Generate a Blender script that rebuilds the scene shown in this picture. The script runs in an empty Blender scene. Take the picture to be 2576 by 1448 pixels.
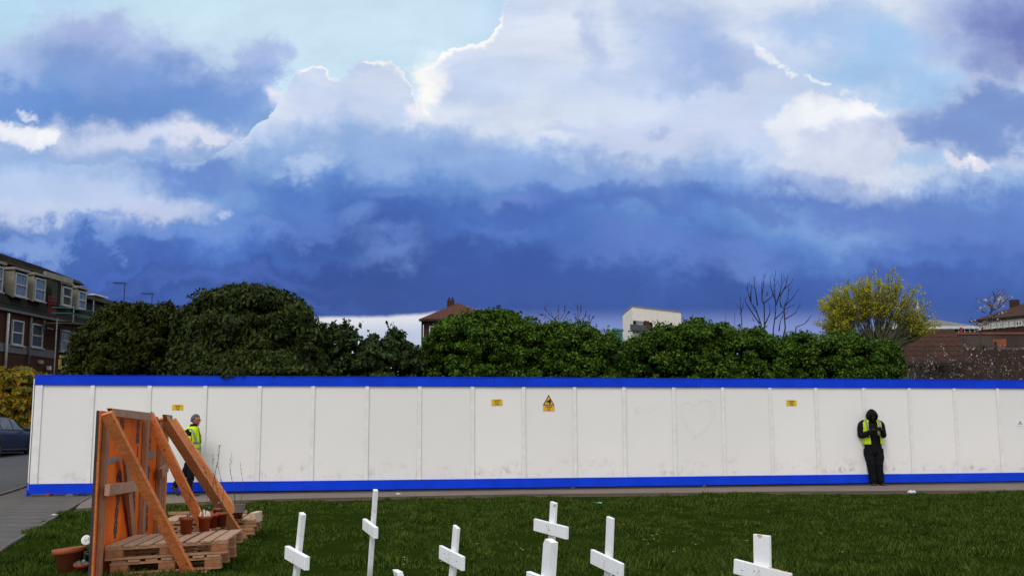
import bpy, bmesh, math, random
import numpy as np
from mathutils import Vector, Matrix
R = random.Random(7)
NR = np.random.RandomState(11)
sc = bpy.context.scene
col = sc.collection
PI = math.pi

# ---------------------------------------------------------------- camera
CAMZ, PITCH, ROLL, F = 1.22, math.radians(8.08), 0.0046, 2607.0
fw = Vector((0, math.cos(PITCH), math.sin(PITCH)))
up0 = Vector((0, -math.sin(PITCH), math.cos(PITCH)))
rt = Vector((1, 0, 0)) * math.cos(ROLL) - up0 * math.sin(ROLL)
upv = Vector((1, 0, 0)) * math.sin(ROLL) + up0 * math.cos(ROLL)
cd = bpy.data.cameras.new('camera'); cam = bpy.data.objects.new('camera', cd); col.objects.link(cam)
M = Matrix.Identity(4)
for i in range(3):
    M[i][0], M[i][1], M[i][2] = rt[i], upv[i], -fw[i]
M[2][3] = CAMZ
cam.matrix_world = M
cd.sensor_width = 36; cd.lens = 36 * F / 2576; cd.clip_end = 9000; cd.clip_start = 0.1
sc.camera = cam
CO = Vector((0, 0, CAMZ))

def ray(x, y): return fw + rt * ((x - 1288) / F) - upv * ((y - 724) / F)
def at(x, y, Y):
    "world point seen in direction (x, y) at distance Y"
    d = ray(x, y); return CO + d * (Y / d.y)
def ground(x, y, z=0.0):
    d = ray(x, y); return CO + d * ((z - CAMZ) / d.z)
def on_plane(x, y, p, n):
    d = ray(x, y); return CO + d * ((p - CO).dot(n) / d.dot(n))

# ---------------------------------------------------------------- objects
def tag(o, label=None, cat=None, group=None, kind=None):
    if label: o['label'] = label
    if cat: o['category'] = cat
    if group: o['group'] = group
    if kind: o['kind'] = kind
    return o
def empty(name, loc=(0, 0, 0), rz=0, label=None, cat=None, group=None):
    o = bpy.data.objects.new(name, None); col.objects.link(o)
    o.location = loc; o.rotation_euler = (0, 0, rz); o.empty_display_size = 0.1
    return tag(o, label, cat, group)
def copy_tree(o, parent=None):
    c = o.copy(); col.objects.link(c)
    if parent: c.parent = parent
    for ch in [k for k in bpy.data.objects if k.parent == o]:
        copy_tree(ch, c)
    return c

class MB:
    def __init__(s): s.v = []; s.f = []; s.smooth = False
    def add(s, vs, fs):
        b = len(s.v); s.v += [tuple(v) for v in vs]; s.f += [tuple(b + i for i in f) for f in fs]; return s
    def box(s, c, size, ax=None, bev=0.0):
        "box centred at c; ax = three axis vectors"
        ax = ax or (Vector((1, 0, 0)), Vector((0, 1, 0)), Vector((0, 0, 1)))
        c = Vector(c); h = [k / 2 for k in size]
        if bev > 0:
            vs = []; fs = []
            b = min(bev, min(h) * .9)
            # chamfered box: 24 vertices
            idx = {}
            for i in (-1, 1):
                for j in (-1, 1):
                    for k in (-1, 1):
                        for m in range(3):
                            q = [i * h[0], j * h[1], k * h[2]]
                            for t in range(3):
                                if t != m: q[t] -= (i, j, k)[t] * b
                            idx[(i, j, k, m)] = len(vs)
                            vs.append(c + ax[0] * q[0] + ax[1] * q[1] + ax[2] * q[2])
            def I(i, j, k, m): return idx[(i, j, k, m)]
            for m in range(3):
                o1, o2 = (m + 1) % 3, (m + 2) % 3
                for sg in (-1, 1):
                    q = []
                    for (a, b_) in ((-1, -1), (1, -1), (1, 1), (-1, 1)):
                        t = [0, 0, 0]; t[m] = sg; t[o1] = a; t[o2] = b_
                        q.append(I(*t, m))
                    fs.append(q if sg > 0 else q[::-1])
            for m in range(3):
                o1, o2 = (m + 1) % 3, (m + 2) % 3
                for a in (-1, 1):
                    for b_ in (-1, 1):
                        t0 = [0, 0, 0]; t1 = [0, 0, 0]
                        t0[m] = -1; t1[m] = 1
                        for t in (t0, t1): t[o1] = a; t[o2] = b_
                        q = [I(*t0, o1), I(*t1, o1), I(*t1, o2), I(*t0, o2)]
                        fs.append(q if a * b_ < 0 else q[::-1])
            for i in (-1, 1):
                for j in (-1, 1):
                    for k in (-1, 1):
                        q = [I(i, j, k, 0), I(i, j, k, 1), I(i, j, k, 2)]
                        fs.append(q if i * j * k > 0 else q[::-1])
            return s.add(vs, fs)
        vs = [c + ax[0] * (h[0] * i) + ax[1] * (h[1] * j) + ax[2] * (h[2] * k)
              for k in (-1, 1) for j in (-1, 1) for i in (-1, 1)]
        return s.add(vs, [(0, 2, 3, 1), (4, 5, 7, 6), (0, 1, 5, 4), (2, 6, 7, 3), (0, 4, 6, 2), (1, 3, 7, 5)])
    def beam(s, p0, p1, w, t, side, bev=0.0):
        "plank from p0 to p1, width w across `side`-ish direction, thickness t"
        p0 = Vector(p0); p1 = Vector(p1); d = p1 - p0; L = d.length; d.normalize()
        n = d.cross(Vector(side)).normalized(); sd = n.cross(d).normalized()
        return s.box((p0 + p1) / 2, (L, w, t), (d, sd, n), bev)
    def tube(s, pts, rad, n=6, cap=True):
        pts = [Vector(p) for p in pts]
        if not hasattr(rad, '__len__'): rad = [rad] * len(pts)
        rings = []
        a = None
        for i, p in enumerate(pts):
            d = (pts[min(i + 1, len(pts) - 1)] - pts[max(i - 1, 0)]).normalized()
            if a is None:
                a = d.orthogonal().normalized()
            else:
                a = (a - d * a.dot(d))
                a = a.normalized() if a.length > 1e-6 else d.orthogonal().normalized()
            b = d.cross(a)
            rings.append([p + (a * math.cos(2 * PI * k / n) + b * math.sin(2 * PI * k / n)) * rad[i] for k in range(n)])
        vs = [v for r in rings for v in r]
        fs = [(i * n + k, i * n + (k + 1) % n, (i + 1) * n + (k + 1) % n, (i + 1) * n + k) for i in range(len(pts) - 1) for k in range(n)]
        if cap: fs += [tuple(range(n))[::-1], tuple((len(pts) - 1) * n + k for k in range(n))]
        return s.add(vs, fs)
    def loft(s, rings, cap=True):
        "rings: list of (centre, rx, ry, [ax, ay])"
        n = 20; vs = []
        for r in rings:
            c = Vector(r[0]); ax = Vector(r[3]) if len(r) > 3 else Vector((1, 0, 0)); ay = Vector(r[4]) if len(r) > 4 else Vector((0, 1, 0))
            vs += [c + ax * (r[1] * math.cos(2 * PI * k / n)) + ay * (r[2] * math.sin(2 * PI * k / n)) for k in range(n)]
        m = len(rings)
        fs = [(i * n + k, i * n + (k + 1) % n, (i + 1) * n + (k + 1) % n, (i + 1) * n + k) for i in range(m - 1) for k in range(n)]
        if cap: fs += [tuple(range(n))[::-1], tuple((m - 1) * n + k for k in range(n))]
        return s.add(vs, fs)
    def lathe(s, c, prof, n=24, axis=None):
        c = Vector(c); z = Vector(axis).normalized() if axis else Vector((0, 0, 1))
        a = z.orthogonal().normalized(); b = z.cross(a)
        vs = [c + z * h + (a * math.cos(2 * PI * k / n) + b * math.sin(2 * PI * k / n)) * r for (r, h) in prof for k in range(n)]
        m = len(prof)
        return s.add(vs, [(i * n + k, i * n + (k + 1) % n, (i + 1) * n + (k + 1) % n, (i + 1) * n + k) for i in range(m - 1) for k in range(n)])
    def ell(s, c, r, nu=14, nv=9, ax=None):
        ax = ax or (Vector((1, 0, 0)), Vector((0, 1, 0)), Vector((0, 0, 1))); c = Vector(c); vs = []
        for i in range(nv + 1):
            th = PI * i / nv
            for k in range(nu):
                ph = 2 * PI * k / nu
                vs.append(c + ax[0] * (r[0] * math.sin(th) * math.cos(ph)) + ax[1] * (r[1] * math.sin(th) * math.sin(ph)) + ax[2] * (r[2] * math.cos(th)))
        return s.add(vs, [(i * nu + k, (i + 1) * nu + k, (i + 1) * nu + (k + 1) % nu, i * nu + (k + 1) % nu) for i in range(nv) for k in range(nu)])
    def prism(s, pts, d, shrink=None):
        "closed outline pts extruded by vector d"
        n = len(pts); d = Vector(d); a = [Vector(p) for p in pts]
        return s.add(a + [p + d for p in a], [tuple(range(n))[::-1], tuple(range(n, 2 * n))] + [(i, (i + 1) % n, n + (i + 1) % n, n + i) for i in range(n)])
    def build(s, name, m, parent=None, smooth=False, loc=None, world=True):
        me = bpy.data.meshes.new(name)
        vs = s.v
        o = bpy.data.objects.new(name, me); col.objects.link(o)
        if loc is not None:
            L = Vector(loc); vs = [tuple(Vector(v) - L) for v in vs]; o.location = L
        me.from_pydata([tuple(v) for v in vs], [], s.f); me.update()
        bm = bmesh.new(); bm.from_mesh(me); bmesh.ops.recalc_face_normals(bm, faces=bm.faces); bm.to_mesh(me); bm.free()
        if m: me.materials.append(m)
        if smooth:
            for p in me.polygons: p.use_smooth = True
        if parent:
            o.parent = parent
            if world: o.matrix_parent_inverse = pinv(parent)
        return o
def pinv(p):
    return pinv_inv(p).inverted()
def pinv_inv(p):
    m = Matrix.Translation(p.location) @ p.rotation_euler.to_matrix().to_4x4()
    if p.parent: m = pinv_inv(p.parent) @ p.matrix_parent_inverse @ m
    return m

def big_mesh(name, V, faces_n, m, parent=None, loc=None):
    "V: (k*faces_n, 3) array, every faces_n vertices one face"
    k = len(V) // faces_n
    me = bpy.data.meshes.new(name)
    if loc is not None: V = V - np.array(loc)
    me.vertices.add(len(V)); me.vertices.foreach_set('co', V.astype(np.float32).ravel())
    me.loops.add(len(V)); me.loops.foreach_set('vertex_index', np.arange(len(V), dtype=np.int32))
    me.polygons.add(k); me.polygons.foreach_set('loop_start', np.arange(0, len(V), faces_n, dtype=np.int32))
    me.polygons.foreach_set('loop_total', np.full(k, faces_n, dtype=np.int32))
    me.update(calc_edges=True); me.materials.append(m)
    o = bpy.data.objects.new(name, me); col.objects.link(o)
    if loc is not None: o.location = loc
    if parent: o.parent = parent; o.matrix_parent_inverse = pinv(parent)
    return o

# ---------------------------------------------------------------- materials
def lin(c):
    return tuple((k / 255 / 12.92) if k / 255 <= 0.04045 else ((k / 255 + 0.055) / 1.055) ** 2.4 for k in c)
class S:
    "socket wrapper: small expression language over shader math nodes"
    nt = None
    def __init__(s, k): s.k = k
    @staticmethod
    def m(op, *a, clamp=False):
        n = S.nt.nodes.new('ShaderNodeMath'); n.operation = op; n.use_clamp = clamp
        for i, x in enumerate(a):
            if isinstance(x, S): S.nt.links.new(x.k, n.inputs[i])
            else: n.inputs[i].default_value = x
        return S(n.outputs[0])
    def __add__(s, o): return S.m('ADD', s, o)
    __radd__ = __add__
    def __sub__(s, o): return S.m('SUBTRACT', s, o)
    def __rsub__(s, o): return S.m('SUBTRACT', o, s)
    def __mul__(s, o): return S.m('MULTIPLY', s, o)
    __rmul__ = __mul__
    def __truediv__(s, o): return S.m('DIVIDE', s, o)
def sstep(x, a, b):
    n = S.nt.nodes.new('ShaderNodeMapRange'); n.interpolation_type = 'SMOOTHSTEP'
    for i, v in ((0, x), (1, a), (2, b)):
        if isinstance(v, S): S.nt.links.new(v.k, n.inputs[i])
        else: n.inputs[i].default_value = v
    return S(n.outputs[0])
def vec(x, y, z=0.0):
    n = S.nt.nodes.new('ShaderNodeCombineXYZ')
    for i, v in enumerate((x, y, z)):
        if isinstance(v, S): S.nt.links.new(v.k, n.inputs[i])
        else: n.inputs[i].default_value = v
    return S(n.outputs[0])
def noise(v, scale, detail=4, rough=.5, dist=0.0, out=0):
    n = S.nt.nodes.new('ShaderNodeTexNoise'); n.inputs['Scale'].default_value = scale
    n.inputs['Detail'].default_value = detail; n.inputs['Roughness'].default_value = rough; n.inputs['Distortion'].default_value = dist
    if v is not None: S.nt.links.new(v.k, n.inputs['Vector'])
    return S(n.outputs[out])
def mixc(f, a, b):
    n = S.nt.nodes.new('ShaderNodeMix'); n.data_type = 'RGBA'
    for i, v in ((0, f), (6, a), (7, b)):
        if isinstance(v, S): S.nt.links.new(v.k, n.inputs[i])
        elif i == 0: n.inputs[i].default_value = v
        else: n.inputs[i].default_value = (*v, 1)
    return S(n.outputs[2])
def ramp(f, stops):
    n = S.nt.nodes.new('ShaderNodeValToRGB'); e = n.color_ramp.elements
    while len(e) < len(stops): e.new(0.5)
    for i, (p, c) in enumerate(stops): e[i].position = p; e[i].color = (*c, 1)
    S.nt.links.new(f.k, n.inputs[0]); return S(n.outputs[0])
def curve(f, pts, x0, x1, y0, y1):
    "float curve through pts (x, y) with ranges mapped to 0..1"
    n = S.nt.nodes.new('ShaderNodeFloatCurve'); c = n.mapping.curves[0]
    P = [((x - x0) / (x1 - x0), (y - y0) / (y1 - y0)) for x, y in pts]
    while len(c.points) < len(P): c.points.new(0.5, 0.5)
    for i, (x, y) in enumerate(P):
        c.points[i].location = (x, y); c.points[i].handle_type = 'AUTO_CLAMPED'
    n.mapping.use_clip = True; n.mapping.update()
    g = (f - x0) * (1 / (x1 - x0))
    S.nt.links.new(g.k, n.inputs['Value'])
    return S(n.outputs[0]) * (y1 - y0) + y0

def new_mat(name, rough=.7, spec=.3, metal=0.0):
    m = bpy.data.materials.new(name); m.use_nodes = True; S.nt = m.node_tree
    b = m.node_tree.nodes['Principled BSDF']; b.inputs['Roughness'].default_value = rough
    b.inputs['Specular IOR Level'].default_value = spec; b.inputs['Metallic'].default_value = metal
    return m, b
def objco():
    n = S.nt.nodes.new('ShaderNodeTexCoord'); return S(n.outputs['Object'])
def worldco():
    n = S.nt.nodes.new('ShaderNodeNewGeometry'); return S(n.outputs['Position'])
def sepv(v):
    n = S.nt.nodes.new('ShaderNodeSeparateXYZ'); S.nt.links.new(v.k, n.inputs[0]); return [S(n.outputs[i]) for i in range(3)]
def island():
    n = S.nt.nodes.new('ShaderNodeNewGeometry'); return S(n.outputs['Random Per Island'])
def bump(b, h, strength=.3, dist=.01):
    n = S.nt.nodes.new('ShaderNodeBump'); n.inputs['Strength'].default_value = strength; n.inputs['Distance'].default_value = dist
    S.nt.links.new(h.k, n.inputs['Height']); S.nt.links.new(n.outputs[0], b.inputs['Normal'])
def setc(b, c): S.nt.links.new(c.k, b.inputs['Base Color'])

def simple(name, c1, c2=None, scale=8, rough=.7, spec=.3, bmp=.2, detail=5, metal=0, bd=.005, stretch=None, lo=.35, hi=.65):
    "two-tone noise material"
    m, b = new_mat(name, rough, spec, metal)
    if c2 is None: c2 = tuple(k * .8 for k in c1)
    co = objco()
    if stretch:
        x, y, z = sepv(co); co = vec(x * stretch[0], y * stretch[1], z * stretch[2])
    n = noise(co, scale, detail, .6)
    setc(b, mixc(sstep(n, lo, hi), c1, c2))
    if bmp: bump(b, noise(co, scale * 3, 4), bmp, bd)
    return m
def leafmat(name, cols, trans=.25, rough=.45, spec=.4, scale=1.2, var=.9):
    m, b = new_mat(name, rough, spec)
    r = island(); c = ramp(r, [(i / (len(cols) - 1), k) for i, k in enumerate(cols)])
    n = noise(worldco(), scale, 3)
    hs = S.nt.nodes.new('ShaderNodeHueSaturation'); S.nt.links.new(c.k, hs.inputs['Color'])
    v = n * var + (1 - var * .5); S.nt.links.new(v.k, hs.inputs['Value'])
    S.nt.links.new(hs.outputs[0], b.inputs['Base Color'])
    if trans:
        tr = S.nt.nodes.new('ShaderNodeBsdfTranslucent'); S.nt.links.new(hs.outputs[0], tr.inputs[0])
        mx = S.nt.nodes.new('ShaderNodeMixShader'); mx.inputs[0].default_value = trans
        S.nt.links.new(b.outputs[0], mx.inputs[1]); S.nt.links.new(tr.outputs[0], mx.inputs[2])
        S.nt.links.new(mx.outputs[0], m.node_tree.nodes['Material Output'].inputs[0])
    return m
def wood(name, c1, c2, knots=True, grain=(1, 1, 1), rough=.75, dirt=0):
    m, b = new_mat(name, rough, .25)
    co = objco(); x, y, z = sepv(co)
    g = vec(x * grain[0], y * grain[1], z * grain[2])
    n = noise(g, 14, 6, .65, .8); c = mixc(sstep(n, .3, .7), c1, c2)
    big = noise(co, 3.0, 3); c = mixc(sstep(big, .45, .75) * .45, c, tuple(k * .45 for k in c1))
    if knots:
        vo = S.nt.nodes.new('ShaderNodeTexVoronoi'); vo.inputs['Scale'].default_value = 7; S.nt.links.new(co.k, vo.inputs['Vector'])
        k = 1 - sstep(S(vo.outputs['Distance']), .06, .14)
        c = mixc(k * .75, c, tuple(q * .22 for q in c1))
    setc(b, c); bump(b, n, .25, .004)
    return m
# ---------------------------------------------------------------- sky
SUN_EL, SUN_AZ = math.radians(48), math.radians(200)      # azimuth from +Y clockwise: behind the viewer
w = bpy.data.worlds.new('World'); sc.world = w; w.use_nodes = True
nt = w.node_tree; nt.nodes.clear(); S.nt = nt
tc = nt.nodes.new('ShaderNodeTexCoord'); dx, dy, dz = sepv(S(tc.outputs['Generated']))
yy = S.m('MAXIMUM', dy, .12)
A = dx / yy; B = dz / yy                # gnomonic sky chart round the +Y direction
def ab(x, y):
    d = ray(x, y); return d.x / d.y, d.z / d.y
K = 1 / F
ch = vec(A, B)
n1 = noise(vec(A * 1.0, B * 1.6, 1.3), 7, 7, .6); n2 = noise(vec(A * 1.0, B * 1.6, 7.7), 7, 6, .55)
n3 = noise(vec(A, B, 3.1), 38, 8, .62); n4 = noise(vec(A, B, 9.4), 38, 8, .62)
n5 = noise(vec(A * 1.0, B * 2.4, 5.0), 4.5, 7, .6, .3)
def warp(big, fine):
    return A + (n1 - .5) * (big * K) + (n3 - .5) * (fine * K), B + (n2 - .5) * (big * K) + (n4 - .5) * (fine * K)
n6 = noise(vec(A, B, 2.2), 15, 8, .6); n7 = noise(vec(A, B, 6.2), 15, 8, .6)
def warp(big, mid, fine):
    return A + (n1 - .5) * (big * K) + (n6 - .5) * (mid * K) + (n3 - .5) * (fine * K), B + (n2 - .5) * (big * K) + (n7 - .5) * (mid * K) + (n4 - .5) * (fine * K)
Ws = warp(240, 200, 90); Wm = warp(80, 150, 90); Wf = warp(10, 70, 85)
def blob(x, y, rx, ry, soft=.6, wv=None, rot=0):
    "1 inside an ellipse of the sky chart, fading to 0 at its rim"
    a0, b0 = ab(x, y); wa, wb = wv or Ws
    u = wa - a0; v = wb - b0
    if rot:
        c, s_ = math.cos(rot), math.sin(rot); u, v = u * c + v * s_, v * c - u * s_
    q = S.m('SQRT', (u * u) * (1 / (rx * K) ** 2) + (v * v) * (1 / (ry * K) ** 2))
    return 1 - sstep(q, 1 - soft, 1 + soft * .35)
def edge(pts, soft, wv):
    "1 below a skyline drawn through chart points, 0 above"
    P = [ab(x, y) for x, y in pts]; wa, wb = wv
    e = curve(wa, P, -.62, .62, -.12, .62)
    d = (e - wb) * F
    return sstep(d, -soft, soft), d
L = lin
base = mixc(sstep(A, ab(1250, 100)[0], ab(1950, 100)[0]), L((206, 231, 247)), L((158, 194, 236)))
base = mixc(1 - sstep(A, ab(0, 100)[0], ab(500, 100)[0]), base, L((186, 220, 243)))
base = mixc(sstep(n5, .45, .75) * .35, base, L((170, 200, 232)))
c = base
def lay(mask, colr, k=1.0):
    global c
    c = mixc(mask * k if k != 1 else mask, c, L(colr) if isinstance(colr, tuple) else colr)
# dark cloud upper left
m, d = edge([(-300, 150), (0, 125), (70, 108), (115, 60), (140, 25), (220, 8), (280, 45), (330, 45), (400, 40), (450, 85), (520, 125), (570, 150), (630, 118), (690, 130), (725, 210), (760, 300), (1000, 400), (2900, 400)], 60, Ws)
lay(m, ramp((d + (n5 - .5) * 200) * (1 / 330), [(0, L((184, 203, 235))), (.3, L((160, 184, 228))), (.65, L((124, 162, 216))), (.98, L((104, 146, 208)))]))
lay(blob(400, 240, 320, 90, .7), (106, 144, 208), .85); lay(blob(280, 180, 240, 90, .8), (128, 158, 216), .7); lay(blob(60, 280, 180, 50), (104, 144, 210), .8)
lay(blob(250, 80, 120, 70), (165, 180, 226), .6); lay(blob(570, 270, 120, 50), (110, 150, 215), .6)
lay(blob(650, 160, 60, 60), (165, 185, 230), .6)
# background cloud right half
lay(blob(1700, 60, 520, 240, .8), (168, 190, 232), .9)
# towering cumulus with lit rim
CE = [(-300, 420), (500, 400), (620, 345), (680, 280), (727, 214), (742, 184), (769, 167), (800, 158), (822, 164), (840, 192), (870, 186), (897, 172), (919, 154), (956, 156), (985, 172), (1005, 182), (1030, 206), (1044, 262), (1052, 270), (1058, 205), (1066, 168), (1089, 160), (1123, 136), (1158, 128), (1202, 116), (1230, 96), (1242, 72), (1258, 56), (1271, 40), (1279, -20), (1300, -160), (2900, -160)]
m, d = edge(CE, 3.5, Wf)
lay(m, mixc(sstep(n5, .38, .62), L((222, 230, 244)), L((196, 212, 240))))
body = m
lay(m * (1 - sstep(d, 3, 26)) * blob(1150, 150, 190, 240, .4, Wf), (255, 255, 255))
lay(m * (1 - sstep(d, 3, 13)) * (blob(800, 180, 60, 40, .4, Wf) + blob(950, 170, 35, 40, .5, Wf)), (255, 253, 248), .9)
lay(blob(1070, 225, 36, 95, .7, Wm), (255, 254, 250)); lay(blob(1100, 190, 30, 60, .9, Wm), (250, 250, 252), .8)
lay(blob(1035, 290, 38, 28, .7, Wm), (240, 240, 248), .8); lay(blob(700, 240, 34, 30, .9, Wm), (238, 238, 245), .8)
lay(blob(950, 230, 90, 50, .9, Wm), (206, 218, 242), .6)
lay(blob(830, 270, 150, 45, .9, Wm), (204, 214, 240), .7)
lay(blob(1480, 110, 50, 110, .8), (176, 192, 232), .7); lay(blob(1700, 90, 150, 150, .9), (160, 184, 230), .85)
lay(blob(1515, 60, 26, 60, .8, Wm), (208, 220, 242), .7); lay(blob(1400, 330, 120, 30, .9), (188, 204, 238), .6)
lay(blob(1330, 200, 160, 90, .9), (214, 225, 243), .6); lay(blob(1550, 260, 220, 60, .9), (214, 224, 243), .7)
lay(blob(1640, 350, 240, 60, .8), (205, 212, 239), .7); lay(blob(1800, 200, 130, 40, .9), (158, 184, 230), .8)
lay(blob(1790, 150, 130, 50, .9), (150, 178, 226), .7); lay(blob(1880, 190, 90, 60, .9), (180, 196, 234), .6)
lay(blob(1840, 310, 150, 80, .8), (206, 215, 240), .8); lay(blob(1660, 330, 46, 22, .8), (150, 172, 222), .5)
lay(blob(1720, 170, 40, 30, .9), (185, 200, 236), .5)
# clear patch and dark cloud on the right
lay(blob(2210, 150, 260, 130, .8), (158, 196, 237), .9); lay(blob(2330, 235, 120, 60, .8), (146, 190, 235), .7)
lay(blob(2050, 60, 200, 60, .9), (165, 193, 234), .8); lay(blob(2130, 330, 200, 80, .7), (150, 184, 232), .4)
lay(blob(2560, 60, 240, 200, .8), (132, 150, 208), .9); lay(blob(2590, 90, 150, 130, .9), (108, 122, 186), .85)
lay(blob(2480, 200, 90, 60, .9), (126, 148, 206), .8); lay(blob(2540, 320, 300, 90, .6), (128, 156, 212), .95)
lay(blob(2430, 345, 180, 40, .8), (118, 148, 212), .7); lay(blob(2320, 400, 100, 26, .8, Wm), (150, 190, 236), .6)
# small bright cumulus on the right
pm = blob(2060, 330, 135, 100, .18, Wm) ; pm = S.m('MAXIMUM', pm, blob(2170, 370, 118, 118, .18, Wm)); pm = S.m('MAXIMUM', pm, blob(2110, 300, 140, 55, .2, Wm))
pm = S.m('MAXIMUM', pm, blob(2040, 430, 120, 60, .8, Wm) * .7)
lay(pm, mixc(sstep(n3, .3, .7), L((218, 224, 241)), L((206, 214, 238))))
lay(pm * blob(2090, 285, 160, 42, .7, Wm), (242, 245, 250), .95); lay(pm * blob(2180, 275, 80, 26, .7, Wm), (250, 250, 252), .8)
lay(pm * blob(1990, 330, 50, 80, .9, Wm), (232, 237, 246), .7)
for q in ((1920, 138, 24, 22), (1945, 158, 24, 22), (1972, 176, 18, 14), (1992, 196, 18, 13), (1905, 126, 12, 14)):
    lay(blob(*q, .75, Wm), (238, 242, 250), .9)
lay(blob(1950, 215, 60, 24, .9, Wm), (205, 214, 238), .7)
lay(blob(2045, 200, 30, 10, .6, Wf, -.3), (232, 240, 248), .85); lay(blob(2078, 210, 20, 9, .6, Wf), (240, 245, 250), .9); lay(blob(2125, 232, 14, 9, .8, Wf), (220, 232, 246), .7)
lay(blob(2440, 415, 62, 20, .3, Wm), (222, 224, 240), .95); lay(blob(2450, 402, 18, 14, .5, Wf), (248, 248, 250), .9)
# bright band on the left
lay(blob(330, 350, 350, 54, .85, Wm), (208, 217, 240), .95); lay(blob(520, 350, 130, 26, .7, Wm), (228, 230, 244), .8)
lay(blob(30, 350, 110, 36, .6, Wm), (244, 244, 249), .95); lay(blob(110, 355, 30, 24, .5, Wf), (255, 255, 255), .8)
lay(blob(70, 298, 30, 12, .8, Wm), (228, 232, 245), .8)
# dark rain cloud across the lower sky
m, d = edge([(-300, 380), (0, 374), (60, 380), (200, 388), (330, 396), (480, 388), (590, 388), (650, 350), (720, 330), (800, 318), (860, 290), (950, 308), (1040, 322), (1200, 338), (1350, 372), (1500, 398), (1620, 420), (1690, 400), (1790, 372), (1850, 400), (1920, 430), (1990, 455), (2070, 472), (2160, 492), (2230, 480), (2300, 445), (2400, 428), (2480, 425), (2576, 415), (2900, 410)], 40, Wm)
wv = d + (n5 - .5) * 170 + (n1 - .5) * 110 + (n6 - .5) * 70 - 14
dark = ramp(wv * (1 / 480), [(0, L((164, 190, 230))), (.14, L((132, 168, 220))), (.30, L((98, 138, 206))), (.46, L((72, 108, 184))), (.62, L((56, 88, 164))), (.85, L((51, 78, 152)))])
lay(m, dark)
lay(blob(1000, 390, 300, 60, .9), (152, 180, 226), .75); lay(blob(1300, 430, 240, 50, .9), (138, 166, 220), .7); lay(blob(760, 415, 60, 26, .9), (182, 202, 236), .8)
lay(blob(1650, 440, 300, 40, .9), (136, 162, 218), .6); lay(blob(2090, 470, 220, 40, .9), (122, 152, 214), .5); lay(blob(500, 440, 180, 40, .9), (98, 134, 208), .8)
lay(blob(2380, 530, 420, 80, .7), (92, 124, 196), .85); lay(blob(1620, 510, 420, 52, .8), (84, 116, 192), .75); lay(blob(2450, 640, 300, 60, .9), (76, 108, 186), .6); lay(blob(2050, 540, 260, 44, .9), (90, 122, 196), .6)
lay(blob(2480, 330, 240, 90, .6), (124, 152, 208), .9); lay(blob(2440, 416, 70, 18, .5, Wm), (224, 226, 240), .9); lay(blob(2440, 404, 20, 13, .6, Wf), (248, 248, 250), .8)
# pale patch left
lay(blob(150, 500, 320, 88, .5, Wm), (188, 206, 238), .95); lay(blob(380, 525, 150, 44, .6, Wm), (198, 209, 238), .9); lay(blob(545, 545, 30, 18, .8, Wm), (196, 210, 240), .7)
lay(blob(80, 540, 200, 40, .9, Wm), (204, 214, 240), .6); lay(blob(40, 470, 180, 60, .9, Wm), (180, 202, 236), .5)
lay(blob(480, 590, 300, 34, .8), (116, 150, 216), .75); lay(blob(120, 600, 260, 26, .8), (120, 152, 216), .7); lay(blob(80, 615, 90, 20, .9, Wm), (138, 168, 222), .6)
# lighter wisps inside the rain cloud
for q, cc, k in (((920, 550, 60, 50), (110, 148, 214), .7), ((980, 630, 120, 46), (110, 142, 212), .7), ((800, 560, 120, 50), (96, 130, 206), .7), ((1650, 610, 240, 44), (98, 128, 204), .75), ((1880, 640, 130, 44), (104, 134, 206), .75), ((1250, 590, 160, 30), (92, 124, 202), .6),
                 ((1300, 510, 120, 26), (120, 142, 210), .6), ((2300, 560, 240, 50), (96, 126, 204), .6), ((2240, 650, 200, 40), (88, 118, 198), .6), ((2560, 610, 120, 50), (92, 120, 200), .6), ((560, 700, 280, 26), (84, 112, 196), .5), ((300, 660, 240, 20), (74, 106, 194), .6), ((1000, 480, 140, 26), (104, 138, 210), .6), ((560, 620, 140, 40), (92, 130, 208), .6)):
    lay(blob(*q, .95), cc, k)
lay(blob(1250, 700, 420, 70, .9), (56, 84, 160), .7); lay(blob(1350, 540, 420, 36, .9), (62, 94, 176), .45); lay(blob(1900, 530, 300, 30, .9), (72, 104, 184), .35); lay(blob(2250, 720, 300, 50, .9), (58, 84, 164), .7); lay(blob(700, 640, 240, 30, .9), (70, 108, 188), .5); lay(blob(700, 480, 160, 40, .9), (78, 118, 196), .6); lay(blob(560, 765, 500, 30, .9), (66, 98, 178), .6)
# clear strip at the horizon
wa, wb = Wm
hs = (sstep(A, ab(600, 800)[0], ab(800, 800)[0]) * (1 - sstep(A, ab(1100, 800)[0], ab(1330, 800)[0])))
P = [ab(x, y) for x, y in ((-300, 830), (600, 830), (790, 799), (900, 794), (1060, 788), (1150, 778), (1300, 780), (2900, 860))]
e = curve(A, P, -.62, .62, -.12, .62); dd = (e - (B + (wb - B) * .12)) * F
lay(hs * sstep(dd, -5, 8), mixc(sstep(dd, 5, 50), L((226, 226, 234)), L((192, 202, 224))))
lay(sstep(A, ab(1050, 800)[0], ab(1250, 800)[0]) * (1 - sstep(A, ab(2000, 800)[0], ab(2500, 800)[0])) * sstep(B * -F, -ab(1288, 770)[1] * F, -ab(1288, 830)[1] * F), (132, 148, 206), .85)
hs_ = nt.nodes.new('ShaderNodeHueSaturation'); nt.links.new(c.k, hs_.inputs['Color']); vv = (noise(vec(A, B * 2.2, 8.8), 11, 8, .62, .4) - .5) * .34 + 1.0
nt.links.new(vv.k, hs_.inputs['Value']); hs_.inputs['Saturation'].default_value = 1.0
front = S(hs_.outputs[0])
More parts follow.
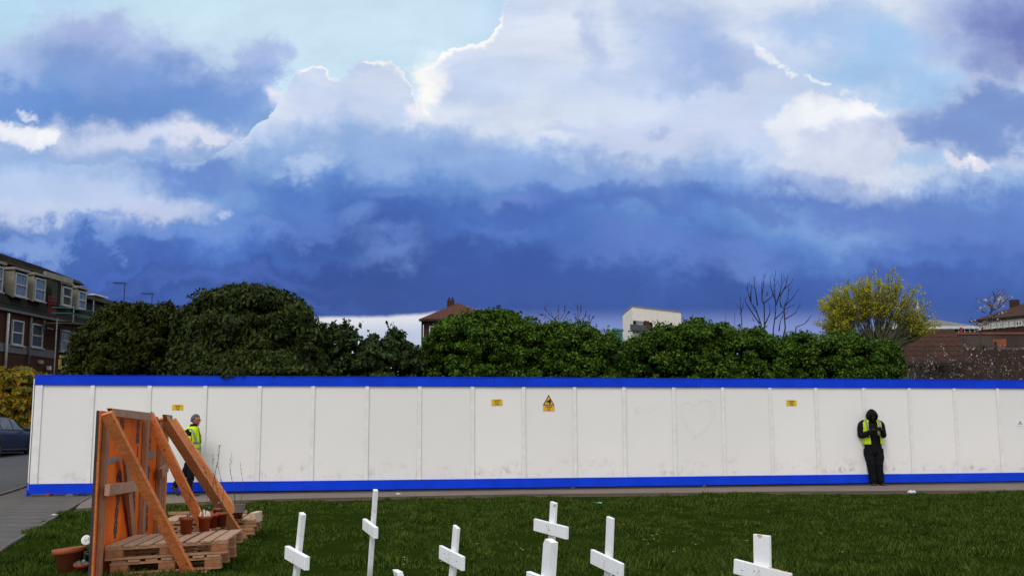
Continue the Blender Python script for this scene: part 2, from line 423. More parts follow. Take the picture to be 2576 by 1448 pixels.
# the rest of the sky: broken bright overcast
v3 = vec(dx, dy, dz * 1.5)
g = noise(v3, 2.2, 6, .55)
back = mixc(sstep(g, .35, .65), (1.22, 1.225, 1.23), (.84, .865, .92))
fm = sstep(dy, .16, .42) * (1 - sstep(dz, .62, .85))
allc = mixc(fm, back, front)
allc = mixc(sstep(dz, -.02, -.1), allc, (.12, .11, .09))
sky = nt.nodes.new('ShaderNodeTexSky'); sky.sky_type = 'NISHITA'; sky.sun_disc = False
sky.sun_elevation = SUN_EL; sky.sun_rotation = SUN_AZ
b1 = nt.nodes.new('ShaderNodeBackground'); b1.inputs[1].default_value = .1; nt.links.new(sky.outputs[0], b1.inputs[0])
b2 = nt.nodes.new('ShaderNodeBackground'); b2.inputs[1].default_value = 1.0; nt.links.new(allc.k, b2.inputs[0])
mx = nt.nodes.new('ShaderNodeMixShader'); nt.links.new(b1.outputs[0], mx.inputs[1]); nt.links.new(b2.outputs[0], mx.inputs[2])
mx.inputs[0].default_value = .96
wo = nt.nodes.new('ShaderNodeOutputWorld'); nt.links.new(mx.outputs[0], wo.inputs[0])
w.cycles.sampling_method = 'MANUAL'; w.cycles.sample_map_resolution = 512
sl = bpy.data.lights.new('sun', 'SUN'); sl.energy = 1.25; sl.angle = math.radians(18); sl.color = (1, .97, .92)
so = bpy.data.objects.new('sun', sl); col.objects.link(so)
sd = Vector((math.sin(SUN_AZ) * math.cos(SUN_EL), math.cos(SUN_AZ) * math.cos(SUN_EL), math.sin(SUN_EL)))
so.rotation_euler = sd.to_track_quat('Z', 'Y').to_euler(); so.location = sd * 50
vs_ = sc.view_settings; vs_.view_transform = 'Standard'; vs_.look = 'None'; vs_.gamma = 1; vs_.exposure = 0
# ---------------------------------------------------------------- ground
def gz(x, y):
    return .032 * min(max(y - 22, 0), 24) * min(max((-10.4 - x) / 3, 0), 1)
m_lawn = simple('lawn_soil', (.014, .026, .003), (.030, .028, .008), 3, 1, .0, .5, bd=.02, lo=.5, hi=.75)
xs = [-3000, -800, -300, -120] + [-80 + 4 * i for i in range(13)] + [-30 + 1 * i for i in range(61)] + [34, 40, 60, 120, 300, 800, 3000]
ys = [-3000, -600, -100, -20, -5] + [0 + 1 * i for i in range(60)] + [64, 70, 80, 120, 200, 400, 1000, 3500]
mb = MB(); mb.v = [(x, y, gz(x, y)) for y in ys for x in xs]
n = len(xs); mb.f = [(j * n + i, j * n + i + 1, (j + 1) * n + i + 1, (j + 1) * n + i) for j in range(len(ys) - 1) for i in range(n - 1)]
g = mb.build('ground', m_lawn); tag(g, kind='structure')

def sheet(name, outline, z, m, step=1.0):
    "flat sheet following the ground, from an outline"
    bm = bmesh.new(); vs = [bm.verts.new((p[0], p[1], 0)) for p in outline]; bm.faces.new(vs)
    x0 = min(p[0] for p in outline); x1 = max(p[0] for p in outline); y0 = min(p[1] for p in outline); y1 = max(p[1] for p in outline)
    for ax, a0, a1 in ((0, x0, x1), (1, y0, y1)):
        k = a0 + step
        while k < a1:
            co = [0, 0, 0]; no = [0, 0, 0]; co[ax] = k; no[ax] = 1
            bmesh.ops.bisect_plane(bm, geom=bm.verts[:] + bm.edges[:] + bm.faces[:], plane_co=co, plane_no=no)
            k += step
    for v in bm.verts: v.co.z = gz(v.co.x, v.co.y) + z
    bmesh.ops.recalc_face_normals(bm, faces=bm.faces)
    me = bpy.data.meshes.new(name); bm.to_mesh(me); bm.free()
    if me.polygons and me.polygons[0].normal.z < 0: me.flip_normals()
    me.materials.append(m); o = bpy.data.objects.new(name, me); col.objects.link(o)
    return tag(o, kind='structure')

HA = ground(80, 1242, .06); HB = ground(2576, 1209, .06)
hd = (HB - HA); hd.z = 0; HL = hd.length; hd.normalize(); hn = Vector((hd.y, -hd.x, 0))     # towards the viewer
def hp(s, off=0, z=0): p = HA + hd * s + hn * off; return Vector((p.x, p.y, z))

# asphalt footpath
m_path, b = new_mat('path_asphalt', .9, .2); co = worldco()
sp = noise(co, 160, 3, .7); lg = noise(co, .9, 5, .6); x_, y_, z_ = sepv(co)
st = noise(vec(x_ * .7, y_ * 2.2, 0), 1.6, 4, .6)
cc = mixc(sstep(sp, .3, .7), (.150, .112, .090), (.205, .158, .130)); cc = mixc(sstep(lg, .42, .7) * .6, cc, (.125, .108, .10))
cc = mixc(sstep(st, .62, .72) * .6, cc, (.06, .052, .048)); cc = mixc((1 - sstep(noise(co, 2.1, 5), .3, .4)) * .35, cc, (.26, .24, .21))
setc(b, cc); bump(b, sp, .4, .004)
m_dirt = simple('dirt', (.075, .052, .038), (.05, .045, .022), 5, .95, .1, .6, bd=.02)
edge_px = [(190, 1287), (300, 1279), (470, 1271), (700, 1262), (1000, 1256), (1300, 1250), (1650, 1247), (2000, 1243), (2576, 1240), (3100, 1238)]
GE = [ground(x, y) for x, y in edge_px]           # where the turf starts
PE = [ground(x, y - 7) for x, y in edge_px]
sheet('dirt_strip', [(p.x, p.y - .12) for p in GE] + [tuple(hp(26, -.2)[:2]), tuple(hp(1.2, -.2)[:2])], .004, m_dirt)
sheet('footpath', [(p.x, p.y) for p in PE] + [tuple(hp(26, -.6)[:2]), tuple(hp(1.0, -.6)[:2])], .009, m_path)
# slab pavement left
m_slab, b = new_mat('paving_slabs', .85, .25); co = worldco()
mp = S.nt.nodes.new('ShaderNodeMapping'); mp.inputs['Rotation'].default_value = (0, 0, .28); S.nt.links.new(co.k, mp.inputs[0])
bt = S.nt.nodes.new('ShaderNodeTexBrick'); S.nt.links.new(mp.outputs[0], bt.inputs[0])
bt.inputs['Scale'].default_value = 1; bt.inputs['Brick Width'].default_value = .9; bt.inputs['Row Height'].default_value = .6; bt.inputs['Mortar Size'].default_value = .022
bt.inputs['Color1'].default_value = (.078, .070, .064, 1); bt.inputs['Color2'].default_value = (.105, .088, .078, 1); bt.inputs['Mortar'].default_value = (.014, .014, .008, 1)
nn = noise(co, 1.4, 5, .6); n9 = noise(co, 90, 3)
cc = mixc(sstep(nn, .4, .7) * .55, S(bt.outputs[0]), (.062, .062, .060)); cc = mixc(sstep(n9, .4, .7) * .25, cc, (.13, .12, .11)); setc(b, cc)
bump(b, S(bt.outputs['Fac']) * -1 + n9 * .2, .6, .008)
E1, E2, E3 = ground(232, 1247), ground(148, 1296), ground(20, 1373)
K1, K2 = ground(0, 1246), ground(75, 1226)
kd = (K2 - K1).normalized()
sheet('pavement', [(-3.9, 6.6), (E3.x, E3.y), (E2.x, E2.y), (E1.x, E1.y), (E1.x - .25, E1.y + 1.2), (E1.x - .9, E1.y + 4), tuple((K1 + kd * 22 + Vector((2.2, 0, 0)))[:2]), tuple((K1 + kd * 22)[:2]), tuple(K1[:2]), tuple((K1 - kd * 15)[:2])], .014, m_slab)
m_road, b = new_mat('road_asphalt', .85, .25); co = worldco()
a1 = noise(co, .35, 4, .6); a2 = noise(co, 120, 3, .7)
cc = mixc(sstep(a2, .3, .7), (.055, .052, .05), (.085, .08, .078)); cc = mixc(sstep(a1, .4, .65) * .6, cc, (.058, .055, .064)); setc(b, cc); bump(b, a2, .4, .004)
sheet('road', [tuple((K1 - kd * 15)[:2]), tuple((K1 + kd * 26)[:2]), (-19, 52), (-60, 52), (-60, 0)], .006, m_road)
# patch of newer tarmac in the road
m_patch = simple('patch_asphalt', (.05, .048, .058), (.066, .062, .07), 40, .8, .3)
pp = [at(-60, 1170, 30.), at(86, 1166, 30.), at(86, 1195, 27), at(-60, 1203, 26.)]
sheet('road_patch', [(p.x, p.y) for p in (ground(-160, 1182), ground(90, 1172), ground(90, 1196), ground(-160, 1208))], .010, m_patch)
# kerbs
m_kerb = simple('kerb_stone', (.13, .12, .105), (.085, .08, .07), 6, .85, .2)
def strip(name, pts, wd, z0, z1, m):
    mb = MB()
    for a, b_ in zip(pts, pts[1:]):
        d = (b_ - a); L = d.length; d.normalize(); k = max(1, int(L / .9))
        for i in range(k):
            p = a + d * (L * (i + .5) / k); mb.box((p.x, p.y, gz(p.x, p.y) + (z0 + z1) / 2), (L / k - .008, wd, z1 - z0), (d, Vector((-d.y, d.x, 0)), Vector((0, 0, 1))), .006)
    return tag(mb.build(name, m), kind='structure')
strip('kerb', [K1 - kd * 14, K1 + kd * 24], .13, -.08, .05, m_kerb)
strip('path_edging', [Vector((-3.9, 6.6, 0)), E3, E2, E1, Vector((E1.x - .25, E1.y + 1.2, 0))], .05, -.08, .03, m_kerb)

# turf blades
def vn(x, y, s, seed):
    r = np.random.RandomState(seed); v = np.zeros_like(x)
    for i in range(7):
        a = r.uniform(0, 2 * PI); f = s * r.uniform(.5, 1.8); v += np.sin((x * math.cos(a) + y * math.sin(a)) * f + r.uniform(0, 6.28))
    return v / 3.0
gx = np.array([p.x for p in GE]); gy = np.array([p.y for p in GE])
ex = np.array([-3.9, E3.x, E2.x, E1.x]); ey = np.array([6.6, E3.y, E2.y, E1.y])
def turf(n, seed):
    r = np.random.RandomState(seed)
    y = 6.4 + (25 - 6.4) * r.rand(n) ** .9; x = (r.rand(n) * 2 - 1) * (.62 * y + 1.2)
    lim = np.interp(x, gx, gy) + vn(x, y, 4, 5) * .09 + vn(x, y, 14, 6) * .05
    lft = np.interp(y, ey, ex) + vn(x, y, 6, 8) * .08 + .03
    bare = (vn(x, y, 1.7, 31) > 1.5) & (r.rand(n) < .3) & (y > 15)
    dirt = (np.hypot((x + 5.6) / 1.3, (y - 12.4) / .5) < 1) & (r.rand(n) < .8)
    k = (y < lim) & (x > lft) & ~bare & ~dirt
    return x[k], y[k], r
x, y, r = turf(760000, 3)
N = len(x)
clump = vn(x, y, 2.2, 12) + vn(x, y, 7, 13) * .9 + vn(x, y, 16, 14) * .6
h = (.029 + .016 * np.clip(clump, -1.4, 2.2)) * (.6 + .8 * r.rand(N)) * (1 + .25 * np.clip(vn(x, y, .8, 4), 0, 1))
wd = (.0028 + .00042 * y) * (.7 + .6 * r.rand(N))
az = r.rand(N) * 2 * PI; ln = (.25 + .9 * r.rand(N)) * h
lean = vn(x, y, 3, 21) * 1.4 + az
zb = .012 * np.clip(clump, -1, 2)
p = np.stack([x, y, zb - .012], 1)
sd = np.stack([np.cos(az), np.sin(az), np.zeros(N)], 1) * wd[:, None]
tp = p + np.stack([np.cos(lean) * ln, np.sin(lean) * ln, h + .012], 1)
V = np.stack([p - sd, p + sd, tp], 1).reshape(-1, 3)
m_grass = leafmat('grass_blades', [(.010, .024, .002), (.021, .046, .004), (.042, .080, .008), (.070, .112, .015), (.14, .16, .04)], .25, .8, .03, 1.9, 1.5)
tag(big_mesh('grass', V, 3, m_grass), 'short uneven dark green mown grass in front of the path', 'grass', kind='stuff')
# ---------------------------------------------------------------- hoarding
ZT = 2.51
m_white, b = new_mat('white_board', .5, .35); co = objco(); x_, y_, z_ = sepv(co)
fine = noise(vec(x_, y_, z_ * 3), 30, 4); blot = noise(vec(x_ * 1.0, y_ * 1.0, z_ * 1.4), 1.5, 5, .6); bl2 = noise(vec(x_, y_, z_ * .8), 6.5, 8, .7)
low = (1 - sstep(z_, .32, .78)) * sstep(z_, .27, .36)
stn = low * sstep(blot, .44, .68) * sstep(bl2, .42, .62)
c0 = mixc(sstep(noise(co, .8, 4), .35, .7) * .4, (.80, .785, .765), (.745, .735, .72))
c0 = mixc(stn * .80, c0, (.40, .29, .23)); c0 = mixc(sstep(noise(vec(x_, y_, z_ * .15), 26, 3), .62, .8) * .10, c0, (.5, .48, .45))
c0 = mixc((1 - sstep(z_, .27, .9)) * sstep(noise(co, 40, 3), .60, .72) * .4, c0, (.40, .33, .28))
oi_ = S.nt.nodes.new('ShaderNodeObjectInfo'); hv_ = S.nt.nodes.new('ShaderNodeHueSaturation'); S.nt.links.new(c0.k, hv_.inputs['Color']); q_ = S(oi_.outputs['Random']) * .06 + .965; S.nt.links.new(q_.k, hv_.inputs['Value']); c0 = S(hv_.outputs[0])
setc(b, c0); bump(b, fine, .10, .002)
m_strip = simple('white_strip', (.80, .79, .77), (.72, .71, .69), 5, .45, .4, .05)
m_blue, b = new_mat('blue_band', .55, .12); co = objco()
c0 = mixc(sstep(noise(co, 2.2, 6), .35, .7), (.002, .040, .60), (.003, .050, .70)); c0 = mixc(sstep(noise(co, 18, 6, .7), .66, .78) * .35, c0, (.03, .05, .22)); setc(b, c0)
m_dark = simple('dark_underside', (.012, .012, .012), (.02, .018, .016), 4, .95, .1)
m_brick1 = simple('packing_brick', (.20, .07, .035), (.13, .05, .03), 12, .9, .2)
post_px = [100, 235, 378, 518, 655, 789, 925, 1057, 1190, 1318, 1446, 1570, 1695, 1818, 1937, 2052, 2172, 2287, 2400, 2509]
def hs_at(x, z=ZT - .25, y=970):
    q = on_plane(x, y, HA, hn); return (q - HA).dot(hd)
ps = [hs_at(x) for x in post_px]; step = (ps[-1] - ps[0]) / (len(ps) - 1)
ps = [p_ + .0 for p_ in ps] + [ps[-1] + step * k for k in range(1, 5)]
H = empty('hoarding', hp(0), 0, 'long white panelled site hoarding with blue bands top and bottom', 'hoarding')
s0, s1 = ps[0] - .10, ps[-1] + .3
wax = (hd, hn, Vector((0, 0, 1)))
bounds = [s0 + .05] + ps[1:] + []
for i, (a, b_) in enumerate(zip([ps[0]] + ps[1:], ps[1:])):
    lean = R.uniform(-.004, .004)
    mb = MB(); mb.box(hp((a + b_) / 2, -.022 + lean, 1.285), (b_ - a - .004, .018, 2.42), wax); mb.build('panel', m_white, H)
for i, a in enumerate(ps):
    mb = MB(); mb.box(hp(a - .01, .004, 1.283), (.085 if i else .15, .026, 2.05), wax, .004); mb.build('cover_strip', m_strip, H)
for nm, z, hh, off in (('top_band', ZT - .10, .20, .010), ('bottom_band', .165, .205, .012)):
    k = s0
    while k < s1 - .1:
        e = min(k + 4.88, s1)
        mb = MB(); mb.box(hp((k + e) / 2, off + R.uniform(0, .004), z + R.uniform(-.002, .002)), (e - k - .003, .03, hh), wax, .003); mb.build(nm, m_blue, H)
        k = e
mb = MB(); mb.box(hp((s0 + s1) / 2, -.03, ZT + .005), (s1 - s0, .13, .012), wax); mb.build('top_capping', m_blue, H)
# end return and props behind
mb = MB(); mb.box(hp(s0 - .012, -.06, 1.29), (.02, .16, 2.3), wax); mb.build('end_board', m_white, H)
mb = MB(); mb.prism([hp(s0 - .03, .03, .30), hp(s0 - .03, .03, .02), hp(s0 - .03, -.55, .06), hp(s0 - .03, -.55, .12)], hd * .02); mb.build('end_foot', m_blue, H)
for k in range(0, 12):
    s = ps[0] + .4 + k * 2 * step
    if s > s1 - .3: break
    pst = MB(); pst.box(hp(s, -.09, 1.25), (.1, .1, 2.36), wax, .004); o = pst.build('post', simple('rough_post', (.22, .15, .09), (.15, .10, .06), 6) if k == 0 else o.data.materials[0], H)
    pr = MB(); pr.beam(hp(s, -.14, 1.7), hp(s, -1.3, .05), .09, .045, hd, .003); pr.build('prop', o.data.materials[0], H)
mb = MB(); mb.box(hp((s0 + s1) / 2, -.075, .8), (s1 - s0 - .4, .05, .1), wax); mb.box(hp((s0 + s1) / 2, -.075, 1.9), (s1 - s0 - .4, .05, .1), wax); mb.build('rear_rail', o.data.materials[0], H)
p = ground(116, 1250); mb = MB(); mb.box((p.x, p.y + .12, .035), (.10, .2, .075), None, .006)
tag(mb.build('packing_brick', m_brick1), 'reddish brick wedged under the left end of the hoarding', 'brick')
def rock(nm, px, py, r, m, z=0, flat=.5, seed=0):
    rr = random.Random(seed); p = ground(px, py, z); mb = MB(); mb.ell((p.x, p.y, z + r * flat * .7), (r, r * .8, r * flat), 8, 5)
    mb.v = [tuple(Vector(v) + Vector((rr.uniform(-1, 1), rr.uniform(-1, 1), rr.uniform(-1, 1))) * r * .18) for v in mb.v]
    return mb.build(nm, m)
m_stone = simple('pale_stone', (.55, .53, .48), (.35, .34, .31), 15, .9)
m_gst = simple('grey_stone', (.14, .14, .14), (.07, .07, .07), 15, .9)
tag(rock('stone', 1002, 1244, .05, m_stone, seed=1), 'pale stone under the hoarding edge, left of the tallest cross', 'stone')
tag(rock('stone', 1442, 1229, .05, m_stone, seed=2), 'white pebble at the hoarding foot below the warning triangle', 'stone')
tag(rock('stone', 1772, 1224, .045, m_stone, seed=3), 'white pebble on the path edge below the drawn heart', 'stone')
tag(rock('stone', 175, 1249, .10, m_gst, seed=4, flat=.35), 'flat grey stone in the gap under the hoarding near its left end', 'stone')
tag(rock('stone', 206, 1247, .08, m_gst, seed=5, flat=.5), 'dark rounded stone under the hoarding beside the flat grey one', 'stone')

# ---------------------------------------------------------------- signs
m_yel = simple('sign_yellow', (.72, .47, .012), (.66, .42, .01), 6, .4, .4, 0)
m_org = simple('sign_amber', (.78, .40, .006), (.70, .35, .006), 6, .4, .4, 0)
m_blk = simple('sign_black', (.02, .012, .008), (.03, .02, .012), 6, .5, .3, 0)
m_brn = simple('sign_brown_ink', (.12, .045, .006), (.10, .04, .006), 6, .5, .3, 0)
FH = Matrix((( hd.x, 0, hn.x), (hd.y, 0, hn.y), (0, 1, 0)))
def text(s_, size, loc, m, parent, name='lettering', rot=None, ext=.0006, bold=.0, ax='CENTER'):
    cu = bpy.data.curves.new(name, 'FONT'); cu.body = s_; cu.size = size; cu.extrude = ext; cu.align_x = ax; cu.align_y = 'CENTER'; cu.offset = bold; cu.resolution_u = 3
    t = bpy.data.objects.new(name, cu); col.objects.link(t)
    dg = bpy.context.evaluated_depsgraph_get(); me = bpy.data.meshes.new_from_object(t.evaluated_get(dg)); bpy.data.objects.remove(t)
    mt = (rot or FH).to_4x4(); mt.translation = Vector(loc); me.transform(mt); me.materials.clear(); me.materials.append(m)
    o = bpy.data.objects.new(name, me); col.objects.link(o)
    if parent: o.parent = parent; o.matrix_parent_inverse = pinv(parent)
    return o
def zs_at(x, y):
    q = on_plane(x, y, HA, hn); return (q - HA).dot(hd), q.z
def sign(x0, y0, x1, y1, tilt, label, lines):
    s, z = zs_at((x0 + x1) / 2, (y0 + y1) / 2); sa, _ = zs_at(x0, y0); sb, _ = zs_at(x1, y0); _, za = zs_at(x0, y0); _, zb = zs_at(x0, y1)
    wd, ht = sb - sa, za - zb
    e = empty('warning_sign', hp(s, -.008, z), 0, label, 'sign', 'small yellow caution signs')
    ct, st_ = math.cos(tilt), math.sin(tilt)
    ax = (hd * ct + Vector((0, 0, 1)) * st_, hn, Vector((0, 0, 1)) * ct - hd * st_)
    mb = MB(); mb.box(hp(s, -.009, z), (wd, .005, ht), ax, .001); mb.build('plate', m_yel, e)
    rot = FH @ Matrix.Rotation(tilt, 3, 'Z')
    for i, (t, sz) in enumerate(lines):
        off = (.31 - i * .31) * ht
        c = hp(s, -.0055, z) + ax[2] * off
        text(t, sz * ht, c, m_brn, e, 'lettering', rot, bold=.0012)
L3 = (('Caution', .34), ('Guard', .29), ('Dogs', .29))
sign(433, 1017, 461, 1031, 0, 'yellow caution sign nearest the walking man, left of him', L3)
sign(1237, 1003.5, 1264, 1019, .03, 'yellow caution sign in the panel left of the warning triangle', L3)
sign(1979, 1005.5, 2004, 1020, 0, 'yellow caution sign left of the man in the black hood', L3)
s, z = zs_at(1380.5, 1013); sa, zt = zs_at(1366, 992); sb, zb = zs_at(1395, 1033); _, zm = zs_at(1380, 1018.5)
e = empty('warning_sign', hp(s, -.008, z), 0, 'yellow warning triangle with a black dog head above a caution plate', 'sign')
mb = MB(); mb.prism([hp(sa - .002, -.011, zm), hp(sb + .002, -.011, zm), hp(s, -.011, zt)], hn * .004); mb.build('triangle_border', m_blk, e)
mb = MB(); k = .028; mb.prism([hp(sa + k, -.0068, zm + k * .55), hp(sb - k, -.0068, zm + k * .55), hp(s, -.0068, zt - k * 1.3)], hn * .0015); mb.build('triangle_face', m_org, e)
dog = [(-.062, .006), (-.05, -.010), (-.02, -.018), (.002, -.022), (.012, -.050), (.034, -.062), (.040, -.036), (.058, -.012), (.050, .010), (.040, .050), (.022, .044), (.014, .060), (.004, .036), (-.014, .022), (-.04, .016)]
zc = zm + (zt - zm) * .34
mb = MB(); mb.prism([hp(s + a, -.0050, zc + q) for a, q in dog], hn * .0012); mb.build('dog_head', m_blk, e)
mb = MB(); mb.box(hp(s + .002, -.009, (zm + zb) / 2 - .006), (sb - sa, .005, zm - zb - .008), wax, .001); mb.build('plate', m_org, e)
hh = zm - zb
text('Caution', .36 * hh, hp(s, -.0055, zb + hh * .76), m_brn, e, bold=.002); text('Guard', .24 * hh, hp(s, -.0055, zb + hh * .44), m_brn, e, bold=.001); text('dogs', .24 * hh, hp(s, -.0055, zb + hh * .17), m_brn, e, bold=.001)
# pale backing sheets round two of the signs and a small label at the right
m_pap = simple('paper', (.82, .82, .82), (.78, .78, .78), 5, .6, .2, 0); m_gry = simple('grey_print', (.18, .2, .22), None, 5); m_redp = simple('red_print', (.62, .18, .08), None, 5)
s, z = zs_at(2567, 1066); e = empty('site_notice', hp(s, -.009, z), 0, 'small white notice with grey and orange print on the rightmost panel', 'notice')
mb = MB(); mb.box(hp(s, -.0105, z), (.20, .002, .17), wax); mb.build('sheet', m_pap, e)
mb = MB(); mb.prism([hp(s - .045, -.0093, z + .018), hp(s + .055, -.0093, z + .018), hp(s + .03, -.0093, z + .04), hp(s + .012, -.0093, z + .075), hp(s - .01, -.0093, z + .075), hp(s - .015, -.0093, z + .045)], hn * .0006); mb.build('emblem', m_gry, e)
mb = MB(); mb.box(hp(s, -.009, z - .005), (.15, .001, .016), wax); mb.build('emblem_bar', m_redp, e)
mb = MB(); mb.box(hp(s - .01, -.009, z - .05), (.17, .001, .008), wax); mb.build('small_print', m_gry, e)
# pencil graffiti
m_pen = simple('pencil', (.64, .63, .62), (.70, .69, .68), 30, .8, .2, 0)
def stroke(px, wd=.007):
    mb = MB(); q = [zs_at(*p_) for p_ in px]; pts = []
    for i in range(len(q) - 1):
        p0 = q[max(i - 1, 0)]; p1 = q[i]; p2 = q[i + 1]; p3 = q[min(i + 2, len(q) - 1)]
        for t in (0, .25, .5, .75):
            pts.append(tuple(.5 * (2 * p1[k] + (p2[k] - p0[k]) * t + (2 * p0[k] - 5 * p1[k] + 4 * p2[k] - p3[k]) * t * t + (3 * p1[k] - p0[k] - 3 * p2[k] + p3[k]) * t ** 3) for k in (0, 1)))
    pts.append(q[-1])
    for (a, c), (a2, c2) in zip(pts, pts[1:]):
        d = Vector((a2 - a, c2 - c)); 
        if d.length < 1e-5: continue
        nn_ = Vector((-d.y, d.x)).normalized() * wd / 2
        mb.add([hp(a + nn_.x, -.0085, c + nn_.y), hp(a - nn_.x, -.0085, c - nn_.y), hp(a2 - nn_.x, -.0085, c2 - nn_.y), hp(a2 + nn_.x, -.0085, c2 + nn_.y)], [(0, 1, 2, 3)])
    return mb
K_ = 340 / 2576
def zp(x, y): return ((1960 + x * K_) / 1.2609, (1260 + y * K_) / 1.2609)
mb = MB()
for q in ([(1850, 360), (1810, 240), (1750, 150), (1680, 120), (1590, 160), (1540, 260), (1550, 430), (1630, 620), (1740, 830), (1850, 950), (1790, 1020)],
          [(1820, 925), (1855, 945), (2000, 860), (2140, 740), (2260, 560), (2320, 400), (2320, 260), (2270, 130), (2190, 80), (2080, 65), (1960, 110), (1900, 200)]):
    t = stroke([zp(*k) for k in q]); mb.add(t.v, t.f)
tag(mb.build('graffiti_heart', m_pen), 'faint pencilled heart drawn on the hoarding', 'graffiti')
e = empty('graffiti_writing', hp(zs_at(1625, 1030)[0], 0, 1.6), 0, 'faint scribbled writing on the panel left of the heart', 'graffiti')
for q in ([(400, 330), (420, 290), (470, 255), (520, 245)], [(465, 310), (480, 355), (455, 415)], [(480, 360), (530, 350)], [(655, 310), (690, 350)], [(730, 330), (775, 335), (780, 315)], [(845, 225), (870, 235), (890, 290), (900, 300)]):
    stroke([zp(*k) for k in q], .008).build('pencil_stroke', m_pen, e)
# ---------------------------------------------------------------- white crosses
m_cw, b = new_mat('white_paint_wood', .6, .3); co = objco(); x_, y_, z_ = sepv(co)
gr = noise(vec(x_ * 3, y_ * 3, z_ * .8), 30, 5); c0 = mixc(sstep(gr, .35, .7) * .5, (.86, .865, .89), (.76, .765, .79))
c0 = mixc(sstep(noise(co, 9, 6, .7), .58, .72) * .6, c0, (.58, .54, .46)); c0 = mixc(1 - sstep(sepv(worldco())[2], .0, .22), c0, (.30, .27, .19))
vo = S.nt.nodes.new('ShaderNodeTexVoronoi'); vo.inputs['Scale'].default_value = 11; S.nt.links.new(co.k, vo.inputs['Vector'])
c0 = mixc((1 - sstep(S(vo.outputs['Distance']), .04, .07)) * .8, c0, (.20, .19, .18))
setc(b, c0); bump(b, gr, .3, .003)
m_raw = simple('bare_wood_chip', (.42, .20, .09), (.62, .45, .32), 20, .8, .2)
m_nail = simple('nail_head', (.08, .08, .08), (.05, .04, .03), 9, .5, .4)
def cross(bl, br, Ym, dY, bh, top, low, pw, label, thick=.022, nails=(), nib=0, chip=None, shoulder=0):
    """bl, br: upper corners of the bar; top, low: two points of the post centre line"""
    a = at(bl[0], bl[1], Ym + dY / 2); c = at(br[0], br[1], Ym - dY / 2)
    d = c - a; L = d.length; d.normalize(); dh = Vector((d.x, d.y, 0)).normalized(); n = Vector((dh.y, -dh.x, 0))
    if n.dot(Vector((0, -1, 0))) < 0: n = -n
    upb = n.cross(d).normalized()
    if upb.z < 0: upb = -upb
    pm = (a + c) / 2
    t = on_plane(top[0], top[1], pm - n * thick, n); l = on_plane(low[0], low[1], pm - n * thick, n)
    pd = (t - l).normalized(); base = l - pd * ((l.z + .12) / pd.z)
    e = empty('wooden_cross', (base.x, base.y, 0), 0, label, 'cross', 'white wooden crosses on the grass')
    pl = (t - base).length; sdv = n.cross(pd).normalized()
    if shoulder:
        hw = pw / 2; o0 = base - n * (thick / 2); mb = MB()
        pr = [(-hw, 0), (hw, 0), (hw, pl), (-hw + .022, pl + .004), (-hw, pl - .03)]
        s2 = sdv if sdv.dot(Vector((1, 0, 0))) > 0 else -sdv
        mb.prism([o0 + s2 * q + pd * k for q, k in pr], n * (thick * 1.4)); mb.build('post', m_cw, e, loc=base)
    else:
        mb = MB(); mb.box((base + t) / 2 , (pl, pw, thick), (pd, sdv, n), .003); mb.build('post', m_cw, e, loc=base)
    mb = MB(); mb.box(pm - upb * (bh / 2) + n * .004, (L, bh, thick), (d, upb, n), .003); mb.build('crossbar', m_cw, e, loc=pm)
    if nails:
        for u, v in nails:
            q = a + d * (u * L) - upb * (v * bh) + n * (thick / 2 + .004)
            mb = MB(); mb.lathe(q, [(0, .001), (.0045, .001), (.0045, -.002)], 8, n); mb.build('nail', m_nail, e)
    if chip == 'top':
        s2 = sdv if sdv.dot(Vector((1, 0, 0))) > 0 else -sdv
        q = t - s2 * .008 + n * (thick / 2 + .0005); mb = MB()
        mb.prism([q - s2 * .022 + pd * .0005, q + s2 * .024 + pd * .0005, q + s2 * .012 - pd * .016, q - s2 * .004 - pd * .02, q - s2 * .016 - pd * .010], n * .0012); mb.build('chipped_paint', m_raw, e)
        q = a + d * (L * .80) + upb * .0005 + n * .004; mb = MB()
        mb.box(q, (L * .36, .0015, thick * .8), (d, upb, n)); mb.build('chipped_paint', m_raw, e)
    if chip == 'corner':
        s2 = sdv if sdv.dot(Vector((1, 0, 0))) > 0 else -sdv
        q = t + s2 * (pw / 2 - .006) - pd * .018 + n * (thick / 2); mb = MB(); mb.ell(q, (.012, .008, .010), 7, 5); mb.build('chipped_paint', m_raw, e)
    return e
cross((724, 1371), (775, 1399), 7.9, .42, .098, (761.5, 1290), (745, 1448), .060, 'white wooden cross leftmost of the row, nearest the pallets', .038, ((.3, .6),))
cross((918.5, 1303), (948, 1325.5), 8.5, .42, .088, (945, 1231), (930, 1448), .045, 'tallest white cross, with a slim post that reaches up to the blue band', .035)
cross((1110, 1370), (1168, 1399), 7.6, .42, .098, (1149, 1323), (1138, 1448), .085, 'white cross with a nail-dotted slanting bar, right of the leaning stump of a post', .026, ((.25, .4), (.42, .3), (.36, .7), (.78, .5)))
cross((1347, 1303), (1429, 1324), 8.0, .40, .092, (1393.5, 1262), (1388, 1360), .072, 'farther white cross that rises directly behind a broad post', .026, ((.42, .3), (.5, .62)), chip='corner')
cross((1491, 1380), (1568, 1416), 7.2, .42, .098, (1536, 1300), (1530, 1448), .078, 'white cross with a clean unmarked bar, second from the right', .026, ((.9, .7),))
cross((1850, 1404), (1992, 1441), 6.8, .36, .095, (1917, 1344), (1919, 1448), .128, 'rightmost white cross, its broad post chipped orange at the top', .026, ((.16, .62), (.38, .45), (.46, .9)), chip='top')
cross((1331, 1435), (1415, 1468), 6.6, .40, .095, (1388, 1358), (1382, 1448), .105, 'nearer white cross with the broad clipped-corner post, its bar cut by the photo edge', .034, shoulder=1)
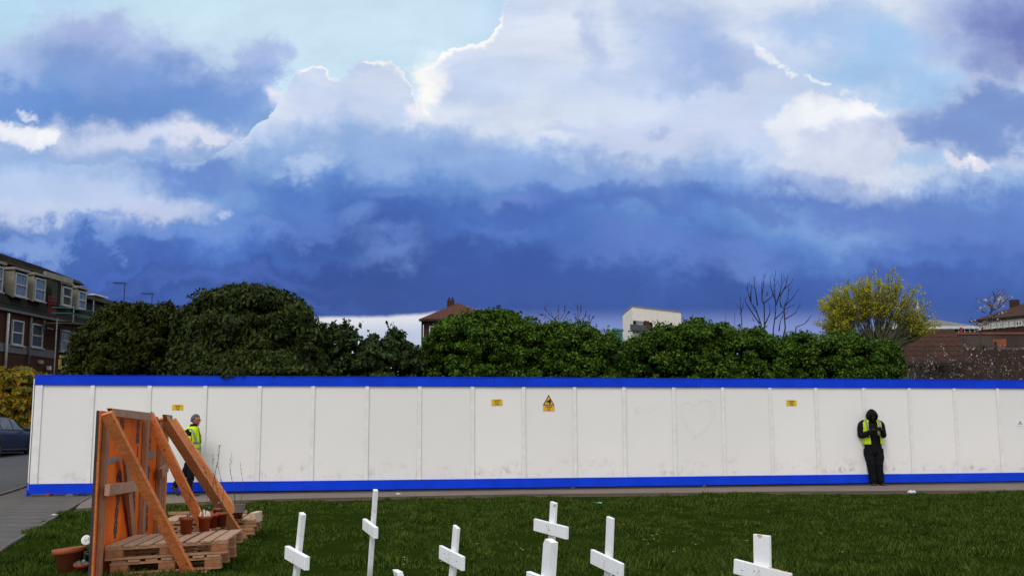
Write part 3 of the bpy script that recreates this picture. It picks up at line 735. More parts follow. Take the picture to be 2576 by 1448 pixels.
# leaning stump of a cross
b0 = at(1012, 1475, 6.9); t0 = at(1000, 1433, 6.9); dd = (t0 - b0).normalized(); base = b0 - dd * ((b0.z + .1) / dd.z)
e = empty('wooden_cross', (base.x, base.y, 0), 0, 'short leaning white post whose slanted top just shows at the bottom edge', 'cross', 'white wooden crosses on the grass')
mb = MB(); dirx = Vector((.42, -.9, 0)).normalized(); nn_ = Vector((-.9, -.42, 0)).normalized()
a_ = base; q = [a_ - dirx * .05 - nn_ * .018, a_ + dirx * .05 - nn_ * .018, a_ + dirx * .05 + nn_ * .018, a_ - dirx * .05 + nn_ * .018]
dt = t0 - base; q2 = [v + dt for v in q]; q2[1] = q2[1] + Vector((0, 0, -.004)); q2[2] = q2[2] + Vector((0, 0, -.012))
mb.add(q + q2, [(3, 2, 1, 0), (4, 5, 6, 7), (0, 1, 5, 4), (1, 2, 6, 5), (2, 3, 7, 6), (3, 0, 4, 7)]); mb.build('post', m_cw, e, loc=base)

# ---------------------------------------------------------------- propped board
PL = at(250, 1100, 8.78); PL.z = 0; PR = at(414, 1100, 11.85); PR.z = 0
bd = (PR - PL); BL = bd.length; bd.normalize(); bn = Vector((bd.y, -bd.x, 0))
if bn.x < 0: bn = -bn
UP = Vector((0, 0, 1))
def bsz(x, y, off=0):
    q = on_plane(x, y, PL + bn * off, bn); return (q - PL).dot(bd), q.z
def bp(s, z, off=0): p = PL + bd * s + bn * off; return Vector((p.x, p.y, z))
m_o1 = wood('orange_plank', (.72, .24, .075), (.50, .135, .036), True, (1, 1, 3))
m_o4 = wood('light_plank', (.70, .27, .105), (.52, .185, .065), True, (1, 1, 3))
m_o2 = wood('brown_stud', (.40, .20, .115), (.28, .13, .07), True, (3, 3, .6))
m_o3 = wood('pale_rail', (.46, .26, .165), (.33, .18, .11), True, (1, 1, 3))
m_or = simple('orange_sheet', (.80, .155, .010), (.66, .11, .007), 3, .7, .12, .05)
m_tape = simple('grey_tape', (.20, .20, .20), (.15, .15, .15), 12, .45, .4, .3)
m_ink = simple('dark_print', (.035, .04, .045), (.05, .05, .05), 20, .6, .3, 0)
m_blkskin = simple('black_membrane', (.02, .022, .03), (.04, .04, .045), 5, .6)
E = empty('propped_board', (PL.x, PL.y, 0), 0, 'tall orange board on a timber frame, held up by slanting planks', 'board')
def quadbox(name, px, off, th, m, bev=.003):
    "four pixel corners on the board plane -> a plank of thickness th"
    q = [bp(*bsz(x, y, off), off) for x, y in px]
    mb = MB(); mb.prism(q, bn * th); return mb.build(name, m, E, loc=q[0])
# top edge heights: left 1.45 to right
sR = BL
def ztop(s): 
    return np.interp(s, [0, BL], [bsz(262, 1027)[1], bsz(424, 1046)[1]])
# orange sheets (three, side by side) with a dark backing
cuts = [0.03, .98, 1.98, BL - .25]
cuts = [0.03, bsz(330, 1100)[0], bsz(372, 1100)[0], bsz(396, 1100)[0]]
for i in range(3):
    a, c = cuts[i] + .004, cuts[i + 1] - .004
    mb = MB(); mb.prism([bp(a, -.02, -.006), bp(c, -.02, -.006), bp(c, ztop(c) - .02, -.006), bp(a, ztop(a) - .02, -.006)], bn * (.006)); mb.build('orange_sheet', m_or, E)
mb = MB(); mb.prism([bp(-.02, -.02, -.03), bp(BL, -.02, -.03), bp(BL, ztop(BL) - .04, -.03), bp(-.02, ztop(0) - .02, -.03)], bn * .018); mb.build('backing_sheet', m_blkskin, E)
def stud(x, y, wd, dep, z0, z1, m=None, off=0.004, name='stud', lean=0):
    s, _ = bsz(x, y); mb = MB(); p0 = bp(s, z0, off + dep / 2); p1 = bp(s + lean, z1, off + dep / 2)
    mb.beam(p0, p1, wd, dep, bd, .002); return mb.build(name, m or m_o2, E, loc=p0)
stud(259, 1100, .10, .035, -.02, ztop(0) - .06)
stud(250.5, 1100, .03, .035, -.02, ztop(0) - .02, m_o1, -.03)
stud(358, 1150, .13, .045, -.02, ztop(1.5) - .08)
stud(398, 1100, .12, .045, -.02, ztop(2.4) - .08)
stud(404, 1100, .09, .045, -.02, ztop(2.7) - .1)
stud(411, 1100, .12, .045, -.02, ztop(BL) - .06, m_o1)
# rails
quadbox('top_rail', [(268, 1026), (371, 1038), (370, 1058), (278, 1046)], .055, .04, m_o3)
quadbox('top_rail', [(408, 1042), (425, 1044), (425, 1061), (412, 1059)], .055, .04, m_o3)
quadbox('middle_rail', [(264, 1218), (346, 1207), (346, 1232), (262, 1246)], .055, .04, m_o3)
quadbox('middle_rail', [(398, 1178), (415, 1164), (415, 1184), (399, 1203)], .06, .04, m_o3)
p0 = bp(*bsz(294, 1145), .075); p1 = bp(*bsz(326, 1345), .03)
mb = MB(); mb.beam(p0, p1, .13, .03, bd, .002); mb.build('diagonal_batten', m_o2, E, loc=p0)
# tape band and print
quadbox('tape', [(270, 1152), (299, 1147), (299, 1160), (270, 1166)], .004, .002, m_tape)
quadbox('tape', [(308, 1146), (318, 1145), (318, 1157), (308, 1160)], .004, .002, m_tape)
quadbox('tape', [(364, 1136), (388, 1131), (388, 1150), (364, 1155)], .006, .002, m_tape)
Rb = Matrix(((bd.x, 0, bn.x), (bd.y, 0, bn.y), (0, 1, 0)))
def bletter(ch, x, y, sz, wide=1.6, off=.003):
    s, z = bsz(x, y); rot = Rb @ Matrix.Diagonal((wide, 1, 1))
    return text(ch, sz, bp(s, z, off), m_ink, E, 'print', rot, .0004, .004)
k = 1 / (5.063 * 1.2609); k1 = 1 / (4.826 * 1.2609)
def r2(x, y): return (290 / 1.2609 + x * k, 1540 / 1.2609 + y * k)
def r1(x, y): return (290 / 1.2609 + x * k1, 1280 / 1.2609 + y * k1)
for ch, (x, y) in zip('ENPNNAGNE', ((415, 125), (425, 205), (415, 305), (405, 395), (398, 475), (392, 560), (385, 640), (380, 720), (378, 790))):
    bletter(ch, *r2(x, y), .072, 2.4)
for ch, (x, y) in zip('RENNENA', ((685, 135), (682, 225), (678, 310), (672, 390), (670, 460), (668, 525), (665, 590))):
    bletter(ch, *r2(x, y), .075, 2.4)
for ch, (x, y) in zip('NKAINEN', ((897, 250), (895, 320), (893, 390), (890, 455), (888, 530), (886, 605), (885, 680))):
    bletter(ch, *r2(x, y), .075, 2.0)
for ch, (x, y) in zip('NNENSNN', ((465, 275), (470, 360), (716, 280), (714, 355), (710, 430), (708, 495), (705, 570))):
    bletter(ch, *r1(x, y), .070, 2.6)
bletter('J', *r1(705, 720), .12, 2.0); bletter('J', *r1(893, 710), .12, 2.0); bletter('A', *r1(895, 565), .07, 2.2); bletter('T', *r1(915, 160), .06, 2.2); bletter('N', *r1(915, 220), .06, 2.2); bletter('A', *r1(925, 280), .05, 2.2)
for ch, (x, y) in zip('AEKS', ((870, 985), (868, 1040), (866, 1100), (864, 1150))): bletter(ch, *r1(x, y), .06, 2.2)
bletter('A', *r1(413, 1130), .085, 2.4)
def arc(px, wd, off=.003):
    mb = MB(); q = [bsz(*r1(*p_)) for p_ in px]
    for (a, c), (a2, c2) in zip(q, q[1:]):
        mb.add([bp(a - wd * 2, c, off), bp(a + wd * 2, c, off), bp(a2 + wd * 2, c2, off), bp(a2 - wd * 2, c2, off)], [(0, 1, 2, 3)])
    mb.build('print', m_ink, E)
arc([(385, 1190), (388, 1110), (405, 1050), (440, 1010)], .012); arc([(452, 1190), (455, 1110), (450, 1050), (440, 1010)], .012)
arc([(848, 1040), (858, 970), (872, 945)], .01); arc([(888, 1040), (884, 970), (872, 945)], .01)
# braces
def brace(t, b_, wd=.145, th=.045, m=None, name='brace', side=Vector((1, 0, 0))):
    mb = MB(); mb.beam(t, b_, wd, th, side, .003); return mb.build(name, m or m_o1, E, loc=t)
brace(at(268, 1038, 8.68) , ground(484, 1447, .0) + Vector((0, 0, -.03)), .097)
brace(at(374, 1046, 10.95) + Vector((0, 0, .02)), ground(545, 1392), .097)
brace(at(410, 1050, 11.45) + Vector((0, 0, .0)), ground(618, 1369, -.04), .108, m=m_o4)
brace(at(430, 1058, 12.15), at(586, 1290, 12.3), .125, m=m_o4)
# ---------------------------------------------------------------- pallets
m_pal = wood('pallet_wood', (.46, .235, .12), (.33, .155, .08), False, (1, 3, 1)); m_palt = wood('pallet_weathered', (.46, .285, .18), (.31, .185, .115), True, (3, 1, 1)); m_blk_w = wood('pallet_block', (.38, .165, .075), (.27, .11, .05), False, (2, 2, 2))
m_pend = simple('pale_board_end', (.62, .48, .34), (.5, .36, .24), 12, .8)
def pallet(o, ux, uy, W, D, h, label, nd=7, flip=False, seed=0):
    "wooden pallet; o = lower front-left corner, ux along the front edge, uy away"
    rr = random.Random(seed); e = empty('pallet', o, 0, label, 'pallet', 'stacked wooden pallets'); ax = (ux, uy, UP); t = .02
    def P(a, c, z): return o + ux * a + uy * c + UP * ((h - z) if flip else z)
    bh = h - 4 * t if h > .09 else h - 3 * t
    for i in range(nd):
        wd = W / nd * (.74 if 0 < i < nd - 1 else .9); a = (i + .5) * W / nd + rr.uniform(-.006, .006)
        mb = MB(); mb.box(P(a, D / 2 + rr.uniform(-.008, .008), h - t / 2), (wd, D, t), ax, .002); mb.build('deck_board', m_palt, e, loc=P(a, 0, h))
    for c in (.05, D / 2, D - .05):
        mb = MB(); mb.box(P(W / 2, c, h - 1.5 * t - .0005), (W, .095, t), ax, .002); mb.build('stringer', m_pal, e, loc=P(0, c, h))
        mb = MB(); mb.box(P(W / 2, c, t / 2), (W, .095, t), ax, .002); mb.build('bottom_board', m_pal, e, loc=P(0, c, 0))
        for a in (.075, W / 2, W - .075):
            z0, z1 = t, h - 2 * t; mb = MB(); mb.box(P(a, c, (z0 + z1) / 2), (.145, .09, z1 - z0 - .001), ax, .003); mb.build('block', m_blk_w, e, loc=P(a, c, z0))
    return e
FL = at(264, 1364, 9.06); FR = at(573, 1346, 9.62); BR = at(612, 1321, 10.65)
ux = Vector((FR.x - FL.x, FR.y - FL.y, 0)); PW = ux.length; ux.normalize(); uy = Vector((-ux.y, ux.x, 0)); uyd = Vector((BR.x - FR.x, BR.y - FR.y, 0)); PD = uyd.length; uyd.normalize()
z3 = .30
o1 = Vector((FL.x, FL.y, z3 - .125)); pallet(o1, ux, uyd, PW, PD, .125, 'weathered pallet topmost of the front stack, carrying the plant pots', 8, seed=1)
o2 = Vector((FL.x, FL.y, z3 - .125 * 2 - .004)) - ux * -.04 + uyd * .02; u2 = (ux + uyd * -.035).normalized(); pallet(o2, u2, uyd, PW * .90, PD * .97, .125, 'second pallet down in the front stack, shorter than the one above', 7, seed=2)
o3 = Vector((FL.x, FL.y, z3 - .125 * 3 - .010)) - ux * .05 - uyd * .03; pallet(o3, (ux + uyd * -.02).normalized(), uyd, PW * .88, PD, .125, 'lowest pallet of the front stack, sunk into the grass', 7, seed=3)
q0 = at(395, 1338, 12.25); q1 = at(634, 1338, 12.4)
for i in range(3):
    o_ = Vector((q0.x, q0.y, .0 + i * .088)); v = Vector((q1.x - q0.x, q1.y - q0.y, 0)); WW = v.length; v.normalize()
    pallet(o_ + v * (.02 * i), v, Vector((-v.y, v.x, 0)), WW - (0 if i else .05), .9, .085, ['lowest grey slatted pallet of the rear stack', 'middle slatted pallet of the rear stack', 'upper slatted pallet of the rear stack, under the grey-rimmed pot'][i], 6, seed=9 + i)
# raised frame on the rear stack
e = empty('timber_frame', (q1.x, q1.y, .27), 0, 'pale upright timber end with a thin rail on the rear pallet stack', 'frame')
a0 = at(629, 1304, 12.4); mb = MB(); mb.box(a0 + Vector((0, .28, .0)), (.068, .34, .12), None, .004); mb.build('end_beam', m_pend, e)
c0_ = at(424, 1290, 13.0); c1_ = at(622, 1286, 13.0); mb = MB(); mb.beam(c0_, c1_, .035, .03, UP, .002); mb.build('rail', m_o2, e)

# ---------------------------------------------------------------- plant pots
m_pot = simple('plastic_terracotta', (.26, .048, .014), (.21, .038, .011), 4, .5, .35, .05); m_pot2 = simple('terracotta', (.36, .090, .035), (.27, .065, .025), 6, .65, .3, .1)
m_potr = simple('red_plastic', (.34, .028, .016), (.28, .024, .014), 4, .45, .4, .05); m_soil = simple('compost', (.03, .02, .014), (.05, .035, .025), 30, .95, .1, .8, bd=.01)
m_gcol = simple('grey_collar', (.19, .17, .155), (.14, .13, .12), 10, .8); m_twig = simple('twig', (.06, .045, .03), (.09, .06, .035), 10, .9, .1)
m_tie = simple('blue_tie', (.10, .33, .36), None, 10, .5); m_tag = simple('white_plastic_tag', (.8, .78, .7), (.7, .68, .6), 10, .5, .4, 0)
def pot(name, c, rt_, rb, h, label, m=m_pot, tilt=(0, 0), rim=.012, group='brown plant pots', collar=None):
    ax = Vector((tilt[0], tilt[1], 1)).normalized(); e = empty(name, c, 0, label, 'plant pot', group)
    pr = [(0, 0), (rb, 0), (rb + (rt_ - rb) * .82, h * .80), (rt_ + rim * .35, h * .80), (rt_ + rim, h * .83), (rt_ + rim, h * .985), (rt_ + rim * .7, h), (rt_, h), (rt_ - .006, h * .97), (rb + (rt_ - rb) * .8 - .004, h * .80), (0, h * .80)]
    mb = MB(); mb.lathe(c, pr, 28, ax); mb.build('pot_wall', m, e, True, loc=c)
    mb = MB(); mb.lathe(c, [(0, h * .86), (rt_ * .6, h * .87), (rt_ * .93, h * .845)], 20, ax); mb.build('compost', m_soil, e, True)
    if collar:
        mb = MB(); mb.lathe(c, [(rt_ + rim + .003, h * .45), (rt_ + rim + .010, h * .97), (rt_ + rim + .012, h * 1.01), (rt_ + rim + .004, h * 1.01)], 28, ax); mb.build('collar', m_gcol, e, True)
    return e
def twig(e, p0, pts, r=.0022, buds=0, seed=0, tie=None):
    rr = random.Random(seed); mb = MB(); q = [Vector(p0)] + [Vector(p) for p in pts]
    mb.tube(q, [r * 1.2 - r * .6 * i / (len(q) - 1) for i in range(len(q))], 5)
    for a, c in zip(q, q[1:]):
        for _ in range(buds):
            t = rr.random(); p = a.lerp(c, t); mb.ell(p + Vector((rr.uniform(-1, 1), rr.uniform(-1, 1), rr.uniform(-.3, 1))) * .006, (.005, .004, .006), 5, 4)
    mb.build('twig', m_twig, e)
    if tie is not None:
        mb = MB(); mb.ell(tie, (.012, .012, .008), 7, 5); mb.build('plant_tie', m_tie, e)
def potpx(x0, x1, yt, yb, Y):
    b0 = at((x0 + x1) / 2, yb, Y); w_ = (x1 - x0) / F * Y; h = (yb - yt) / F * Y; return b0, w_, h
def mk(x0, x1, yt, yb, zb, label, m=m_pot, rat=.72, **k):
    xm = (x0 + x1) / 2; p = ground(xm, yb, zb); w_ = (x1 - x0) / F * p.y; h = (yb - yt) / F * p.y + .0
    return pot('plant_pot', Vector((p.x, p.y + w_ * .3, zb)), w_ / 2 - .012, w_ / 2 * rat, h * 1.0, label, m, **k), p, h
e, p, h = mk(446, 483, 1302, 1343, z3, 'brown plant pot standing alone nearest the crossing plank on the pallet')
twig(e, p + Vector((.02, .05, h * .8)), [p + Vector((.0, .05, h * 1.15))], .006, 0, 1, p + Vector((.0, .05, h * 1.2)))
twig(e, p + Vector((.02, .05, h * .8)), [p + Vector((.02, .06, h + .2)), p + Vector((.06, .08, h + .42))], .0018, 3, 2)
e, p, h = mk(493, 528, 1299, 1336, z3, 'brown plant pot with white plastic labels, middle of the pallet')
for dx_, dz_, tl in ((-.045, .0, -.25), (-.005, .02, .15), (.02, .01, -.1), (.045, .0, .2)):
    mb = MB(); c_ = p + Vector((dx_, .04, h * 1.02 + dz_)); mb.box(c_, (.018, .003, .075), (Vector((1, 0, tl)).normalized(), Vector((0, 1, 0)), Vector((-tl, 0, 1)).normalized()), .001); mb.build('plant_label', m_tag, e)
B_ = p + Vector((.0, .06, h * .8))
twig(e, B_, [at(505, 1275, p.y), at(470, 1235, p.y), at(450, 1215, p.y)], .0026, 3, 3)
twig(e, B_, [at(533, 1240, p.y), at(541, 1190, p.y), at(550, 1150, p.y), at(553, 1118, p.y)], .0026, 5, 4)
twig(e, B_ + Vector((.02, 0, 0)), [at(540, 1250, p.y), at(520, 1200, p.y), at(511, 1160, p.y)], .002, 3, 5)
e, p, h = mk(515, 545, 1294, 1328, z3, 'dark red plant pot tucked behind the labelled pot', m_potr)
p = p + Vector((0, .1, 0)); twig(e, p + Vector((0, .05, h * .8)), [at(520, 1270, p.y), at(523, 1235, p.y), at(520, 1205, p.y)], .002, 3, 6, at(526, 1276, p.y))
e, p, h = mk(538, 569, 1290, 1324, z3, 'brown plant pot against the foot of the long double plank')
B_ = p + Vector((.0, .06, h * .8)); twig(e, B_, [at(553, 1262, p.y), at(543, 1215, p.y), at(535, 1180, p.y), at(536, 1140, p.y)], .0024, 5, 7, at(551, 1264, p.y)); twig(e, B_, [at(562, 1230, p.y), at(548, 1170, p.y), at(549, 1125, p.y)], .002, 5, 8)
e, p, h = mk(531, 558, 1279, 1312, z3, 'brown plant pot farthest back on the front pallet, mostly hidden')
e, p, h = mk(582, 611, 1269, 1305, .27, 'brown plant pot with a wide grey collar on the rear stack', collar=True)
B_ = p + Vector((-.04, .06, h * .8)); twig(e, B_, [at(590, 1235, p.y), at(582, 1200, p.y), at(578, 1170, p.y), at(584, 1135, p.y)], .0022, 2, 9, at(586, 1262, p.y)); twig(e, B_ + Vector((.05, 0, 0)), [at(612, 1230, p.y), at(608, 1190, p.y), at(604, 1160, p.y)], .002, 2, 10)
twig(e, B_, [at(588, 1225, p.y), at(578, 1180, p.y), at(585, 1150, p.y)], .0016, 1, 11)
# pots on the grass at the left
Yp = ground(165, 1450).y
c_ = ground(168, 1450); big = pot('plant_pot', Vector((c_.x, c_.y + .08, 0)), .130, .088, .245, 'big terracotta pot tilted on the grass beside the board', m_pot2, (-.11, .02), .016, None)
c_ = ground(204, 1455); e = pot('plant_pot', Vector((c_.x, c_.y + .0, 0)), .062, .050, .135, 'small terracotta pot in front of the big tilted one', m_pot, (.05, -.10), .008, None)
mb = MB(); mb.box(Vector((c_.x - .035, c_.y, .128)), (.055, .012, .04), (Vector((1, 0, .5)).normalized(), Vector((0, 1, 0)), Vector((-.5, 0, 1)).normalized()), .002); mb.build('plant_label', m_gcol, e)
mb = MB(); mb.ell(Vector((c_.x + .015, c_.y, .15)), (.018, .012, .014), 7, 5); mb.build('plant_tie', m_tie, e)
m_bpot = simple('black_plastic', (.012, .013, .014), (.02, .02, .022), 6, .45, .4, .1); m_ygl = simple('yellow_label', (.50, .48, .22), (.6, .6, .4), 10, .5)
c_ = ground(225, 1436); e = pot('plant_pot', Vector((c_.x, c_.y + .09, 0)), .075, .06, .17, 'black plastic pot beside the board, holding yellow labels', m_bpot, (0, -.08), .008, None)
for dx_, dz_, tl in ((.0, .19, .35), (.035, .165, -.5)):
    mb = MB(); mb.box(Vector((c_.x + dx_ + .015, c_.y + .03, dz_)), (.028, .004, .045), (Vector((1, 0, tl)).normalized(), Vector((0, 1, 0)), Vector((-tl, 0, 1)).normalized()), .001); mb.build('plant_label', m_ygl, e)
# white disc on a wire
q = at(217, 1357, c_.y + .02); e = empty('white_disc', (q.x, q.y, 0), 0, 'round white disc on a thin wire above the black pot', 'garden marker')
m_disc = simple('white_enamel', (.80, .80, .76), (.72, .72, .68), 6, .4, .4, .05)
ax_ = Vector((.12, -1, .25)).normalized(); mb = MB(); mb.lathe(q, [(0, .002), (.040, .002), (.046, 0), (.046, -.003), (0, -.003)], 28, ax_); mb.build('disc', m_disc, e, True)
mb = MB(); mb.tube([Vector((q.x - .003, q.y - .006, 0)), q + Vector((-.003, -.006, -.03)), q + Vector((.0, -.008, 0)), q + Vector((.024, -.008, .012)), q + Vector((.03, -.008, .038))], .0016, 5)
mb.tube([q + Vector((-.008, -.006, -.035)), q + Vector((-.012, -.008, .01)), q + Vector((.002, -.008, .036))], .0009, 4); mb.build('wire', m_twig, e)
mb = MB(); mb.ell(q + Vector((.025, -.01, .008)), (.004, .004, .007), 6, 5); mb.ell(q + Vector((.028, -.01, .026)), (.005, .004, .004), 6, 5); mb.build('bud', m_o2, e)

# weeds at the pallet foot
m_weed = leafmat('weed_leaves', [(.03, .09, .008), (.06, .14, .012)], .25)
def weed(px, py, r_, n, label, seed):
    rr = np.random.RandomState(seed); p = ground(px, py); V = []
    for i in range(n):
        a = rr.rand() * 6.28; d_ = rr.rand() * r_; c_ = np.array([p.x + math.cos(a) * d_, p.y + math.sin(a) * d_ * .6, .02 + rr.rand() * .06]); s_ = .012 + rr.rand() * .012
        t1 = np.array([math.cos(a), math.sin(a), rr.uniform(-.2, .5)]); t2 = np.array([-math.sin(a), math.cos(a), rr.uniform(-.3, .3)])
        for k in range(2): V += [c_, c_ + t1 * s_ + t2 * s_ * .7, c_ + t1 * s_ * 1.8, c_ + t1 * s_ - t2 * s_ * .7]; t2 = -t2 * .6 + np.array([0, 0, .5])
    tag(big_mesh('weed', np.array(V), 4, m_weed), label, 'weed')
weed(272, 1446, .10, 26, 'leafy weed at the left foot of the pallets', 1); weed(345, 1441, .11, 40, 'leafy weed under the middle of the lowest pallet', 2); weed(500, 1440, .08, 26, 'leafy weed at the foot of the left plank', 3); weed(628, 1372, .09, 26, 'yellowish weed at the foot of the right plank', 4)
# daisies, leaves and litter
m_daisy = simple('daisy_petals', (.8, .8, .76), None, 10); m_dy = simple('daisy_centre', (.6, .4, .02), None, 10)
dz_px = [(1016, 1414), (1020, 1420), (1015, 1432), (1131, 1420), (1149, 1421), (1158, 1423), (1126, 1416), (1110, 1425), (1616, 1303), (1610, 1309), (1640, 1357), (1652, 1354), (1645, 1366), (1694, 1399), (1310, 1390), (1315, 1394), (1620, 1367), (1631, 1379), (1750, 1380), (1880, 1370), (2065, 1350), (2120, 1400), (1200, 1378), (1270, 1352), (2300, 1330), (2450, 1390)]
d0 = None
for px, py in dz_px:
    p = ground(px, py)
    if d0 is None:
        d0 = empty('daisy', (0, 0, 0), 0, 'tiny white daisy in the grass', 'flower', 'daisies scattered in the lawn')
        mb = MB()
        for i in range(9):
            a = i * 2 * PI / 9; mb.add([(0, 0, .05), (math.cos(a - .25) * .011, math.sin(a - .25) * .011, .053), (math.cos(a) * .014, math.sin(a) * .014, .052), (math.cos(a + .25) * .011, math.sin(a + .25) * .011, .053)], [(0, 1, 2, 3)])
        mb.build('petals', m_daisy, d0)
        mb = MB(); mb.ell((0, 0, .052), (.004, .004, .003), 7, 4); mb.build('centre', m_dy, d0); o = d0
    else: o = copy_tree(d0)
    o.location = (p.x, p.y, 0); s_ = R.uniform(.7, 1.1); o.scale = (s_, s_, 1)
m_leafb = simple('dead_leaf', (.30, .10, .03), (.22, .07, .02), 20, .8)
def litter(name, px, py, r_, m, label, cat, z=.035, fl=.25, seed=1):
    rr = random.Random(seed); p = ground(px, py, z); mb = MB(); vs = []
    n = 9
    for i in range(n):
        a = 2 * PI * i / n; vs.append(Vector((p.x + math.cos(a) * r_ * rr.uniform(.6, 1.1), p.y + math.sin(a) * r_ * rr.uniform(.5, .9), z + rr.uniform(-.3, 1) * r_ * fl)))
    c_ = Vector((p.x, p.y, z + r_ * fl)); mb.add([c_] + vs, [(0, 1 + i, 1 + (i + 1) % n) for i in range(n)])
    o = mb.build(name, m); so_ = o.modifiers.new('s', 'SOLIDIFY'); so_.thickness = .002; return tag(o, label, cat)
litter('dead_leaf', 1013, 1327, .03, m_leafb, 'orange-brown leaf on the grass between the two leftmost crosses', 'leaf', seed=2)
litter('dead_leaf', 1569, 1318, .03, m_leafb, 'brown curled leaf right of the cross with the unmarked bar', 'leaf', seed=3)
litter('dead_leaf', 1142, 1374, .035, m_leafb, 'brown leaf half hidden by the nail-dotted cross', 'leaf', seed=4)
m_teal = simple('teal_paper', (.16, .42, .42), None, 10); m_wlit = simple('crumpled_white', (.66, .70, .72), (.5, .55, .58), 10, .6)
litter('wrapper', 1506, 1264, .07, m_teal, 'pale teal wrapper lying at the grass edge', 'litter', .03, .2, 5)
litter('wrapper', 137, 1294, .07, m_wlit, 'pale scrap of paper on the path edging at the left', 'litter', .03, .2, 6)
tag(rock('crumpled_tissue', 2290, 1239.5, .055, m_wlit, .03, .6, 8), 'white crumpled tissue at the path edge, left one of the pair', 'litter')
tag(rock('crumpled_tissue', 2299, 1239.5, .050, m_wlit, .03, .6, 9), 'white crumpled tissue at the path edge, right one of the pair', 'litter')
# ---------------------------------------------------------------- foliage
def leaves_at(C, Nrm, size, r, droop=.4, asp=.55, fold=.25):
    "C: leaf centres, Nrm: outward normals -> rhombic leaves (4 vertices each)"
    n = len(C)
    nn = Nrm + r.normal(0, .55, (n, 3)); nn /= np.linalg.norm(nn, axis=1)[:, None]
    t = r.normal(0, 1, (n, 3)); t[:, 2] -= droop * 1.6; t -= nn * (t * nn).sum(1)[:, None]; t /= np.linalg.norm(t, axis=1)[:, None] + 1e-9
    b = np.cross(nn, t); s = size * (.6 + .8 * r.rand(n))[:, None]
    return np.stack([C - t * s * .5, C + b * s * asp * .5 + t * s * .05 - nn * s * fold * .3, C + t * s * .55, C - b * s * asp * .5 + t * s * .05 - nn * s * fold * .3], 1).reshape(-1, 3)
def skyline(px, Y):
    q = [at(x, y, Y) for x, y in px]; return np.array([p.x for p in q]), np.array([p.z for p in q])
def mass(px, Y, D, zlow, ncl, per, crad, seed, rough=.12, back=.35, flat=.12, inner=.15):
    """clumps on the front, top and back of a leafy mass whose skyline (pixels at distance Y) is px; D = half depth"""
    r = np.random.RandomState(seed); X, Z = skyline(px, Y); x0, x1 = X.min(), X.max()
    L = []; NN = []
    n = ncl
    x = x0 + (x1 - x0) * r.rand(n)
    # crest clumps get extra share
    crest = r.rand(n) < .22
    top = np.interp(x, X, Z) - crad * .75 - .09 + r.normal(0, rough * .35, n)
    v = np.where(crest, 1 - r.rand(n) * .12, r.rand(n) ** .9)
    z = zlow + (top - zlow) * v
    endt = np.clip(np.minimum(x - x0, x1 - x) / (D * 1.0 + 1e-6), 0.02, 1)
    prof = np.sqrt(np.clip(1 - v ** 3.2, 0, 1)) * np.sqrt(endt)
    sgn = np.where(r.rand(n) < back, 1, -1)
    inn = r.rand(n) < inner
    off = D * prof * sgn * np.where(inn, r.rand(n), 1) + r.normal(0, rough, n)
    xm = (x0 + x1) / 2
    C = np.stack([x, Y + off, z], 1)
    # outward direction
    O = np.stack([(x - xm) / (x1 - x0) * .8, off / D, .25 + v ** 3], 1) + r.normal(0, .25, (n, 3)); O /= np.linalg.norm(O, axis=1)[:, None]
    cr = crad * (.55 + .8 * r.rand(n))
    k = r.poisson(per, n); idx = np.repeat(np.arange(n), k); m = len(idx)
    d = r.normal(0, 1, (m, 3)); d /= np.linalg.norm(d, axis=1)[:, None]
    d = d + O[idx] * .8; d /= np.linalg.norm(d, axis=1)[:, None]
    rr = cr[idx][:, None] * (.5 + .5 * r.rand(m)[:, None] ** .5) * np.array([1.15, 1.0, .85])
    P = C[idx] + d * rr
    return P, d, C
m_in = leafmat('shade_coloured_leaves', [(.004, .008, .002), (.008, .014, .003), (.012, .022, .004)], 0, .9, .02, 1)  # interior shade put into the leaf colour: near-black green fill leaves
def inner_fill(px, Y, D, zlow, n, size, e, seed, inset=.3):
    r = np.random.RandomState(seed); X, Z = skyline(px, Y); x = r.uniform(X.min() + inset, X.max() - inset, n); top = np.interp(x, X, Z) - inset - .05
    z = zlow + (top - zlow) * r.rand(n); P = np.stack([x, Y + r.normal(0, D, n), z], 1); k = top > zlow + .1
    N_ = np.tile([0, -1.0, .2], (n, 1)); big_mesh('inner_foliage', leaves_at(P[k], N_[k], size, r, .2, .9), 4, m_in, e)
def foliage(name, parent, parts, size, mat, seed, droop=.4, asp=.55, stray=0, px=None, Y=None):
    r = np.random.RandomState(seed); P = np.concatenate([p for p, d in parts]); d = np.concatenate([d for p, d in parts])
    ok = P[:, 2] > .05
    return big_mesh(name, leaves_at(P[ok], d[ok], size, r, droop, asp), 4, mat, parent)
def sprays(px, Y, n, L, seed, per=9):
    "upright leafy shoots standing out of the skyline"
    r = np.random.RandomState(seed); X, Z = skyline(px, Y); P = []; D = []
    for i in range(n):
        x = r.uniform(X.min(), X.max()); z = np.interp(x, X, Z) - .27; l = L * r.uniform(.4, 1.3); dx_ = r.normal(0, .25); dy_ = r.normal(0, .2); y = Y + r.uniform(-.5, .5)
        for k in range(per):
            t = (k + r.rand()) / per; P.append([x + dx_ * l * t + r.normal(0, .025), y + dy_ * l * t + r.normal(0, .025), z + l * t]); D.append([r.normal(0, .6), r.normal(0, .6), .6])
    return np.array(P), np.array(D)
m_bark = simple('bark', (.06, .045, .032), (.035, .028, .02), 8, .95, .1, .6, bd=.02)
m_ivy = leafmat('ivy_leaves', [(.006, .011, .002), (.011, .020, .003), (.019, .032, .005), (.028, .044, .007), (.040, .056, .010), (.075, .085, .016)], .10, .6, .10, .7)
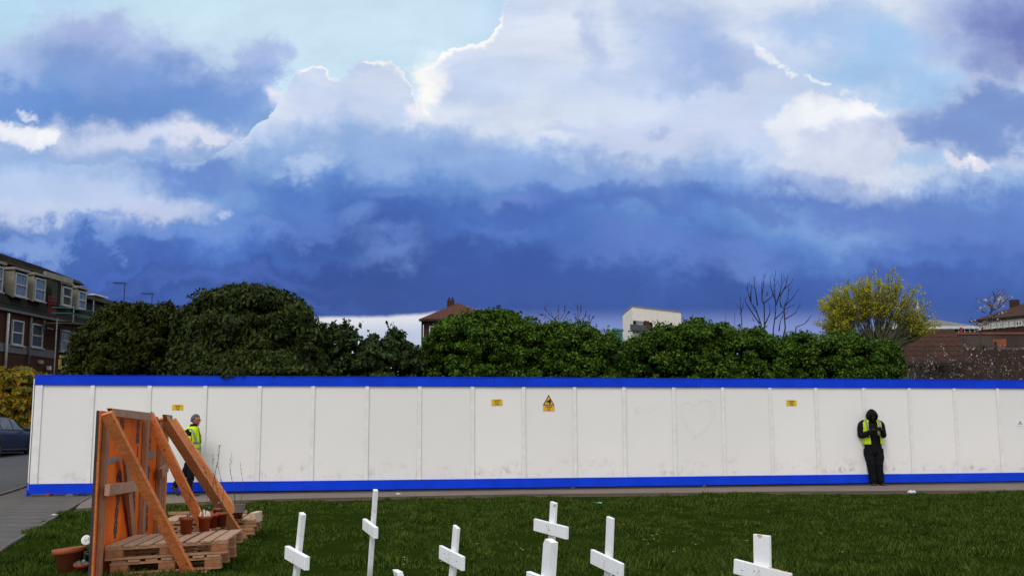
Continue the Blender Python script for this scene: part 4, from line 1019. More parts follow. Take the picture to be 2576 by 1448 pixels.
m_ivy2 = leafmat('ivy_leaves_warm', [(.007, .012, .001), (.014, .022, .002), (.024, .034, .004), (.036, .046, .005), (.058, .060, .008)], .10, .6, .08, .7)
m_dk = leafmat('dark_leaves', [(.008, .016, .004), (.014, .026, .006), (.022, .042, .009), (.036, .062, .014), (.06, .09, .02)], .12, .55, .12, .8)
m_hg = leafmat('hedge_leaves', [(.007, .020, .002), (.014, .037, .003), (.028, .065, .004), (.048, .105, .006), (.080, .15, .010), (.12, .20, .02)], .22, .55, .10, .8)
m_core = simple('shaded_branches', (.006, .009, .003), (.010, .010, .005), 5, 1, 0)
def trunk_limbs(e, base, top_pts, r0, mat, name='trunk', sway=.15, seed=0):
    rr = random.Random(seed); mb = MB(); base = Vector(base); fork = base + Vector((0, 0, (min(p[2] for p in top_pts)) * .35 + .2))
    mb.tube([base - Vector((0, 0, .1)), base.lerp(fork, .5) + Vector((rr.uniform(-sway, sway) * .3, 0, 0)), fork], [r0 * 1.3, r0, r0 * .9], 9)
    for p in top_pts:
        p = Vector(p); q = [fork]
        for t in (.33, .66): q.append(fork.lerp(p, t) + Vector((rr.uniform(-sway, sway), rr.uniform(-sway, sway), 0)))
        q.append(p); mb.tube(q, [r0 * .6, r0 * .42, r0 * .25, r0 * .08], 6)
    return mb.build(name, mat, e, True)
def core(px, Y, D, zlow, inset, e, name='inner_branches'):
    "dense bare interior so that the middle of the crown is not hollow"
    r = np.random.RandomState(5); X, Z = skyline(px, Y); x0, x1 = X.min() + inset, X.max() - inset; mb = MB()
    n = int((x1 - x0) * 16)
    for i in range(n):
        x = r.uniform(x0, x1); zt = np.interp(x, X, Z) - inset; 
        if zt < .5: continue
        y = Y + r.uniform(-D, D) * .5
        p = [Vector((x + r.normal(0, .1), y, 0)), Vector((x + r.normal(0, .15), y + r.normal(0, .1), zt * .5)), Vector((x + r.normal(0, .25), y + r.normal(0, .15), zt * r.uniform(.75, 1)))]
        mb.tube(p, [.04, .03, .01], 4)
    return mb.build(name, m_bark, e)
# left ivy tree
pxA = [(175, 960), (190, 880), (205, 840), (225, 808), (250, 785), (285, 768), (320, 756), (350, 760), (385, 752), (420, 756), (445, 770), (462, 795), (480, 850), (500, 930)]
e = empty('ivy_tree', (at(335, 900, 26.8).x, 26.8, 0), 0, 'lower dark evergreen tree with a rounded crown beside the brick flats', 'tree')
p, d, _ = mass(pxA, 26.8, 1.35, .9, 620, 90, .24, 1); P2, D2 = sprays(pxA, 26.8, 40, .22, 2, 7)
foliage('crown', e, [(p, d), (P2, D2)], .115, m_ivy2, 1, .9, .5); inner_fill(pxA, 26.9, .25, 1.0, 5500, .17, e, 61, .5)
trunk_limbs(e, (at(335, 900, 26.8).x, 26.8, 0), [tuple(at(x, y, 26.8)) for x, y in ((240, 850), (300, 800), (350, 800), (410, 800), (440, 860))], .16, m_bark, seed=1)
# big ivy tree
pxB = [(448, 960), (452, 870), (458, 800), (466, 775), (485, 762), (515, 758), (524, 742), (530, 728), (560, 722), (590, 720), (612, 712), (632, 708), (648, 716), (680, 718), (712, 722), (730, 742), (752, 752), (772, 776), (786, 802), (797, 835), (806, 880), (812, 960)]
e = empty('ivy_tree', (at(630, 900, 25.4).x, 25.4, 0), 0, 'tallest dark ivy-clad tree, its leaves drooping over the blue band', 'tree')
p, d, _ = mass(pxB, 25.4, 2.2, 1.2, 1050, 100, .25, 3, .14)
pxB2 = [(480, 940), (500, 890), (560, 870), (640, 870), (720, 880), (760, 910), (785, 945)]
p2, d2, _ = mass(pxB2, 24.0, .6, 2.72, 200, 80, .17, 4, .08, .2)
# drooping fringe over the hoarding
r = np.random.RandomState(8); n = 1300; xx = r.uniform(at(488, 950, 22).x, at(745, 950, 22).x, n); u = (xx - xx.min()) / (xx.max() - xx.min())
dr = .05 + .15 * np.exp(-((u - .28) / .12) ** 2) + .06 * np.sin(u * 30) * .5
P3 = np.stack([xx, 21.84 + (xx + 9.96) * .172 + .42 - r.rand(n) * .50, 2.62 - dr * r.rand(n) ** .8 * 1.0 + .12 * r.rand(n)], 1); D3 = np.tile([0, -1, .3], (n, 1)) + r.normal(0, .3, (n, 3))
P4, D4 = sprays(pxB[4:-2], 25.4, 70, .22, 5, 7)
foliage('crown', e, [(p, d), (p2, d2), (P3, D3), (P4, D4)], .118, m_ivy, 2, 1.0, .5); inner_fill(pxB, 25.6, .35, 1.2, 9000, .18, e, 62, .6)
trunk_limbs(e, (at(630, 900, 25.4).x, 25.4, 0), [tuple(at(x, y, 25.4)) for x, y in ((520, 800), (580, 760), (640, 750), (700, 770), (760, 840), (500, 880))], .24, m_bark, seed=2)
# dark bush between the ivy tree and the hedge
pxC = [(785, 960), (792, 870), (800, 822), (812, 806), (822, 812), (832, 850), (842, 812), (856, 803), (872, 812), (886, 822), (900, 845), (915, 852), (930, 838), (942, 832), (952, 862), (975, 850), (985, 822), (1000, 830), (1012, 848), (1030, 852), (1048, 872), (1062, 880), (1070, 960)]
e = empty('dark_shrub', (at(920, 900, 26.2).x, 26.2, 0), 0, 'dark ragged shrub against the pale horizon strip, between tree and hedge', 'shrub')
p, d, _ = mass(pxC, 26.2, .7, .9, 400, 62, .2, 6, .16, .3, inner=.3); P2, D2 = sprays(pxC[2:-2], 26.2, 46, .32, 7, 9)
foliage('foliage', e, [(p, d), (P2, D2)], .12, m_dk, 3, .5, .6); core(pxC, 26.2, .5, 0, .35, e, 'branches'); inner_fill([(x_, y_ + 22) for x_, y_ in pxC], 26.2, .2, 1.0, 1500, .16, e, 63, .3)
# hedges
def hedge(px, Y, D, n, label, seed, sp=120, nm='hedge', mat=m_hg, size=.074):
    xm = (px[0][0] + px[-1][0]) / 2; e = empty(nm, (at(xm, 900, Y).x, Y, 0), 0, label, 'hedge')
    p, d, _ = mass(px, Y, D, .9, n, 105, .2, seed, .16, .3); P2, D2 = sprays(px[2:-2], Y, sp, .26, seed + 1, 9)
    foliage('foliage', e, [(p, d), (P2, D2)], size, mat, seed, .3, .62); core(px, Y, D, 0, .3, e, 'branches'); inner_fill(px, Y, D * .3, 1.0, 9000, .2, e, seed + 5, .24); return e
pxD = [(1058, 965), (1064, 880), (1075, 845), (1095, 822), (1112, 800), (1135, 790), (1160, 785), (1180, 777), (1200, 774), (1240, 774), (1256, 772), (1264, 762), (1274, 776), (1300, 784), (1320, 800), (1350, 802), (1375, 806), (1400, 802), (1430, 806), (1455, 812), (1480, 808), (1505, 828), (1530, 832), (1556, 850), (1562, 870), (1580, 960)]
hedge(pxD, 26.6, .95, 1100, 'bright green hedge in front of the hip-roofed house', 21, 150)
pxE = [(1545, 960), (1555, 862), (1570, 846), (1600, 838), (1630, 826), (1650, 806), (1672, 808), (1690, 815), (1715, 806), (1745, 796), (1775, 806), (1800, 804), (1830, 822), (1860, 820), (1890, 814), (1915, 822), (1945, 836), (1980, 838), (2010, 830), (2045, 838), (2080, 842), (2105, 832), (2140, 828), (2165, 846), (2200, 852), (2225, 848), (2248, 862), (2262, 890), (2268, 960)]
hedge(pxE, 27.4, 1.0, 1250, 'long green hedge below the white tower and the bare saplings, ending at the wire fence', 31, 190)
# small spindly tips against the white block
# yellow bush by the road
m_yb = leafmat('yellow_leaves', [(.035, .045, .004), (.10, .10, .008), (.20, .15, .010), (.30, .19, .012), (.36, .17, .010)], .3, .5, .2, 1.5)
pxY = [(-260, 1060), (-240, 960), (-150, 925), (-60, 922), (0, 930), (30, 922), (60, 926), (85, 924), (110, 936), (140, 945), (175, 960), (195, 1010), (205, 1070)]
e = empty('yellow_bush', (at(0, 1000, 44).x, 44, .6), 0, 'yellow-green spotted bush behind the parked cars', 'shrub')
p, d, _ = mass(pxY, 44, 2.2, 1.0, 420, 90, .42, 41, .25)
foliage('foliage', e, [(p, d)], .26, m_yb, 5, .4, .7); trunk_limbs(e, (at(0, 1000, 44).x, 44, .5), [tuple(at(x, y, 44)) for x, y in ((-120, 980), (-40, 960), (40, 960), (110, 980))], .12, m_bark, seed=5)

# ---------------------------------------------------------------- branching trees
def grow(mb, p, d, L, r, depth, rr, spread, upb, tips, seg=3, kids=(2, 3), shrink=.72, nside=5, curve_=.15):
    q = [p]; rad = [r]; dd = d.copy()
    for i in range(seg):
        dd = (dd + Vector((rr.uniform(-1, 1), rr.uniform(-1, 1), rr.uniform(-1, 1))) * curve_ + Vector((0, 0, upb))).normalized()
        q.append(q[-1] + dd * (L / seg)); rad.append(r * (1 - .45 * (i + 1) / seg))
    mb.tube(q, rad, nside, True)
    if depth == 0: tips.append((q, rad[-1])); return
    for _ in range(rr.randint(*kids)):
        t = rr.uniform(.45, 1); k = min(int(t * seg), seg - 1); b = q[k].lerp(q[k + 1], t * seg - k)
        nd = (dd + Vector((rr.uniform(-1, 1), rr.uniform(-1, 1), rr.uniform(-.4, .8))) * spread).normalized()
        grow(mb, b, nd, L * shrink * rr.uniform(.75, 1.15), rad[-1] * .8, depth - 1, rr, spread, upb, tips, seg, kids, shrink, nside, curve_)
    grow(mb, q[-1], dd, L * shrink, rad[-1], depth - 1, rr, spread, upb, tips, seg, kids, shrink, nside, curve_)
m_dbark = simple('dark_bark', (.022, .018, .02), (.035, .028, .028), 6, .95, .1)
# bare saplings
def stems(e, name, Y, lines, r0, mat, side=0, seed=0, bud=0):
    rr = random.Random(seed); mb = MB()
    for ln in lines:
        q = [at(x, y, Y + i * 0) + Vector((0, rr.uniform(-.12, .12), 0)) for i, (x, y) in enumerate(ln)]
        k = r0 * rr.uniform(.8, 1.1) * (.6 + .12 * len(ln)); mb.tube(q, [k * (1 - .75 * i / (len(q) - 1)) for i in range(len(q))], 5)
        for a, c in zip(q[1:], q[2:]):
            for _ in range(side):
                t = rr.random(); b = a.lerp(c, t); l = (c - a).length * rr.uniform(.3, .8); dr_ = ((c - a).normalized() + Vector((rr.choice((-1, 1)) * rr.uniform(.5, 1), rr.uniform(-.5, .5), .1))).normalized()
                mb.tube([b, b + dr_ * l * .5, b + (dr_ + Vector((0, 0, .5))).normalized() * l], [k * .4, k * .3, k * .15], 4)
        if bud:
            for a, c in zip(q[1:], q[2:]):
                for _ in range(bud): t = rr.random(); mb.ell(a.lerp(c, t), (.018, .018, .028), 5, 4)
    return mb.build(name, mat, e)
def z7(x, y): return ((2300 + x * 948 / 2576) / 1.2609, (820 + y * 948 / 2576) / 1.2609)
e = empty('bare_tree', (at(1935, 900, 33).x, 33, 0), 0, 'bare dark sapling with upright branches against the rain cloud', 'tree')
lines = [[(430, 900), (415, 620), (435, 450), (430, 300), (428, 200), (430, 100)], [(330, 900), (310, 570), (270, 440), (225, 370), (200, 290), (198, 210)], [(225, 370), (215, 300), (235, 230)], [(340, 880), (330, 400), (315, 330), (335, 220), (335, 125)], [(315, 330), (310, 240), (318, 175)],
         [(285, 400), (262, 300), (258, 220), (265, 140)], [(435, 380), (395, 260), (383, 170)], [(435, 400), (470, 310), (490, 220), (487, 130)], [(465, 330), (520, 230), (545, 125)], [(500, 270), (560, 220), (585, 180)], [(440, 900), (520, 600), (515, 420), (545, 340), (545, 240)], [(525, 400), (580, 340), (620, 270)], [(520, 520), (600, 470), (643, 390)],
         [(300, 560), (180, 400), (165, 340)], [(160, 900), (150, 560), (128, 410), (125, 315)], [(135, 480), (165, 370)], [(85, 900), (85, 470)], [(12, 900), (8, 480)], [(340, 380), (400, 330), (415, 270)], [(350, 560), (380, 470), (378, 370)], [(560, 900), (610, 590), (690, 560), (755, 480)], [(480, 420), (470, 360), (475, 330)], [(430, 520), (520, 430), (590, 400)], [(470, 620), (465, 560), (520, 420)], [(250, 540), (235, 500)], [(355, 320), (372, 280)]]
stems(e, 'branches', 33, [[z7(*p) for p in ln] for ln in lines], .022, m_dbark, 1, 3)
e = empty('bare_tree', (at(1425, 900, 32).x, 32, 0), 0, 'reddish-brown budding branches rising above the middle of the green hedge', 'tree')
def z8(x, y): return ((1300 + x * 1000 / 2576) / 1.2609, (900 + y * 1000 / 2576) / 1.2609)
lines = [[(1240, 500), (1215, 300), (1210, 240), (1215, 180)], [(1230, 290), (1265, 230), (1265, 180)], [(1200, 300), (1140, 250), (1100, 200)], [(1170, 280), (1140, 210)], [(1250, 300), (1290, 240), (1305, 225)], [(1360, 500), (1355, 290), (1350, 240)], [(1360, 300), (1375, 230), (1370, 175)], [(1365, 300), (1400, 230), (1400, 165)], [(1370, 320), (1430, 270), (1440, 225)], [(1470, 320), (1490, 280), (1508, 262)], [(1180, 320), (1110, 260), (1062, 250)], [(1340, 330), (1310, 290)], [(1440, 310), (1470, 290), (1460, 260)]]
m_rb = simple('reddish_bark', (.075, .045, .035), (.05, .033, .028), 6, .9, .1)
stems(e, 'branches', 32, [[z8(*p) for p in ln] for ln in lines], .014, m_rb, 3, 4, 4)
# yellow-green pollard
e = empty('yellow_tree', (at(2215, 900, 34).x, 34, 0), 0, 'fan-shaped tree with yellow-green spring leaves behind the hedge', 'tree')
m_yt = leafmat('spring_leaves', [(.16, .19, .02), (.27, .30, .03), (.42, .42, .035), (.55, .48, .03), (.62, .48, .02)], .45, .6, .1, 2.2)
m_yb2 = simple('grey_green_bark', (.10, .10, .06), (.06, .06, .04), 6, .9, .1)
rr = random.Random(12); mb = MB(); twm = MB(); P = []; 
bx0 = at(2190, 1000, 34).x; basez = at(2200, 875, 34).z
for bx in (at(2140, 900, 34).x, at(2190, 900, 34).x, at(2240, 900, 34).x): mb.tube([(at(2190, 900, 34).x, 34, -.1), ((at(2190, 900, 34).x + bx) / 2, 34, basez * .55), (bx, 34, basez)], [.16, .13, .10], 8)
mb.build('trunk', m_yb2, e, True)
ctr = at(2205, 862, 34)
for i in range(270):
    th = rr.uniform(-1.38, 1.38); ph = rr.uniform(-.55, .55)
    # outline of the crown: distance from its root as a function of angle
    deg = math.degrees(th); Rm = np.interp(deg, [-80, -60, -45, -30, -15, 0, 12, 25, 40, 55, 68, 80], [128, 150, 165, 155, 150, 172, 168, 162, 158, 150, 142, 150]) / F * 34
    dv = Vector((math.sin(th), math.sin(ph) * .6, math.cos(th))).normalized(); l = Rm * rr.uniform(.72, 1.04) if i > 40 else Rm * rr.uniform(.95, 1.05)
    b = ctr + Vector((math.sin(th) * .55 + rr.uniform(-.25, .25), rr.uniform(-.25, .25), -.15))
    up_ = Vector((0, 0, 1)); e1 = ctr + dv * l; c1 = b.lerp(e1, .5) + Vector((math.sin(th) * .12, 0, -.06)) + Vector((rr.uniform(-.08, .08), 0, rr.uniform(-.08, .08)))
    q = [b, b.lerp(c1, .6), c1, c1.lerp(e1, .5) + Vector((0, 0, .03)), e1]; twm.tube(q, [.015, .013, .010, .007, .004], 4, False)
    for k in range(rr.randint(5, 9)):
        t = rr.uniform(.45, 1); s_ = b.lerp(e1, t); dl = (dv + Vector((rr.uniform(-.7, .7), rr.uniform(-.7, .7), rr.uniform(0, .5)))).normalized() * rr.uniform(.12, .32)
        twm.tube([s_, s_ + dl], [.006, .003], 3, False)
        dens = np.interp(s_.x, [at(2080, 800, 34).x, at(2180, 800, 34).x, at(2350, 800, 34).x], [19, 14, 7])
        for _ in range(int(dens * rr.uniform(.3, 1.4))):
            P.append(s_ + dl * rr.uniform(.4, 1.15) + Vector((rr.gauss(0, .045), rr.gauss(0, .045), rr.gauss(0, .045))))
twm.build('branches', m_yb2, e)
P = np.array([tuple(p) for p in P]); rs = np.random.RandomState(3); big_mesh('leaves', leaves_at(P, rs.normal(0, 1, P.shape), .062, rs, .2, .6), 4, m_yt, e)
# cherry, right
m_bl = leafmat('blossom', [(.30, .23, .20), (.48, .40, .36), (.62, .54, .49), (.20, .11, .08)], .3, .7, .1, 3); m_cb = simple('cherry_bark', (.055, .038, .04), (.09, .06, .055), 6, .9, .1)
def z6(x, y): return ((2900 + x * 348 / 1527) / 1.2609, (880 + y * 348 / 1527) / 1.2609)
e = empty('cherry_tree', (at(2478, 900, 31).x, 31, 0), 0, 'slender cherry tree with white blossom in front of the red-roofed house', 'tree')
lines = [[(930, 1300), (930, 780), (980, 660), (1050, 570), (1100, 400), (1140, 280), (1160, 180)], [(1090, 450), (1180, 420), (1260, 330), (1330, 260)], [(1120, 330), (1190, 220), (1265, 150)], [(1080, 470), (1000, 350), (920, 300), (865, 270)], [(1060, 440), (1030, 330), (1050, 245)], [(1000, 490), (930, 450), (870, 420)], [(940, 720), (860, 640), (800, 555)], [(1160, 400), (1210, 300), (1300, 235)], [(1050, 570), (1120, 520), (1240, 480), (1330, 500)], [(980, 660), (1100, 600), (1220, 600)], [(960, 690), (880, 650), (820, 660)], [(1110, 250), (1070, 190)]]
pl = [[z6(*p) for p in ln] for ln in lines]; stems(e, 'branches', 31, pl, .024, m_cb, 1, 5)
def blossom_on(lines, Y, dens, seed, skip=.35, yr=.15):
    r = np.random.RandomState(seed); P = []
    for ln in lines:
        for a, c in zip(ln[:-1], ln[1:]):
            A_, C_ = at(*a, Y), at(*c, Y); n = int((C_ - A_).length * 9)
            for i in range(n):
                if r.rand() < skip: continue
                b = A_.lerp(C_, r.rand()); 
                for _ in range(r.poisson(dens)): P.append([b.x + r.normal(0, .035), b.y + r.normal(0, yr), b.z + r.normal(0, .035)])
    return np.array(P)
P = blossom_on(pl[1:], 31, 8, 6); rs = np.random.RandomState(4); big_mesh('blossom', leaves_at(P, rs.normal(0, 1, P.shape), .055, rs, .1, .9), 4, m_bl, e)
# blossoming thicket behind the wire fence
rs = np.random.RandomState(17); rr = random.Random(18)
def thicket(x0, x1, Y, label, seed, n=60, green=.2, tall=(850, 905)):
    rr = random.Random(seed); e = empty('blossom_shrub', (at((x0 + x1) / 2, 900, Y).x, Y, 0), 0, label, 'shrub'); mb = MB(); B_ = []; G_ = []
    for i in range(n):
        x = rr.uniform(x0, x1); p = at(x, 1040, Y + rr.uniform(-.6, .6)); p.z = 0; top = at(x + rr.uniform(-40, 40), rr.uniform(*tall), Y + rr.uniform(-.6, .6))
        q = [p, p.lerp(top, .4) + Vector((rr.uniform(-.15, .15), 0, 0)), p.lerp(top, .75) + Vector((rr.uniform(-.15, .15), 0, 0)), top]; mb.tube(q, [.014, .011, .008, .004], 4, False)
        for k in range(7):
            t = rr.uniform(.45, 1); s_ = q[1].lerp(q[3], (t - .3) / .7); dl = Vector((rr.uniform(-.4, .4), rr.uniform(-.3, .3), rr.uniform(0, .35))); mb.tube([s_, s_ + dl], [.006, .002], 3, False)
            if rr.random() < .36:
                tgt = G_ if rr.random() < green else B_
                for _ in range(rr.randint(1, 8)): tgt.append(s_ + dl * rr.uniform(.3, 1.1) + Vector((rr.gauss(0, .05), rr.gauss(0, .05), rr.gauss(0, .05))))
    mb.build('branches', m_cb, e); r = np.random.RandomState(seed)
    B_ = np.array([tuple(k) for k in B_]); big_mesh('blossom', leaves_at(B_, r.normal(0, 1, B_.shape), .05, r, .1, .9), 4, m_bl, e)
    if G_: G_ = np.array([tuple(k) for k in G_]); big_mesh('leaves', leaves_at(G_, r.normal(0, 1, G_.shape), .085, r, .3, .6), 4, m_hg, e)
thicket(2330, 2470, 29.0, 'sparse blossoming shrub behind the wire fence, left of the fence post', 51, 60, .25, (862, 935))
thicket(2470, 2660, 29.4, 'sparse blossoming shrub behind the wire fence, right of the fence post', 52, 70, .3, (862, 935))
thicket(2262, 2345, 28.8, 'thin leafless brush with few blossoms at the end of the long hedge', 53, 34, .4, (880, 940))
# ---------------------------------------------------------------- wire fence
m_fp = simple('fence_steel', (.018, .020, .018), (.035, .03, .026), 8, .85, .1)
Yf = 27.9
e = empty('wire_fence', (at(2262, 900, Yf).x, Yf, 0), 0, 'tall chain link fence with dark posts right of the long hedge', 'fence')
xf0 = at(2262, 900, Yf).x; zf = at(2262, 795, Yf).z
for px_, pt in ((2262, 870), (2507, 862), (2752, 862)):
    x = at(px_, 900, Yf).x; zt_ = at(px_, pt, Yf).z; mb = MB(); mb.tube([(x, Yf, 0), (x, Yf, zt_)], .045, 8); mb.lathe((x, Yf, zt_), [(.045, 0), (.05, .01), (.02, .035), (0, .04)], 8); mb.build('post', m_fp, e, True)
zt_ = at(2262, 870, Yf).z; x1 = at(2752, 900, Yf).x
mb = MB(); W_, H_ = x1 - xf0, zt_ - .05; st = .085; k = -int(H_ / st) - 1
def wire(p, q, r=.003):
    d = (Vector(q) - Vector(p)).normalized(); n_ = d.cross(Vector((0, 1, 0))) * r
    p, q = Vector(p), Vector(q); t_ = Vector((0, r, 0)); mb.add([p - n_, p + t_, p + n_, q - n_, q + t_, q + n_], [(0, 1, 4, 3), (1, 2, 5, 4), (2, 0, 3, 5)])
while k * st < W_:
    a = k * st
    for sg in (1, -1):
        u0, z0, u1, z1 = (a, 0, a + H_, H_) if sg == 1 else (a + H_, 0, a, H_)
        lo, hi = min(u0, u1), max(u0, u1)
        def zz(u): return z0 + (z1 - z0) * (u - u0) / (u1 - u0)
        L_, R_ = max(lo, 0), min(hi, W_)
        if R_ - L_ > .01: wire((xf0 + L_, Yf + sg * .002, .05 + zz(L_)), (xf0 + R_, Yf + sg * .002, .05 + zz(R_)))
    k += 1
mb.build('wire_mesh', m_fp, e)
for z_ in (.06, zt_ - .02, zt_ * .5): mb = MB(); mb.tube([(xf0, Yf - .01, z_), (x1, Yf - .01, z_)], .004, 4); mb.build('tension_wire', m_fp, e)

# ---------------------------------------------------------------- materials for buildings
def brickmat(name, c1, c2, mo, bw=.225, rh=.075, dark=.4, ax=0):
    m, b = new_mat(name, .9, .15); co = objco(); x, y, z = sepv(co); u = x + y
    bt = S.nt.nodes.new('ShaderNodeTexBrick'); S.nt.links.new(vec(u, z, 0).k, bt.inputs[0]); bt.inputs['Scale'].default_value = 1
    bt.inputs['Brick Width'].default_value = bw; bt.inputs['Row Height'].default_value = rh; bt.inputs['Mortar Size'].default_value = .008
    bt.inputs['Color1'].default_value = (*c1, 1); bt.inputs['Color2'].default_value = (*c2, 1); bt.inputs['Mortar'].default_value = (*mo, 1)
    c = mixc(sstep(noise(co, .7, 5, .6), .4, .7) * dark, S(bt.outputs[0]), tuple(k * .5 for k in c1)); setc(b, c); return m
m_br = brickmat('dark_brick', (.060, .022, .014), (.046, .018, .012), (.04, .024, .018))
m_br2 = brickmat('brown_brick', (.066, .029, .019), (.048, .023, .016), (.045, .032, .025)); 
def tilemat(name, c1, c2, row=.3, spec=.2):
    m, b = new_mat(name, .85, spec); co = objco(); x, y, z = sepv(co)
    wv_ = S.nt.nodes.new('ShaderNodeTexBrick'); S.nt.links.new(vec(x + y, z, 0).k, wv_.inputs[0]); wv_.inputs['Scale'].default_value = 1; wv_.inputs['Brick Width'].default_value = row; wv_.inputs['Row Height'].default_value = row * .6; wv_.inputs['Mortar Size'].default_value = row * .06
    wv_.inputs['Color1'].default_value = (*c1, 1); wv_.inputs['Color2'].default_value = (*c2, 1); wv_.inputs['Mortar'].default_value = (*[k * .35 for k in c1], 1)
    c = mixc(sstep(noise(co, .5, 5, .65), .4, .65) * .5, S(wv_.outputs[0]), tuple(k * .6 for k in c2)); setc(b, c); return m
m_slate = tilemat('dark_slate', (.022, .020, .014), (.016, .015, .011), .8)
m_slate2 = simple('roof_felt', (.03, .028, .022), (.02, .018, .014), 3, .95, .05, .4)
m_rt = tilemat('brown_tiles', (.11, .042, .024), (.085, .034, .020), .35); m_rt2 = tilemat('red_tiles', (.070, .026, .016), (.050, .021, .014), .35)
m_wf = simple('white_frame', (.62, .62, .60), (.5, .5, .48), 4, .5, .4, 0); m_cheek = simple('cream_cladding', (.27, .245, .20), (.21, .19, .155), 3, .7, .2, .1)
m_gl = bpy.data.materials.new('window_glass'); m_gl, b = new_mat('window_glass', .35, .3); setc(b, mixc(noise(objco(), 1.5, 3), (.022, .030, .042), (.045, .058, .075)))
m_gll, b = new_mat('window_glass_curtain', .15, .5); x_, y_, z_ = sepv(objco()); setc(b, mixc(sstep(noise(vec((x_ + y_) * 6, z_ * .4, 0), 2, 3), .4, .6), (.07, .10, .16), (.16, .20, .26)))
m_olive = simple('olive_cladding', (.035, .038, .020), (.025, .028, .016), 3, .8); m_gut = simple('gutter_grey', (.11, .11, .11), (.08, .08, .08), 5, .6, .3); m_pipe = simple('pale_pipe', (.42, .42, .40), (.34, .34, .33), 5, .6, .3)
m_red = simple('red_rail', (.17, .01, .016), None, 5, .6); m_grn = simple('scaffold_green', (.02, .13, .08), (.03, .09, .06), 5, .6); m_steel = simple('scaffold_steel', (.12, .14, .14), (.07, .08, .08), 8, .5, .4, .1, metal=.3)
m_plk = simple('scaffold_plank', (.14, .095, .06), (.09, .06, .04), 5, .9); m_int = simple('dark_interior', (.012, .010, .010), None, 3, .9)

# ---------------------------------------------------------------- brick flats on the left
VX = 1550.0; X0K = (VX - 1288) / F      # facade runs away towards this bearing
XF = -29.7
def fY(x): return XF / ((x - VX) / F)
def fp(x, off=0):
    Y = fY(x); fdir = Vector((X0K, 1, 0)).normalized(); n_ = Vector((fdir.y, -fdir.x, 0)); return Vector((XF + X0K * Y, Y, 0)) + n_ * off
fdir = Vector((X0K, 1, 0)).normalized(); fn = Vector((fdir.y, -fdir.x, 0))
def fz(x, y, off=0):
    q = on_plane(x, y, fp(0, off), fn); return q
T = empty('brick_flats', (fp(60).x, fp(60).y, gz(-30, 50)), 0, 'three-storey brown brick flats with a dark mansard roof and white dormer windows', 'building')
m_wf2 = simple('dull_white_frame', (.34, .35, .35), (.27, .28, .28), 4, .5, .3, 0)
def fbox(name, xa, ya, xb, yb, off, th, m, parent=T):
    "box on the facade between two pixel corners"
    a = fz(xa, ya, off); c = fz(xb, yb, off); s0_ = (a - fp(0, off)).dot(fdir); s1_ = (c - fp(0, off)).dot(fdir); z1_ = a.z; z0_ = c.z
    o0 = fp(0, off); mid = o0 + fdir * ((s0_ + s1_) / 2); mb = MB(); mb.box((mid.x, mid.y, (z0_ + z1_) / 2), (abs(s1_ - s0_), th, abs(z1_ - z0_)), (fdir, fn, UP)); return mb.build(name, m, parent)
def Sx(x): return (fp(x) - fp(0)).length * (1 if x >= 0 else -1)
zg = fz(0, 778).z; zr = fz(0, 655).z; o0 = fp(0)
def FP(s, z, off=0): p = o0 + fdir * s + fn * off; return Vector((p.x, p.y, z))
sA, sB, sC = -14.0, Sx(222), Sx(340)
mb = MB(); mb.prism([FP(sA, .4), FP(sB, .4), FP(sB, zg), FP(sA, zg)], fn * -9); mb.build('wall', m_br, T)
zr1 = fz(120, 686).z
mb = MB(); mb.add([FP(sA, zg, .12), FP(sB, zg, .12), FP(sB, zr1 + .2, -.95), FP(sA, zr1 + .2, -.95)], [(0, 1, 2, 3)])
mb.add([FP(sB, zg, .12), FP(sB, zg, -9), FP(sB, zr1 + .2, -8), FP(sB, zr1 + .2, -.95)], [(0, 1, 2, 3)]); mb.add([FP(sA, zg, -9), FP(sB, zg, -9), FP(sB, zr1 + .2, -8), FP(sA, zr1 + .2, -8)], [(0, 1, 2, 3)]); mb.build('mansard_slope', m_slate, T)
# thick ragged roof edge sloping with the eaves
q = [fz(-400, 560 + 0, -.7), ]
mb = MB()
pts = [(-14.0, zr1 + .55), (Sx(0), fz(0, 648, -.8).z), (Sx(60), fz(60, 664, -.8).z), (Sx(61), fz(61, 667, -.8).z), (Sx(120), fz(120, 688, -.8).z), (Sx(222), fz(222, 727, -.8).z), (Sx(222), zr1 - .05)]
pts = [(s_, z_) for s_, z_ in pts] + [(-14.0, zr1 - .05)]
zt1 = zr1 + .42; mb.prism([FP(sA, zr1 + .02, -.45), FP(sB, zr1 + .02, -.45), FP(sB, zt1 - .18, -.75), FP(sB * .5, zt1 + .02, -.75), FP(0, zt1 + .1, -.75), FP(sA, zt1 + .25, -.75)], fn * -7.5); mb.build('roof', m_slate2, T)
for i in range(0): pass
# second, lower block beyond
zr2 = fz(260, 752).z; zg2 = zg - .4
mb = MB(); mb.prism([FP(sB + .02, .4, -.3), FP(sC + 6, .4, -.3), FP(sC + 6, zg2, -.3), FP(sB + .02, zg2, -.3)], fn * -8.4); mb.build('wall', m_br, T)
mb = MB(); mb.add([FP(sB + .02, zg2, -.15), FP(sC + 6, zg2, -.15), FP(sC + 6, zr2, -1.1), FP(sB + .02, zr2, -1.1)], [(0, 1, 2, 3)]); mb.build('mansard_slope', m_slate, T)
mb = MB(); mb.prism([FP(sB + .02, zr2, -.8), FP(sC + 6, zr2, -.8), FP(sC + 6, zr2 + .38, -1.3), FP(sB + .02, zr2 + .38, -1.3)], fn * -6.8); mb.build('roof', m_slate2, T)
a = fz(232, 742, -.4); fbox('eaves_board', 228, 742, 262, 747, -.3, .5, m_wf)
# gutter
mb = MB(); mb.box((FP((sA + sB) / 2, zg + .02, .16)), (sB - sA, .12, .12), (fdir, fn, UP)); mb.build('gutter', m_gut, T)
